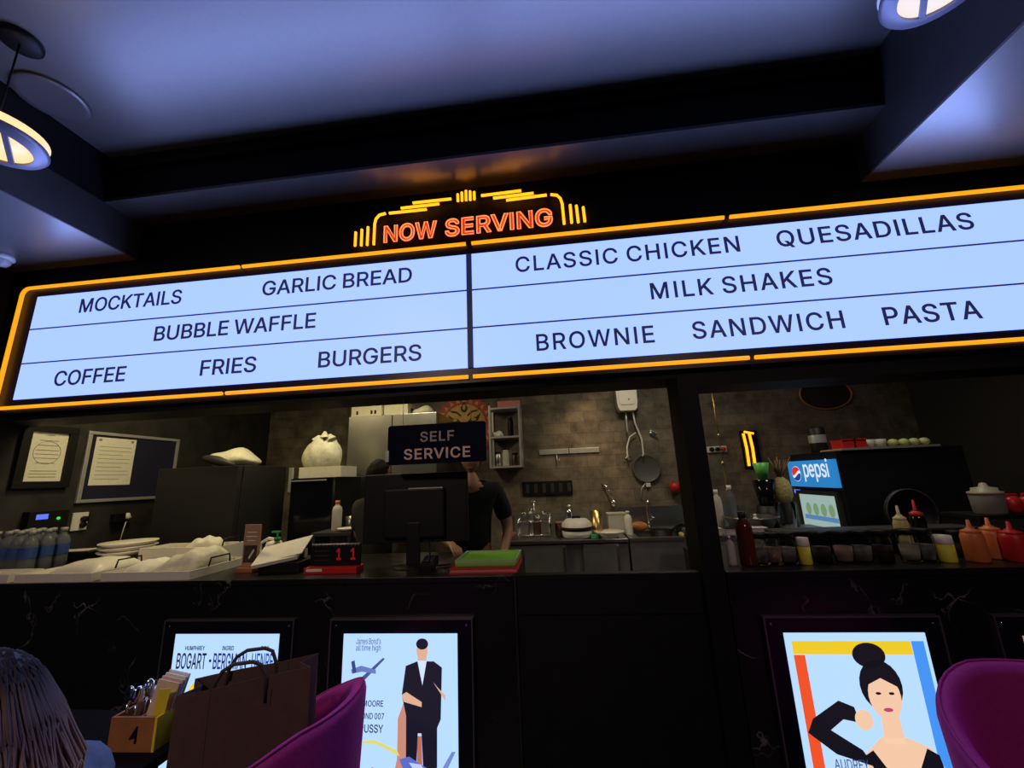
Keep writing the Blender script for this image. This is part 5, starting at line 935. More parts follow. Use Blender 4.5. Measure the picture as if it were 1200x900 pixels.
# socket strip and imitated neon reflection on back wall
a = at(829, 527, YB-0.03); b = at(852, 527, YB-0.03)
t = thing('socket_strip', 'white multi socket strip on the tiled wall right of the pillar', 'socket', ((a.x+b.x)/2, YB, a.z)); hx = (b.x-a.x)/2
MB().b2((-hx, -0.03, -0.035), (hx, 0, 0.035), 0.005).build('strip_body', M['white'], t)
for k in range(3): MB().cyl((-hx*0.6+k*hx*0.6, -0.03, 0), 0.024, 0.03, 12, m=Matrix.Rotation(math.radians(90), 4, 'X')).build('plug', (M['blackplastic'], M['blackplastic'], M['red'])[k], t)
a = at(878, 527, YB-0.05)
t = thing('neon_reflection', 'yellow glowing tubes imitating a neon reflection above the prep table', 'lamp', (a.x, YB, a.z))  # no lamp here: glowing tubes added to imitate the neon sign's reflection
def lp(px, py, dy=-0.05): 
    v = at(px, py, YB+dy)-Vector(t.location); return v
MB().tube([lp(871, 508), lp(875, 525), lp(878, 546)], 0.015, 8).build('reflected_tube', M['neonb'], t)
MB().tube([lp(878, 508), lp(882, 525), lp(885, 546)], 0.015, 8).build('reflected_tube', M['neonb'], t)
MB().tube([lp(872, 506), lp(883, 508)], 0.012, 8).build('reflected_tube', M['neonb'], t)
v = lp(880, 527); MB().b2((v.x-0.08, -0.035, v.z-0.2), (v.x+0.10, 0, v.z+0.22), 0.005).build('added_back_plate', M['blackgloss'], t)
# hanging gold chain
a = at(842, 510, 4.6); b = at(847, 575, 4.6)
t = thing('hanging_chain', 'thin gold chain hanging in the kitchen right of the pillar', 'chain', (a.x, 4.6, 2.9))
mb = MB(); mb.tube([(0, 0, 0), (0, 0, b.z-2.9)], 0.006, 6)
for z in (a.z, (a.z*2+b.z)/3-0.1, b.z): mb.sph((0, 0, z-2.9), 0.022, seg=8)
mb.build('chain_links', M['gold'], t)
# orange hoop on wall
a = at(969, 461, YB-0.04)
t = thing('wall_hoop', 'thin orange rimmed oval hoop high on the dark kitchen wall', 'wall decor', (a.x, YB, a.z)); wr = abs(ax(1000, 461, YB)-ax(939, 461, YB))/2; hr = abs(az(969, 444, YB)-az(969, 480, YB))/2
MB().tube([(wr*math.cos(2*math.pi*k/40), -0.015, hr*math.sin(2*math.pi*k/40)) for k in range(40)], 0.009, 8, closed=True).build('hoop', mat('copper_rim', (0.55, 0.2, 0.05), 0.45, 0.3), t)
MB().prism(ell(0, 0, wr*0.97, hr*0.97, 36), 0, 0.008, rm).build('backing_disc', mat('dark_red_disc', (0.022, 0.013, 0.012), 0.6), t)

# soft drink cooler
c0 = ax(982, 560, 3.4); cz = EYE+0.03*3.4
t = thing('drink_cooler', 'black drinks cooler with lit blue header and glowing glass door', 'cooler', (c0+0.45, 3.72, 0))
MB().b2((-0.43, -0.32, 0.05), (0.45, 0.32, cz), 0.006).build('cabinet', M['blackplastic'], t)
mb = MB()
for sx in (-0.36, 0.38):
    for sy in (-0.25, 0.25): mb.cyl((sx, sy, 0), 0.03, 0.06, 12)
mb.build('feet', M['darkgrey'], t)
hz0, hz1 = az(980, 572, 3.4), az(974, 538, 3.4)
hd = MB().prism([(-0.31, hz0), (0.31, hz0+0.0), (0.31, hz1), (-0.31, hz1)], 0, 0.035, Matrix(((0, 0, -1, -0.43), (1, 0, 0, 0), (0, 1, 0, 0), (0, 0, 0, 1)))).build('lit_header', mat('lit_blue_header', (0.02, 0.1, 0.3), 0.3, emit=S(38, 128, 196), estr=0.9), t)
# logo: written across the header, reading from the far edge to the near edge
hxm = -0.4662; zc = (hz0+hz1)/2; hh = hz1-hz0
mb = MB(); rl = hh*0.30
YZ = lambda d: Matrix(((0, 0, -1, hxm-d), (-1, 0, 0, 0), (0, 1, 0, 0), (0, 0, 0, 1)))
cyy = -0.19
full = ell(cyy, zc, rl, rl, 32)
mb.prism(full, 0, 0.001, YZ(0)); mb.build('logo_white', emis('logo_white', (0.9, 0.9, 0.95), 0.9), hd)
def band(f0, f1): # part of the circle between two wavy lines (fractions of the radius)
    n = 14; top = []; bot = []
    for k in range(n+1):
        u = -0.94+1.88*k/n; lim = math.sqrt(max(0, 1-u*u))*0.94
        top.append((cyy+u*rl, zc+rl*max(-lim, min(lim, f1(u))))); bot.append((cyy+u*rl, zc+rl*max(-lim, min(lim, f0(u)))))
    return bot+top[::-1]
MB().prism(band(lambda u: 0.12+0.30*u+0.12*math.sin(3*u), lambda u: 2), 0.001, 0.002, YZ(0)).build('logo_red', emis('logo_red', S(222, 40, 36), 1.0), hd)
MB().prism(band(lambda u: -2, lambda u: -0.25+0.28*u+0.12*math.sin(3*u)), 0.001, 0.002, YZ(0)).build('logo_blue', emis('logo_blue', S(20, 60, 150), 1.0), hd)
me = text_mesh('pepsi', 0.012, 0.5, 0.95); xs = [v.co.x for v in me.vertices]; sc_ = 0.33/(max(xs)-min(xs))
mb = MB(); mb.add_mesh(me, YZ(0.001) @ Matrix.Translation((-0.085, zc-hh*0.12, 0)) @ Matrix.Diagonal((sc_, sc_*1.3, 0.001, 1))); mb.build('lettering', emis('logo_letter', (0.8, 0.88, 0.95), 0.9), hd)
dz0, dz1 = az(1000, 619, 3.4)-0.25, az(994, 582, 3.4)
d = MB().b2((-0.452, -0.24, dz0), (-0.432, 0.24, dz1), 0.003).build('glass_door', mat('lit_door_interior', (0.1, 0.12, 0.12), 0.1, emit=S(168, 196, 190), estr=0.75, noise=0.3, nscale=8), t)
mb = MB()
for a, b in (((-0.456, 0.24, dz0), (-0.43, 0.275, dz1)), ((-0.456, -0.275, dz0), (-0.43, -0.24, dz1)), ((-0.456, -0.275, dz1), (-0.43, 0.275, dz1+0.03))): mb.b2(a, b)
mb.build('door_frame', M['darkgrey'], d)
mb = MB(); mats = [emis('lit_shelf_blue', S(90, 140, 190), 0.8), emis('lit_bottle_green', S(130, 160, 120), 0.8)]
mb.mi = 0; mb.b2((-0.4545, -0.23, dz1-0.20), (-0.452, 0.20, dz1-0.165)); mb.mi = 1
for k in range(4): mb.prism(ell(-0.17+0.1*k, dz1-0.115, 0.035, 0.05, 12), 0.0, 0.002, Matrix(((0, 0, -1, -0.452), (1, 0, 0, 0), (0, 1, 0, 0), (0, 0, 0, 1))))
mb.build('shelf_stock', mats, d)
MB().b2((-0.45, 0.25, hz0-0.06), (-0.431, 0.31, hz0-0.03)).build('blue_indicator', M['lcd'], t)
# tray on top of cooler with fruit
tz = cz
tx0, tx1 = ax(979, 529, 3.42), ax(1101, 523, 3.42)
t = thing('shelf_board', 'thin pale shelf board on the cooler carrying red baskets', 'shelf', ((tx0+tx1)/2+0.03, 3.52, cz)); hx = (tx1-tx0)/2
MB().b2((-hx, -0.13, 0), (hx-0.05, 0.14, 0.014), 0.003).build('board', M['card'], t)
MB().b2((-hx, -0.134, 0.0), (hx-0.05, -0.131, 0.016)).build('edge_strip', M['alu'], t)
tz += 0.014
for k, px in enumerate((990, 1003)):
    t = thing('red_basket', ('red plastic basket at the left end of the cooler shelf', 'red plastic basket second on the cooler shelf')[k], 'basket', (ax(px, 520, 3.45), 3.47, tz), 0, 'red baskets on the cooler')
    mb = MB(); mb.b2((-0.043, -0.07, 0), (0.043, 0.07, 0.006))
    for a, b in (((-0.045, -0.07, 0.006), (0.045, -0.065, 0.065)), ((-0.045, 0.065, 0.006), (0.045, 0.07, 0.065)), ((-0.045, -0.065, 0.006), (-0.04, 0.065, 0.065)), ((0.04, -0.065, 0.006), (0.045, 0.065, 0.065))): mb.b2(a, b)
    mb.build('basket_walls', M['red'], t); mb = MB(); mb.b2((-0.049, -0.075, 0.062), (0.049, -0.065, 0.07)); mb.b2((-0.049, 0.065, 0.062), (0.049, 0.075, 0.07)); mb.build('rim', M['red'], t)
for k, px in enumerate((1019, 1032)):
    lathe_thing('clear_cup', ('clear plastic cup right of the red baskets', 'clear plastic cup beside the pale limes')[k], 'cup', (ax(px, 520, 3.45), 3.46, tz), [(0, 0), (0.032, 0), (0.044, 0.06), (0.04, 0.06), (0.028, 0.005), (0, 0.005)], M['frost'], 'clear cups on the cooler')
for k, px in enumerate((1047, 1060, 1072, 1084)):
    t = thing('lime', ('pale green lime at the left end of the row on the cooler shelf', 'pale green lime second in the row on the cooler shelf', 'pale green lime third in the row on the cooler shelf', 'pale green lime at the right end of the cooler shelf row')[k], 'fruit', (ax(px, 521, 3.45), 3.45, tz), 0, 'limes on the cooler')
    MB().sph((0, 0, 0.029), 0.032, (1.15, 1, 0.9), 14).build('fruit_body', M['lime'], t); MB().sph((0.036, 0, 0.03), 0.006, seg=8).build('stem_end', M['leaf'], t)
# white lidded box left on header top
t = thing('small_canister', 'dark canister with a white label on the cooler above the blue header', 'canister', (ax(960, 520, 3.75), 3.72, cz)); t.location.x = c0+0.1
MB().lathe([(0, 0), (0.06, 0), (0.062, 0.01), (0.062, 0.2), (0.05, 0.21), (0, 0.21)], (0, 0, 0), 18).build('body', M['blackplastic'], t); MB().lathe([(0.0625, 0.08), (0.063, 0.085), (0.063, 0.14), (0.0625, 0.145)], (0, 0, 0), 18).build('label_band', M['alu'], t)

# dark ring wheel (round tray standing up) behind jars
a = at(1066, 601, 3.0)
t = thing('round_tray', 'round black rimmed tray standing upright behind the squeeze bottles', 'tray', (a.x, 3.0, CT)); rr = abs(ax(1097, 601, 3.0)-ax(1036, 601, 3.0))/2
zc_ = a.z-CT
t.location.z = 0; zc_ = a.z
MB().lathe([(rr, 0), (rr, 0.02), (rr*0.93, 0.02), (rr*0.9, 0.006), (0, 0.006), (0, 0), (rr, 0)], (0, 0, zc_), 36, Matrix.Rotation(math.radians(90), 4, 'X')).build('disc', M['blackplastic'], t)
MB().tube([(rr*0.965*math.cos(2*math.pi*k/36), -0.022, zc_+rr*0.965*math.sin(2*math.pi*k/36)) for k in range(36)], 0.006, 6, closed=True).build('rim', M['darkgrey'], t)
mb = MB(); mb.b2((-0.1, -0.05, 0), (0.1, 0.12, 0.02)); mb.b2((-0.03, 0.004, 0.02), (0.03, 0.04, zc_)); mb.build('stand', M['blackplastic'], t)

# ================================================================== RIGHT COUNTER: topping rail, jars, sauce bottles
def glass_jar(px, label, fill, r=0.042, h=0.125, Y=2.36, cap=None, py=645):
    t = thing('glass_jar', label, 'jar', (ax(px, py, Y), Y, CT), 0, 'glass jars along the right counter')
    MB().lathe([(0, 0), (r*0.92, 0), (r, 0.006), (r, h*0.82), (r*0.86, h*0.92), (r*0.86, h), (r*0.83, h), (r*0.83, h*0.9), (r*0.96, h*0.8), (r*0.96, 0.01), (0, 0.008)], (0, 0, 0), 20).build('glass', M['glass'], t)
    MB().lathe([(0, 0.009), (r*0.95, 0.011), (r*0.95, h*0.6), (0, h*0.62)], (0, 0, 0), 20).build('filling', fill, t)
    MB().lathe([(0, h), (r*0.95, h), (r*0.95, h+0.022), (r*0.9, h+0.025), (0, h+0.025)], (0, 0, 0), 20).build('lid', cap or M['blackplastic'], t)
    return t
crm = mat('grey_filling', (0.26, 0.24, 0.22), 0.6, noise=0.3, nscale=60)
jl = [(890, 'glass jar of grey filling just right of the dark red bottle', crm), (905, 'glass jar of pinkish filling two places left of the yellow labelled bottle', M['pinksauce']), (922, 'glass jar of grey filling just left of the yellow labelled bottle', crm),
      (962, 'glass jar of dark filling just right of the yellow labelled bottle', M['darksauce']), (988, 'glass jar of pale pink filling below the lit cooler door', M['pinksauce']), (1010, 'glass jar of grey filling right of the pale pink jar', crm),
      (1034, 'glass jar of dark filling in the middle of the right counter row', M['darksauce']), (1066, 'pale filled glass jar below the cream squeeze bottle', mat('cream_filling', (0.5, 0.44, 0.32), 0.6)), (1084, 'grey filled glass jar just left of the squat yellow pot', crm)]
for px, lb, fl in jl: glass_jar(px, lb, fl)
def label_bottle(px, label, Y=2.33, r=0.028, h=0.13, body=None):
    t = thing('label_bottle', label, 'bottle', (ax(px, 650, Y), Y, CT), 0, 'yellow labelled bottles')
    MB().lathe([(0, 0), (r*0.95, 0), (r, 0.005), (r, h*0.66), (0, h*0.66)], (0, 0, 0), 18).build('yellow_body', M['yellowlabel'], t)
    MB().lathe([(0, h*0.66), (r, h*0.66), (r*1.02, h*0.7), (r*0.95, h*0.97), (0, h)], (0, 0, 0), 18).build('cream_cap', M['cream'], t)
label_bottle(943, 'yellow bottle with cream cap in front of the jars below the blue header')
label_bottle(1109, 'squat yellow pot with cream cap left of the orange squeeze bottles', 2.33, 0.036, 0.125)
bottle('shaker', 'whitish slim shaker at the left end of the right counter', 857, 650, 2.34, CT, 0.022, 0.14, M['frost'], M['alu'])
t = bottle('sauce_bottle', 'tall dark red glass bottle beside the pillar on the right counter', 873, 630, 2.34, CT, 0.04, 0.26, mat('dark_red_glass', (0.10, 0.02, 0.012), 0.15), M['darkgrey'])
bottle('squeeze_bottle', 'cream squeeze bottle behind the jars', 1062, 640, 2.55, CT, 0.034, 0.22, mat('cream_sauce', (0.55, 0.48, 0.22), 0.4), mat('cream_nozzle', (0.6, 0.52, 0.25), 0.4), nozzle=True)
bottle('squeeze_bottle', 'dark bottle with red cap behind the jars right of the cream bottle', 1083, 640, 2.6, CT, 0.034, 0.24, M['paneblack'], M['red'], nozzle=True)
bottle('squeeze_bottle', 'orange squeeze bottle, the left one of the two', 1142, 640, 2.32, CT, 0.043, 0.17, M['orange'], M['orange'], nozzle=True, group='orange squeeze bottles')
bottle('squeeze_bottle', 'orange squeeze bottle standing against the red one', 1165, 640, 2.38, CT, 0.043, 0.17, M['orange'], M['orange'], nozzle=True, group='orange squeeze bottles')
bottle('squeeze_bottle', 'bright red squeeze bottle at the right end of the row', 1189, 640, 2.31, CT, 0.046, 0.16, M['red'], M['red'], nozzle=True)
glass_jar(1124, 'small brown filled jar behind the squat yellow pot', M['darksauce'], 0.035, 0.10, 2.44)
# raised shelf at right carrying canister and red jar
a = ax(1135, 612, 2.62); 
t = thing('raised_shelf', 'low black raised shelf behind the squeeze bottles', 'shelf', (a+0.45, 2.66, CT)); rz_ = az(1165, 604, 2.55)-CT
MB().b2((-0.45, -0.11, rz_-0.02), (0.55, 0.14, rz_)).build('shelf_top', M['blackplastic'], t)
for x in (-0.43, 0.52): MB().b2((x-0.012, -0.1, 0), (x+0.012, 0.13, rz_-0.02)).build('side_support', M['blackplastic'], t)
t = thing('clear_canister', 'large frosted canister with stepped lid on the raised shelf', 'canister', (ax(1160, 590, 2.62), 2.63, CT+rz_))
MB().lathe([(0, 0), (0.062, 0), (0.066, 0.008), (0.07, 0.10), (0.066, 0.105), (0, 0.105)], (0, 0, 0), 24).build('body', mat('grey_clear_plastic', (0.34, 0.33, 0.29), 0.35, trans=0.5, ior=1.2), t); MB().lathe([(0, 0.105), (0.072, 0.105), (0.072, 0.118), (0.055, 0.122), (0.052, 0.14), (0.02, 0.145), (0.014, 0.165), (0, 0.168)], (0, 0, 0), 24).build('lid', mat('canister_lid', (0.32, 0.29, 0.2), 0.45), t)
for k, (px, dz) in enumerate(((1188, 0), (1204, 0.0))):
    t = thing('red_pouch', ('small red pouch on the raised shelf right of the frosted canister', 'red pouch at the right edge of the raised shelf')[k], 'pouch', (ax(px, 590, 2.62), 2.62, CT+rz_), 0.4*k, 'red pouches on the raised shelf')
    mb = MB(); mb.sph((0, 0, 0.045), 0.05, (0.85, 0.6, 0.95), 16)
    for v in mb.bm.verts: v.co.z = max(0, v.co.z); v.co.x *= 1+0.08*math.sin(v.co.z*90)
    mb.build('pouch_body', M['red'], t, True); MB().box((0, 0, 0.095), (0.05, 0.012, 0.02), 0, 0.003).build('sealed_edge', M['red'], t)
# glass guard rail over jars
ga, gb = ax(905, 620, 2.62), ax(1137, 618, 2.62); gz = az(1020, 619, 2.62)
t = thing('topping_rail', 'long dark topping cabinet behind the row of glass jars', 'cabinet', ((ga+gb)/2, 2.62, CT)); hx = (gb-ga)/2
MB().b2((-hx, -0.05, 0), (hx, 0.10, gz-CT-0.012)).build('cabinet_body', M['paneblack'], t); MB().b2((-hx, -0.055, gz-CT-0.012), (hx, 0.105, gz-CT), 0.003).build('top_edge', M['darkgrey'], t)

# ================================================================== LEFT COUNTER THINGS
def tray(label, x0, x1, y0, y1, z, handle_sides=(1,), h=0.045):
    t = thing('serving_tray', label, 'tray', ((x0+x1)/2, (y0+y1)/2, z), 0, 'cream serving trays'); hx = (x1-x0)/2; hy = (y1-y0)/2; th = 0.012
    mb = MB(); mb.b2((-hx, -hy, 0), (hx, hy, 0.008))
    for a, b in (((-hx, -hy, 0.008), (hx, -hy+th, h)), ((-hx, hy-th, 0.008), (hx, hy, h)), ((-hx, -hy+th, 0.008), (-hx+th, hy-th, h)), ((hx-th, -hy+th, 0.008), (hx, hy-th, h))): mb.b2(a, b)
    mb.build('tray_body', M['cream'], t)
    for s in handle_sides: MB().tube([(s*(hx-0.006), -0.08, h-0.005), (s*(hx-0.004), -0.07, h+0.045), (s*(hx-0.004), 0.07, h+0.045), (s*(hx-0.006), 0.08, h-0.005)], 0.005, 6).build('wire_handle', M['blackplastic'], t)
    return t
yT = 2.215
tx = [(ax(118, 676, yT), ax(222, 674, yT)), (ax(17, 678, yT), ax(107, 676, yT)), (ax(17, 678, yT)-0.57, ax(9, 678, yT))]
tray('cream serving tray at the right of the front row, heaped with wrapped plates', tx[0][0], tx[0][1], yT, yT+0.42, CT)
tray('cream serving tray in the middle of the front row', tx[1][0], tx[1][1], yT, yT+0.42, CT)
tray('cream serving tray at the left end of the front row', max(tx[2][0], XL+0.02), tx[2][1], yT, yT+0.17, CT, ())
def wrap(label, x, y, z, sx, sy, h, amp=0.01, rz=0.0, m='paper', tilt=0.0, kind='wrapped_plates'):
    t = thing(kind, label, 'plates', (x, y, z), rz)
    mb = MB()
    n = 18
    vs = [[None]*(n+1) for _ in range(n+1)]
    for i in range(n+1):
        for j in range(n+1):
            u, v = -1+2*i/n, -1+2*j/n
            e = max(0, 1-(abs(u)**3.2))*max(0, 1-(abs(v)**3.2))
            zz = h*e**0.5*(1+tilt*u)+amp*math.sin(u*9+v*5)*e+amp*0.7*math.sin(v*14-u*4)*e
            vs[i][j] = mb.bm.verts.new((u*sx/2, v*sy/2, max(0.001, zz)))
    for i in range(n):
        for j in range(n): mb.bm.faces.new((vs[i][j], vs[i+1][j], vs[i+1][j+1], vs[i][j+1]))
    rim = [vs[i][0] for i in range(n+1)]+[vs[n][j] for j in range(1, n+1)]+[vs[i][n] for i in range(n-1, -1, -1)]+[vs[0][j] for j in range(n-1, 0, -1)]
    mb.bm.faces.new(rim[::-1])
    mb.build('crinkled_wrap', M['bagplastic'] if m == 'bag' else M[m], t, True)
    MB().lathe([(0, 0.0005), (min(sx, sy)*0.36, 0.0005), (min(sx, sy)*0.42, h*0.4), (0, h*0.42)], (0, 0, 0), 24).build('plate_stack', M['cream'], t)
    return t
wrap('heap of plastic wrapped plates in the right front tray', (tx[0][0]+tx[0][1])/2+0.08, yT+0.21, CT+0.008, 0.34, 0.32, 0.11, 0.008, 0, 'bag', 0.55)
wrap('low stack of white plates in the right front tray beside the wrapped heap', (tx[0][0]+tx[0][1])/2-0.17, yT+0.21, CT+0.008, 0.15, 0.3, 0.07, 0.003, 0, 'paper', 0.0)
wrap('flat stack of paper lined plates in the middle front tray', (tx[1][0]+tx[1][1])/2+0.03, yT+0.21, CT+0.008, 0.36, 0.32, 0.085, 0.002, 0, 'cream', 0.1)
# second row
y2 = 2.66
x0_, x1_ = ax(165, 645, y2), ax(250, 640, y2)
t = tray('cream box tray behind the front row, with a black wire handle', x0_, x1_+0.05, y2-0.012, y2+0.22, CT, (1,), 0.11)
wrap('white wrapped bundle standing in the rear cream tray', (x0_+x1_)/2+0.12, y2+0.10, CT+0.008, 0.26, 0.17, 0.15, 0.008, 0.05, 'bag', 0.1)
t = thing('plate_stack', 'stack of large white plates behind the trays near the adapter', 'plates', (ax(168, 640, 2.74)-0.14, 2.76, CT))
for k in range(3): MB().lathe([(0, 0.055+k*0.028), (0.10, 0.055+k*0.028), (0.165, 0.085+k*0.028), (0.165, 0.092+k*0.028), (0.1, 0.066+k*0.028), (0, 0.064+k*0.028)], (0, 0, 0), 30).build('plate', M['cream'], t)
MB().cyl((0, 0, 0), 0.11, 0.056, 24).build('black_base', M['blackplastic'], t)
# water bottles
first = None
bx0 = ax(4, 640, 2.72); k = 0
for r in range(3):
    for c in range(4):
        lb = 'clear water bottle with blue label, %s, %s row of the pack' % (('leftmost', 'second from left', 'third from left', 'rightmost')[c], ('front', 'middle', 'back')[r])
        p = (XL+0.06+c*0.088, 2.445+r*0.09, CT)
        if first is None:
            first = thing('water_bottle', lb, 'bottle', p, 0, 'water bottles in the shrink wrapped pack')
            MB().lathe([(0, 0), (0.03, 0), (0.034, 0.006), (0.034, 0.06), (0.032, 0.07), (0.034, 0.08), (0.034, 0.14), (0.026, 0.165), (0.013, 0.18), (0.013, 0.195), (0, 0.195)], (0, 0, 0), 16).build('bottle_body', M['clear'], first)
            MB().lathe([(0.0343, 0.075), (0.0346, 0.078), (0.0346, 0.125), (0.0343, 0.128)], (0, 0, 0), 16).build('blue_label', M['blue'], first)
            MB().lathe([(0, 0.192), (0.016, 0.192), (0.016, 0.21), (0, 0.212)], (0, 0, 0), 12).build('cap', mat('grey_cap', (0.3, 0.3, 0.3), 0.4), first)
        else: dup(first, p, 0, lb)
        if first is not None: first.scale = (1.2, 1.2, 1.28)
# black flat stack with paper between bottles and plates
t = thing('black_folder_stack', 'stack of flat black menus behind the middle tray', 'menus', (ax(85, 655, 2.72), 2.78, CT)); 
for k in range(4): MB().box((0.01*(k % 2), 0, 0.012+0.024*k), (0.36, 0.2, 0.022), 0.06*(k % 3-1), 0.004).build('menu', M['blackplastic'], t)
t = thing('paper_sheet', 'loose white sheet lying on the flat black menus', 'paper', (ax(85, 650, 2.72), 2.75, CT+0.0955)); MB().box((0, 0, 0.002), (0.22, 0.14, 0.003), 0.25, 0.0).build('sheet', mat('dim_paper', (0.5, 0.44, 0.36), 0.8), t)

# tent card / menu stand
t = thing('menu_stand', 'tall brown menu stand on the counter right of the trays', 'menu stand', (ax(289, 672, 2.4), 2.42, CT), -0.1); hT = az(294, 615, 2.4)-CT
MB().box((0, 0, 0.012), (0.12, 0.09, 0.024), 0, 0.003).build('wooden_base', M['wood'], t)
MB().box((0, 0, 0.024+(hT-0.024)/2), (0.112, 0.012, hT-0.024), 0, 0.002).build('card', M['brownmenu'], t)
mb = MB(); mb.b2((-0.045, -0.0075, hT*0.18), (0.045, -0.006, hT*0.55)); mb.build('picture', mat('dark_photo', (0.06, 0.035, 0.025), 0.4, noise=0.8, nscale=30), t)
mb = MB()
for k, wd in enumerate((0.6, 0.8, 0.7)): mb.b2((-0.05*wd, -0.0075, hT*(0.64+0.09*k)), (0.05*wd, -0.006, hT*(0.66+0.09*k)))
mb.prism([(-0.012, 0), (0.02, 0.05), (0.012, 0.06), (-0.02, 0.012)], 0.0065, 0.008, Matrix(((1, 0, 0, 0.01), (0, 0, -1, 0), (0, 1, 0, hT*0.25), (0, 0, 0, 1)))); mb.build('print', M['paper'], t)
# papers
t = thing('paper_pile', 'tilted pile of white papers between the menu stand and the calendar', 'paper', (ax(332, 665, 2.42), 2.42, CT))
MB().box((0.03, 0.02, 0.03), (0.25, 0.22, 0.06), 0.0, 0.006).build('black_holder', M['blackplastic'], t)
mb = MB(); mb.box((0, 0, 0.115), (0.27, 0.19, 0.006), 0.15, 0, rx=0.42, ry=-0.2); mb.build('top_sheet', M['paper'], t)
mb = MB(); mb.box((-0.015, -0.015, 0.10), (0.25, 0.19, 0.02), 0.22, 0, rx=0.42, ry=-0.16); mb.box((0, 0.06, 0.075), (0.2, 0.03, 0.07)); mb.build('sheet_stack', M['cream'], t)
# pump bottle and cup
t = thing('pump_bottle', 'clear pump bottle with a green pump behind the papers', 'bottle', (ax(322, 640, 2.62), 2.64, CT))
MB().lathe([(0, 0), (0.036, 0), (0.038, 0.01), (0.038, 0.10), (0.015, 0.13), (0.015, 0.14), (0, 0.14)], (0, 0, 0), 18).build('bottle_body', M['frost'], t)
mb = MB(); mb.cyl((0, 0, 0.14), 0.02, 0.02, 14); mb.cyl((0, 0, 0.16), 0.007, 0.03, 10); mb.box((-0.012, 0, 0.194), (0.06, 0.018, 0.012), 0, 0.003); mb.build('pump', M['bottlegreen'], t)
t = thing('white_kettle', 'white jug with a curved handle left of the green pump', 'jug', (ax(312, 645, 2.66)-0.02, 2.76, CT))
MB().lathe([(0, 0), (0.055, 0), (0.06, 0.01), (0.052, 0.10), (0.045, 0.12), (0.04, 0.12), (0.046, 0.02), (0, 0.015)], (0, 0, 0), 20).build('jug_body', M['white'], t); MB().tube([(-0.05, 0, 0.03), (-0.10, 0, 0.05), (-0.10, 0, 0.11), (-0.04, 0, 0.14), (0.02, 0, 0.13)], 0.011, 8).build('jug_handle', M['white'], t)
# desk calendar
ca, cb = ax(357, 676, 2.32), ax(419, 674, 2.32); hC = az(388, 637, 2.36)-CT
t = thing('desk_calendar', 'black desk calendar with red digits on a red base', 'calendar', ((ca+cb)/2, 2.36, CT)); hx = (cb-ca)/2
MB().box((0, -0.01, 0.016), (hx*2, 0.09, 0.032), 0, 0.002).build('red_base', M['red'], t)
pl = MB().box((0, 0.0, 0.032+(hC-0.032)/2), (hx*2-0.01, 0.012, hC-0.034), 0, 0.002).build('page_block', M['blackplastic'], t)
for k, u in enumerate((0.05, 0.6)):
    text_part('digit', '1', hx*u, hx*(u+0.18), 0.065, 0.058, -0.0065, mat('red_digit', (0.55, 0.02, 0.03), 0.5, emit=(0.25, 0.005, 0.008), estr=0.4), pl, bold=0.04, depth=0.002)
mb = MB(); mb.tube([(-hx*0.9, -0.006, hC-0.004), (hx*0.9, -0.006, hC-0.004)], 0.004, 6)
for k in range(14): mb.tube([(-hx*0.9+k*hx*1.8/13, -0.009, hC-0.014), (-hx*0.9+k*hx*1.8/13, -0.006, hC+0.003)], 0.002, 5)
mb.build('spiral_binding', M['alu'], t)
MB().b2((-hx*0.9, -0.0558, 0.012), (-hx*0.3, -0.0552, 0.027)).build('label_strip', M['paper'], t)
mb = MB()
for k in range(3): mb.b2((-hx*0.8, -0.0072, 0.06+0.025*k), (-hx*0.25, -0.006, 0.066+0.025*k))
mb.build('printed_lines', M['darkgrey'], t)
# monitor seen from the back
mY = 2.5
ma, mb_ = ax(428, 600, mY), ax(548, 600, mY); mt, mbt = az(500, 554, mY), az(548, 634, mY)
t = thing('computer_monitor', 'black computer monitor seen from behind under the hanging sign', 'monitor', ((ma+mb_)/2, mY, CT), 0.04); hx = (mb_-ma)/2
z0, z1 = mbt-CT, mt-CT
MB().b2((-hx, -0.012, z0), (hx, 0.022, z1), 0.006).build('display', M['blackplastic'], t)
MB().b2((-hx*0.58, -0.045, z0+0.03), (hx*0.58, -0.012, z1-0.09), 0.012).build('back_housing', M['blackplastic'], t)
MB().b2((-hx*0.1, -0.047, z1-0.094), (hx*0.55, -0.040, z1-0.088)).build('bright_edge', M['alu'], t)
MB().b2((-0.04, -0.05, 0.01), (0.04, -0.02, z0+0.12), 0.006).build('neck', M['blackplastic'], t)
MB().lathe([(0, 0), (0.12, 0), (0.12, 0.006), (0.05, 0.014), (0, 0.014)], (0, -0.03, 0), 28).build('base', M['blackplastic'], t)
mb = MB(); mb.tube([(hx*0.3, -0.03, z0+0.04), (hx*0.34, -0.09, z0-0.03), (hx*0.4, -0.1, 0.01), (hx*0.7, -0.05, 0.008)], 0.005, 6); mb.build('cable', M['blackplastic'], t)
# card terminal / small shiny device
t = thing('card_reader', 'small black card reader with a shiny keypad beside the monitor base', 'device', (ax(503, 650, 2.36), 2.36, CT)); 
MB().box((0, 0, 0.03), (0.08, 0.13, 0.05), 0, 0.012, rx=0.25).build('reader_body', M['blackplastic'], t); mb = MB()
for i in range(3):
    for j in range(3): mb.box((-0.022+0.022*i, -0.03+0.022*j, 0.054+0.0055*j), (0.015, 0.014, 0.006), 0, 0.002, rx=0.25)
mb.build('keys', M['chrome'], t)
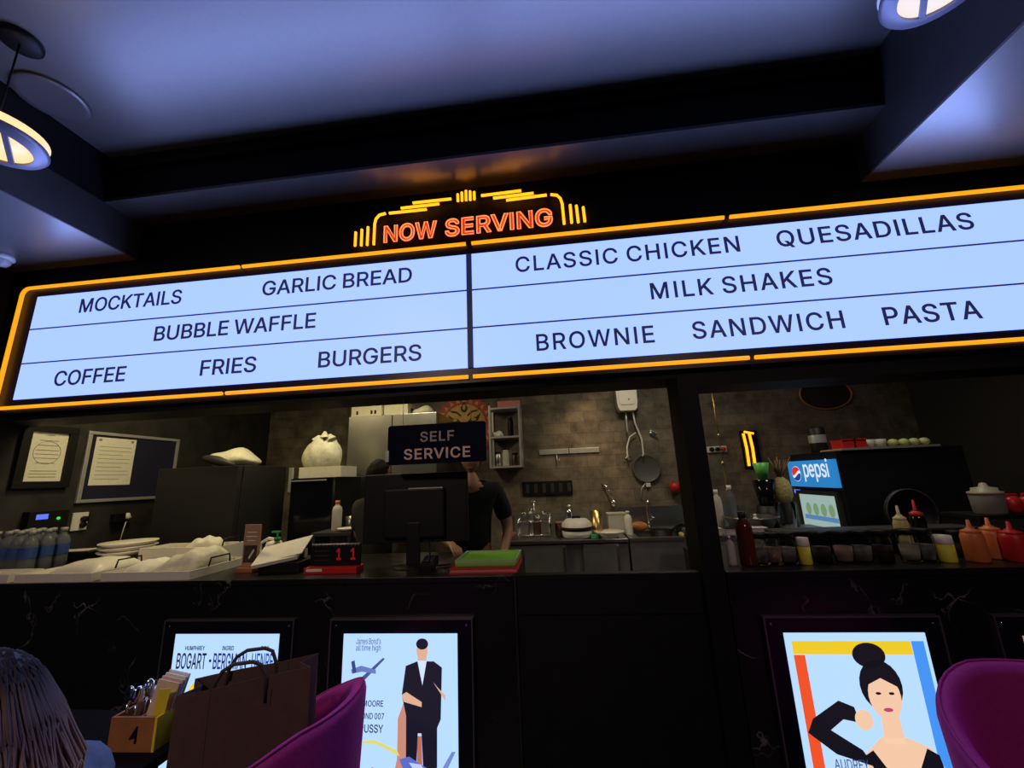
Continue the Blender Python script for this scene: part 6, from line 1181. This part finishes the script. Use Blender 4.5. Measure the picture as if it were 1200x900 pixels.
# green mat on red tray
ga, gb = ax(528, 660, 2.28), ax(606, 658, 2.28)
t = thing('red_book', 'flat red edged book under the green mat', 'book', ((ga+gb)/2, 2.42, CT)); hx = (gb-ga)/2
MB().b2((-hx, -0.17, 0), (hx, 0.15, 0.006)).build('cover', M['red'], t); MB().b2((-hx+0.004, -0.166, 0.006), (hx-0.004, 0.146, 0.02)).build('pages', mat('pink_pages', (0.5, 0.2, 0.18), 0.8), t); MB().b2((-hx, -0.17, 0.02), (hx, 0.15, 0.025)).build('cover', M['red'], t)
t = thing('green_mat', 'bright green ridged bar mat lying on the red edged book', 'mat', ((ga+gb)/2+0.01, 2.42, CT+0.025))
MB().box((0, 0, 0.012), (hx*2-0.03, 0.29, 0.024), 0, 0.01).build('mat_base', M['green'], t)
mb = MB()
for k in range(11): mb.b2((-hx+0.035, -0.125+0.025*k-0.006, 0.024), (hx-0.035, -0.125+0.025*k+0.006, 0.030))
mb.build('ridges', mat('bright_green', (0.22, 0.52, 0.05), 0.5), t)
mb = MB(); 
for a, b in (((-hx+0.015, -0.145, 0.02), (hx-0.015, -0.138, 0.036)), ((-hx+0.015, 0.138, 0.02), (hx-0.015, 0.145, 0.036)), ((-hx+0.015, -0.138, 0.02), (-hx+0.022, 0.138, 0.036)), ((hx-0.022, -0.138, 0.02), (hx-0.015, 0.138, 0.036))): mb.b2(a, b)
mb.build('rim', mat('pale_green_rim', (0.3, 0.5, 0.22), 0.5), t)
# bottle near dark chiller (back counter)
t = thing('side_table', 'low dark side table behind the calendar and left of the worker', 'table', (ax(400, 620, 3.4), 3.4, 0)); sz = az(402, 621, 3.4)
MB().b2((-0.17, -0.16, sz-0.03), (0.17, 0.16, sz), 0.004).build('table_top', M['darkgrey'], t)
for x in (-0.15, 0.15):
    for y in (-0.14, 0.14): MB().b2((x-0.012, y-0.012, 0), (x+0.012, y+0.012, sz-0.03)).build('leg', M['darkgrey'], t)
bottle('sauce_bottle', 'pale bottle with orange top on the side table behind the calendar', 395, 605, 3.38, sz, 0.04, 0.24, M['frost'], M['orange'])
t = thing('saucer', 'small cream dish on the side table beside the pale bottle', 'dish', (ax(408, 618, 3.33), 3.33, sz)); MB().lathe([(0, 0), (0.05, 0), (0.085, 0.02), (0.085, 0.025), (0.045, 0.008), (0, 0.006)], (0, 0, 0), 24).build('dish', M['cream'], t)
lathe_thing('steel_cup', 'small steel cup behind the cream dish on the side table', 'cup', (ax(410, 608, 3.47), 3.48, sz), [(0, 0), (0.035, 0), (0.042, 0.1), (0.038, 0.1), (0.032, 0.008), (0, 0.008)], M['steel'])

# SELF SERVICE hanging sign
YH = 2.32
sa, sb = ax(455, 522, YH), ax(570, 518, YH); zt_, zb_ = az(512, 496.5, YH), az(512, 543, YH)
t = thing('self_service_sign', 'dark hanging acrylic sign with pale lettering above the monitor', 'sign', ((sa+sb)/2, YH, zb_)); hx = (sb-sa)/2; hS = zt_-zb_
def rrect(w_, h_, r, z0=0.0):
    pts = []
    for cx, cz, a0 in ((w_-r, h_-r, 0), (-w_+r, h_-r, 90), (-w_+r, r, 180), (w_-r, r, 270)):
        for k in range(5): a = math.radians(a0+90*k/4); pts.append((cx+r*math.cos(a), cz+r*math.sin(a)))
    return pts
MB().prism(rrect(hx, hS, 0.015), 0, 0.008, rm).build('board', mat('dark_navy_acrylic', (0.006, 0.006, 0.016), 0.1), t)
ld = mat('dim_mirror_letter', (0.32, 0.29, 0.28), 0.3, 0.4); lb_ = mat('rose_reflection_mirror_letter', (0.75, 0.5, 0.42), 0.35, 0.3)  # background reflected in each row is put into its letter colour
text_part('lettering', 'SELF', -hx*0.33, hx*0.36, hS*0.56, hS*0.24, -0.0082, ld, t, bold=0.03, depth=0.002, spacing=1.1)
text_part('lettering', 'SERVICE', -hx*0.66, hx*0.68, hS*0.13, hS*0.25, -0.0082, lb_, t, bold=0.03, depth=0.002, spacing=1.1)
for s in (-1, 1): MB().tube([(s*hx*0.7, 0, hS-0.01), (s*hx*0.7, 0, ZH-zb_)], 0.0015, 5).build('wire', M['alu'], t)
MB().b2((-hx-0.012, -0.012, 0.02), (-hx+0.01, 0.004, 0.085), 0.002).build('clip', M['alu'], t)

# ================================================================== PEOPLE
def skin_mesh(verts, edges, radii, sub=2, root=0):
    me = bpy.data.meshes.new('skel'); me.from_pydata([Vector(v) for v in verts], edges, [])
    o = bpy.data.objects.new('skel', me); C.objects.link(o)
    md = o.modifiers.new('skin', 'SKIN'); md.use_smooth_shade = True; md.branch_smoothing = 0.3
    for i, sv in enumerate(me.skin_vertices[0].data):
        r = radii[i]; sv.radius = r if isinstance(r, tuple) else (r, r); sv.use_root = (i == root)
    ss = o.modifiers.new('sub', 'SUBSURF'); ss.levels = sub; ss.render_levels = sub
    dg = bpy.context.evaluated_depsgraph_get(); out = bpy.data.meshes.new_from_object(o.evaluated_get(dg))
    bpy.data.objects.remove(o); return out
class Skel:
    def __init__(s): s.v = []; s.e = []; s.r = []
    def add(s, p, r, par=None):
        s.v.append(Vector(p)); s.r.append(r)
        if par is not None: s.e.append((par, len(s.v)-1))
        return len(s.v)-1
def hand(sk, wrist, direction, palmn, side, curl=0.5):
    d = Vector(direction).normalized(); n = Vector(palmn).normalized(); sd = d.cross(n).normalized()*side
    W = sk.v[wrist]
    palm = sk.add(W+d*0.05, (0.026, 0.016), wrist); 
    for k, (off, L) in enumerate(((-0.027, 0.062), (-0.009, 0.075), (0.009, 0.080), (0.027, 0.072))):
        b = sk.add(W+d*0.09+sd*off, 0.0095, palm); f = d
        m = sk.add(sk.v[b]+(d*math.cos(curl*0.5)+n*math.sin(curl*0.5))*L*0.5, 0.0085, b)
        sk.add(sk.v[m]+(d*math.cos(curl*1.3)+n*math.sin(curl*1.3))*L*0.5, 0.007, m)
    t1 = sk.add(W+d*0.035+sd*0.038+n*0.008, 0.011, palm); t2 = sk.add(sk.v[t1]+(d*0.7+sd*0.5+n*0.3).normalized()*0.035, 0.0095, t1); sk.add(sk.v[t2]+(d*0.9+n*0.4).normalized()*0.026, 0.008, t2)
def add_head(mb, c, yaw, tilt=0.0, h=0.225):
    """head centred at c, facing local -Y turned by yaw"""
    Mx = Matrix.Translation(c) @ Matrix.Rotation(yaw, 4, 'Z') @ Matrix.Rotation(tilt, 4, 'X')
    n0 = len(mb.bm.verts); mb.mi = 0
    mb.sph((0, 0, 0), 1, (0.078, 0.098, h/2), 32)
    mb.bm.verts.ensure_lookup_table()
    for v in mb.bm.verts[n0:]:
        x, y, z = v.co
        if z < 0:
            k = -z/(h/2); v.co.x *= 1-0.30*k*k; v.co.y = y*(1-0.18*k)-0.012*k
        if y < 0:
            v.co.y -= 0.022*math.exp(-((x/0.013)**2))*math.exp(-(((z+0.012)/0.022)**2))      # nose
            v.co.y += 0.011*math.exp(-(((abs(x)-0.032)/0.016)**2))*math.exp(-(((z-0.012)/0.014)**2))  # sockets
            v.co.y -= 0.006*math.exp(-((x/0.024)**2))*math.exp(-(((z+0.056)/0.010)**2))      # lips
            v.co.y -= 0.006*math.exp(-((x/0.02)**2))*math.exp(-(((z+0.092)/0.014)**2))       # chin
    for s in (-1, 1): mb.sph((s*0.079, 0.012, -0.004), 0.03, (0.28, 0.6, 1.0), 12)
    mb.mi = 1
    for s in (-1, 1): mb.sph((s*0.031, -0.079, 0.012), 0.0125, (1.15, 0.8, 0.75), 12)
    mb.mi = 2
    for s in (-1, 1): mb.sph((s*0.031, -0.0875, 0.012), 0.0055, (1, 0.5, 1), 10)
    mb.mi = 3; mb.sph((0, -0.092, -0.056), 0.02, (1.1, 0.3, 0.3), 12)
    mb.mi = 4
    for s in (-1, 1): mb.box((s*0.031, -0.092, 0.032), (0.03, 0.008, 0.006), 0, 0.002)
    mb.mi = 0
    mb.bm.verts.ensure_lookup_table(); bmesh.ops.transform(mb.bm, matrix=Mx, verts=mb.bm.verts[n0:])
    return Mx
SKM = lambda: [M['skin'], M['eye'], M['iris'], mat('lip', (0.32, 0.12, 0.10), 0.5), M['hairdark']]
def worker(label, x, y, yaw, Hh, arms, head_yaw, head_tilt, curly):
    """standing figure; local -Y is forward"""
    t = thing('person', label, 'person', (x, y, 0), yaw)
    k = Hh/1.75
    sk = Skel(); g = lambda a: Vector(a)*k
    pel = sk.add(g((0, 0, 0.95)), (0.15*k, 0.11*k)); sp = sk.add(g((0, 0.0, 1.12)), (0.135*k, 0.10*k), pel); chs = sk.add(g((0, 0.01, 1.32)), (0.15*k, 0.11*k), sp); nb = sk.add(g((0, 0.02, 1.45)), 0.065*k, chs); nk = sk.add(g((0, 0.01, 1.56)), 0.052*k, nb)
    ids = {}
    for s in (-1, 1):
        sh_ = sk.add(g((s*0.19, 0.01, 1.41)), 0.062*k, chs); el = sk.add(g(arms[s][0]), 0.044*k, sh_); wr = sk.add(g(arms[s][1]), 0.028*k, el)
        d = (sk.v[wr]-sk.v[el]); hand(sk, wr, d, (0, 0, -1) if abs(d.normalized().z) < 0.8 else (0, -1, 0), -s, 0.6)
        hip = sk.add(g((s*0.10, 0, 0.88)), 0.085*k, pel); kn = sk.add(g((s*0.11, -0.02, 0.50)), 0.058*k, hip); an = sk.add(g((s*0.11, 0.01, 0.09)), 0.042*k, kn); sk.add(g((s*0.12, -0.13, 0.045)), (0.042*k, 0.03*k), an)
    me = skin_mesh(sk.v, sk.e, sk.r)
    b = MB(); b.mi = 0; b.add_mesh(me); add_head(b, g((0, -0.015, 1.645)), head_yaw, head_tilt)
    zmin = min(v.co.z for v in b.bm.verts)
    for v in b.bm.verts: v.co.z -= zmin
    body = b.build('body', SKM(), t, False)
    for p in body.data.polygons: p.use_smooth = True
    # t-shirt
    sk2 = Skel(); pel = sk2.add(g((0, 0, 0.93)), (0.175*k, 0.135*k)); sp = sk2.add(g((0, 0.0, 1.12)), (0.158*k, 0.125*k), pel); chs = sk2.add(g((0, 0.01, 1.33)), (0.172*k, 0.132*k), sp); sk2.add(g((0, 0.02, 1.47)), 0.085*k, chs)
    for s in (-1, 1):
        sh_ = sk2.add(g((s*0.19, 0.01, 1.41)), 0.082*k, chs); el = Vector(arms[s][0]); sv = Vector((s*0.19, 0.01, 1.41)); sk2.add(g(sv.lerp(el, 0.85)), 0.066*k, sh_)
    m2 = skin_mesh(sk2.v, sk2.e, sk2.r); b = MB(); b.add_mesh(m2)
    for v in b.bm.verts: v.co.z -= zmin
    b.build('black_shirt', M['blackcloth'], t, True)
    sk3 = Skel(); pel = sk3.add(g((0, 0, 0.95)), (0.165*k, 0.125*k))
    for s in (-1, 1):
        hip = sk3.add(g((s*0.10, 0, 0.86)), 0.10*k, pel); kn = sk3.add(g((s*0.11, -0.02, 0.50)), 0.075*k, hip); sk3.add(g((s*0.11, 0.01, 0.13)), 0.06*k, kn)
    m3 = skin_mesh(sk3.v, sk3.e, sk3.r); b = MB(); b.add_mesh(m3)
    for v in b.bm.verts: v.co.z -= zmin
    b.build('dark_trousers', M['blackcloth'], t, True)
    b = MB()
    for s in (-1, 1): b.box(g((s*0.115, -0.06, 0.04))+Vector((0, 0, -zmin*0)), (0.1, 0.27, 0.08), 0, 0.025)
    b.build('shoes', M['blackplastic'], t)
    # hair
    b = MB(); b.sph((0, 0, 0), 1, (0.088, 0.108, 0.122), 32)
    dele = [v for v in b.bm.verts if (v.co.y < -0.02 and v.co.z < 0.062) or v.co.z < -0.075]
    bmesh.ops.delete(b.bm, geom=dele, context='VERTS')
    for v in b.bm.verts:
        f = 1+curly*(0.5*math.sin(v.co.x*140)+0.5*math.sin(v.co.y*120+v.co.z*150)); v.co *= f
    Mx = Matrix.Translation(g((0, -0.012, 1.65))-Vector((0, 0, zmin))) @ Matrix.Rotation(head_yaw, 4, 'Z') @ Matrix.Rotation(head_tilt, 4, 'X')
    bmesh.ops.transform(b.bm, matrix=Mx, verts=b.bm.verts[:])
    bmesh.ops.solidify(b.bm, geom=b.bm.faces[:], thickness=0.006)
    b.build('hair', M['hairdark'], t, True)
    return t
# left worker behind monitor, facing the screen
wq = at(443, 548, 3.0)
worker('person in black with dark curly hair standing behind the monitor', wq.x*3.2/3.0, 3.2, 2.7, 1.72, {-1: ((-0.25, -0.02, 1.14), (-0.20, -0.22, 1.12)), 1: ((0.24, -0.02, 1.15), (0.15, -0.30, 1.12))}, 0.1, 0.15, 0.05)
wq = at(562, 540, 3.05)
worker('person in a dark shirt partly hidden behind the hanging sign', (wq.x-0.07)*3.2/3.05, 3.2, 0.3, 1.83, {-1: ((-0.26, -0.06, 1.14), (-0.17, -0.26, 1.08)), 1: ((0.27, -0.02, 1.13), (0.20, -0.2, 0.98))}, -0.2, 0.3, 0.0)

# ================================================================== TUB CHAIRS, TABLE, BAG, BOX, GUEST
def tub_chair(label, x, y, rz, zr=0.86, drop=0.26, sc=1.0):
    """local -Y is the open front; the rim is high at the back and drops to the arms"""
    t = thing('tub_chair', label, 'chair', (x, y, 0), rz, 'purple velvet tub chairs'); t.scale = (sc, sc, 1)
    mb = MB(); n = 36; A0 = math.radians(-62); A1 = math.radians(242); rows = []
    def rimz(a):  # a: 90deg = back
        d = abs(a-math.pi/2); return zr-drop*(max(0, d-0.45)/2.2)**1.25
    for i in range(n+1):
        a = A0+(A1-A0)*i/n; c, s = math.cos(a), math.sin(a); zt2 = rimz(a)
        prof = [(0.30, 0.13), (0.35, 0.20), (0.385, 0.42), (0.405, zt2-0.03), (0.40, zt2-0.008), (0.382, zt2), (0.362, zt2-0.008), (0.352, zt2-0.03), (0.325, 0.46), (0.31, 0.36), (0.24, 0.13)]
        rows.append([mb.bm.verts.new((r*c, r*s*0.98, z)) for r, z in prof])
    for p, q in zip(rows, rows[1:]):
        m = len(p)
        for k in range(m):
            f = mb.bm.faces.new((p[k], q[k], q[(k+1) % m], p[(k+1) % m])); f.smooth = True
    mb.bm.faces.new(rows[0]); mb.bm.faces.new(rows[-1][::-1])
    mb.build('backrest', M['purple'], t)
    MB().lathe([(0, 0.16), (0.27, 0.16), (0.30, 0.18), (0.305, 0.40), (0.29, 0.44), (0.2, 0.455), (0, 0.46)], (0, -0.02, 0), 32).build('seat', M['purple'], t)
    # seam piping along the rim
    MB().tube([((0.392)*math.cos(A0+(A1-A0)*i/n), 0.392*0.98*math.sin(A0+(A1-A0)*i/n), rimz(A0+(A1-A0)*i/n)+0.0005) for i in range(n+1)], 0.004, 6).build('piping', M['purple'], t)
    for sx in (-1, 1):
        for sy in (-1, 1): MB().tube([(sx*0.17, sy*0.17, 0.17), (sx*0.24, sy*0.24, 0.0)], 0.02, 10, 0.011).build('leg', M['blackplastic'], t)
    return t
tub_chair('purple velvet tub chair in front of the bar posters at right', 1.47, 1.40, math.radians(-12), 0.84)
tub_chair('purple velvet tub chair holding the brown paper bag', -1.105, 1.50, math.radians(-97), 0.825, 0.36, 0.93)
tub_chair('purple tub chair under the guest with long hair', -1.08, 0.62, math.radians(-84), 0.70, 0.15, 0.9)
# table
TZ = 0.775
t = thing('cafe_table', 'dark square cafe table under the wooden cutlery box', 'table', (-1.62, 1.40, 0))
MB().b2((-0.36, -0.33, TZ-0.03), (0.395, 0.11, TZ), 0.006).build('table_top', mat('dark_wood_top', (0.005, 0.004, 0.0035), 0.85, spec=0.08, noise=0.3, nscale=10), t)
MB().tube([(0, 0, 0.02), (0, 0, TZ-0.03)], 0.035, 14).build('pedestal', M['blackplastic'], t); MB().lathe([(0, 0), (0.17, 0), (0.17, 0.012), (0.05, 0.03), (0, 0.03)], (0, 0, 0), 28).build('base', M['blackplastic'], t)
# paper bag
A = at(206, 816, 1.30); B = at(364, 782, 1.43); BZ = 0.4605; bh = (A.z+B.z)/2-BZ
dirx = Vector((B.x-A.x, B.y-A.y, 0)); wB = dirx.length; ang = math.atan2(dirx.y, dirx.x); mid = (A+B)/2; nrm = Vector((-dirx.y, dirx.x, 0)).normalized(); dB = 0.12
t = thing('paper_bag', 'brown paper carrier bag with dark handles standing on the left purple chair', 'bag', (mid.x+nrm.x*dB/2, mid.y+nrm.y*dB/2, BZ), ang)
mb = MB(); hw = wB/2; hd_ = dB/2
zA, zB = A.z-BZ, B.z-BZ
def bagwall(pts):
    vs = [mb.bm.verts.new(p) for p in pts]; mb.bm.faces.new(vs)
zt3 = lambda x: zA+(zB-zA)*(x+hw)/(2*hw)
N = 8
xs = [-hw+2*hw*i/N for i in range(N+1)]
for s in (-1, 1):
    for i in range(N):
        w0 = 0.010*math.sin(3.1*i/N*2)*s*0.6; w1 = 0.010*math.sin(3.1*(i+1)/N*2)*s*0.6
        bagwall([(xs[i]*1.02, s*hd_*1.0, 0.001), (xs[i+1]*1.02, s*hd_*1.0, 0.001), (xs[i+1], s*hd_*0.95+w1, zt3(xs[i+1])), (xs[i], s*hd_*0.95+w0, zt3(xs[i]))])
for s in (-1, 1):
    x = s*hw; z = zt3(x)
    bagwall([(x*1.02, -hd_, 0.001), (x*1.02-s*0.012, 0, 0.001), (x-s*0.045, 0, z-0.002), (x, -hd_*0.95, z)]); bagwall([(x*1.02-s*0.012, 0, 0.001), (x*1.02, hd_, 0.001), (x, hd_*0.95, z), (x-s*0.045, 0, z-0.002)])
bagwall([(-hw*1.02, -hd_, 0.001), (hw*1.02, -hd_, 0.001), (hw*1.02, hd_, 0.001), (-hw*1.02, hd_, 0.001)])
o = mb.build('bag_body', M['kraft'], t); sm = o.modifiers.new('solid', 'SOLIDIFY'); sm.thickness = 0.0012
for s in (-1, 1):
    zz = zt3(0.0); hy_ = s*hd_*0.95
    MB().tube([(-0.095, hy_-s*0.004, zz-0.07), (-0.09, hy_-s*0.003, zz+0.0), (-0.07, hy_, zz+0.036), (-0.04, hy_, zz+0.052), (0.015, hy_, zz+0.052), (0.04, hy_, zz+0.04), (0.056, hy_-s*0.003, zz+0.0), (0.06, hy_-s*0.004, zz-0.07)], 0.006, 8).build('handle', mat('dark_twisted_paper', (0.05, 0.03, 0.024), 0.7), t)
    MB().b2((-0.105, hy_-s*0.004, zz-0.08), (0.075, hy_-s*0.002, zz-0.035)).build('handle_patch', M['kraft'], t)
# cutlery box
A = at(129, 878, 1.30); B = at(181, 880, 1.30)
t = thing('cutlery_box', 'brown wooden cutlery box with a yellow end and a black mark', 'box', ((A.x+B.x)/2, 1.345, TZ), 0.03); hw = (B.x-A.x)/2; hB = az(155, 841, 1.29)-az(155, 882, 1.29)
mb = MB(); mb.b2((-hw, -0.055, 0), (hw-0.006, -0.047, hB)); mb.b2((-hw, 0.047, 0), (hw-0.006, 0.055, hB)); mb.b2((-hw, -0.047, 0), (-hw+0.008, 0.047, hB)); mb.b2((-hw+0.008, -0.047, 0), (hw-0.006, 0.047, 0.008)); mb.b2((-0.004, -0.047, 0.008), (0.004, 0.047, hB*0.9)); mb.build('wooden_box', M['wood'], t)
MB().b2((hw-0.006, -0.055, 0), (hw+0.002, 0.055, hB)).build('yellow_end', M['yellow'], t)
mb = MB(); s4 = hB*0.42
mb.prism([(-0.3*s4, -0.08*s4), (0.2*s4, 0.7*s4), (0.34*s4, 0.7*s4), (0.34*s4, -0.5*s4), (0.14*s4, -0.5*s4), (0.14*s4, -0.12*s4), (-0.3*s4, -0.24*s4)][::-1], 0.0, 0.001, Matrix(((1, 0, 0, 0.005), (0, 0, -1, -0.055), (0, 1, 0, hB*0.45), (0, 0, 0, 1)))); mb.build('black_mark', M['blackplastic'], t)
cb = Vector(t.location)
for k, (dx, dy, lb) in enumerate(((-0.07, -0.02, 'steel spoon at the left end of the cutlery box'), (-0.052, 0.022, 'steel spoon second from left in the cutlery box'), (-0.034, -0.028, 'steel spoon third from left in the cutlery box'), (-0.018, 0.01, 'steel spoon nearest the napkins in the cutlery box'))):
    t = thing('spoon', lb, 'spoon', (cb.x+dx, cb.y+dy, TZ+0.008), 0.6*k, 'spoons in the cutlery box')
    MB().tube([(0, 0, 0), (0.004, 0, 0.06), (0.006, 0, 0.105)], 0.004, 6).build('spoon_handle', M['chrome'], t); MB().sph((0.008, 0, 0.125), 0.024, (0.75, 0.35, 1.1), 14).build('spoon_bowl', M['chrome'], t)
t = thing('napkin_pack', 'cream and white paper napkins standing in the cutlery box', 'napkins', (cb.x+0.035, cb.y+0.0, TZ+0.008), 0.03)
nm = mat('cream_napkin', (0.62, 0.45, 0.32), 0.85, noise=0.05)
for k in range(4): MB().box((0.005, -0.012+0.012*k, 0.08+0.004*k), (0.075, 0.006, 0.16), 0.0, 0.002, rx=-0.12, ry=0.18).build('napkin', nm if k < 2 else M['paper'], t)
t = thing('yellow_card', 'yellow card strip standing up from the cutlery box', 'card', (cb.x+0.062, cb.y-0.035, TZ+0.008), 0.4); MB().box((0, 0, 0.075), (0.03, 0.002, 0.15), 0, 0, ry=0.12).build('card_strip', M['yellow'], t)

# seated guest, long hair, facing left away from the camera
hq = at(10, 800, 0.74)
t = thing('person', 'seated person with long brown hair and grey jacket seen from behind', 'person', (hq.x+0.02, 0.69, 0), math.radians(-84))
# local frame: -Y forward
sk = Skel(); zs = 0.47; 
pel = sk.add((0, 0.02, zs+0.11), (0.15, 0.12)); sp = sk.add((0, 0.04, 0.74), (0.125, 0.10), pel); chs = sk.add((0, 0.03, 0.90), (0.135, 0.105), sp); nb = sk.add((0, 0.02, 1.0), 0.06, chs); nk = sk.add((0, -0.01, 1.06), 0.048, nb)
sk2 = Skel(); p2 = sk2.add((0, 0.02, zs+0.11), (0.168, 0.138)); s2 = sk2.add((0, 0.04, 0.74), (0.145, 0.12), p2); c2 = sk2.add((0, 0.03, 0.90), (0.155, 0.122), s2); sk2.add((0, 0.02, 1.01), 0.07, c2)
for s in (-1, 1):
    shp = (s*0.185, 0.02, 0.985); elp = (s*0.215, -0.08, 0.74); wrp = (s*0.16, -0.30, 0.765)
    a = sk.add(shp, 0.055, chs); b = sk.add(elp, 0.04, a); c = sk.add(wrp, 0.026, b); hand(sk, c, Vector(wrp)-Vector(elp), (0, 0, -1), -s, 0.4)
    a = sk2.add(shp, 0.075, c2); b = sk2.add(elp, 0.056, a); sk2.add(Vector(elp).lerp(Vector(wrp), 0.85), 0.042, b)
    hip = sk.add((s*0.10, -0.04, zs+0.08), 0.085, pel); kn = sk.add((s*0.12, -0.44, zs+0.06), 0.06, hip); an = sk.add((s*0.12, -0.42, 0.09), 0.042, kn); sk.add((s*0.12, -0.55, 0.04), (0.04, 0.03), an)
me = skin_mesh(sk.v, sk.e, sk.r); mb = MB(); mb.add_mesh(me)
HC = Vector((0, -0.03, 1.14)); add_head(mb, HC, 0.0, 0.05)
gb_ = mb.build('body', SKM(), t)
for p in gb_.data.polygons: p.use_smooth = True
mb = MB(); mb.add_mesh(skin_mesh(sk2.v, sk2.e, sk2.r)); mb.build('grey_jacket', M['denim'], t, True)
sk3 = Skel(); pel = sk3.add((0, 0.02, zs+0.10), (0.162, 0.13))
for s in (-1, 1):
    hip = sk3.add((s*0.10, -0.04, zs+0.08), 0.098, pel); kn = sk3.add((s*0.12, -0.44, zs+0.06), 0.073, hip); sk3.add((s*0.12, -0.42, 0.13), 0.055, kn)
mb = MB(); mb.add_mesh(skin_mesh(sk3.v, sk3.e, sk3.r)); mb.build('dark_trousers', M['blackcloth'], t, True)
mb = MB()
for s in (-1, 1): mb.box((s*0.12, -0.49, 0.04), (0.095, 0.26, 0.08), 0, 0.025)
mb.build('shoes', M['blackplastic'], t)
# hair: cap plus strands
mb = MB(); mb.sph(HC+Vector((0, 0.008, 0.008)), 1, (0.092, 0.112, 0.122), 28)
dele = [v for v in mb.bm.verts if (v.co.y-HC.y) < -0.035 and (v.co.z-HC.z) < 0.05]
bmesh.ops.delete(mb.bm, geom=dele, context='VERTS')
random.seed(3)
for k in range(1000):
    a = random.uniform(-0.5, math.pi+0.5); el = random.uniform(0.05, 1.45)
    d = Vector((math.cos(a)*math.cos(el), math.sin(a)*math.cos(el), math.sin(el)))
    p0 = HC+Vector((d.x*0.095, d.y*0.114+0.008, d.z*0.124+0.006))
    hd2 = Vector((math.cos(a), math.sin(a), 0)); L = random.uniform(0.30, 0.46); wv = random.uniform(0, 6.3)
    q1 = HC+Vector((hd2.x*0.108, hd2.y*0.125+0.01, -0.02)); pts = [p0]
    pts.append(p0.lerp(q1, 0.6)+hd2*0.012)
    for j in range(1, 8):
        f = j/7; r = 0.106+0.045*f+0.022*math.sin(wv+f*6)
        pts.append(HC+Vector((hd2.x*r+0.02*math.cos(wv*1.7+5*f), hd2.y*r*1.12+0.015+0.035*f, -0.03-L*f)))
    mb.tube(pts, random.uniform(0.0022, 0.004), 4, 0.0008)
mb.build('long_hair', M['ombre'], t, True)
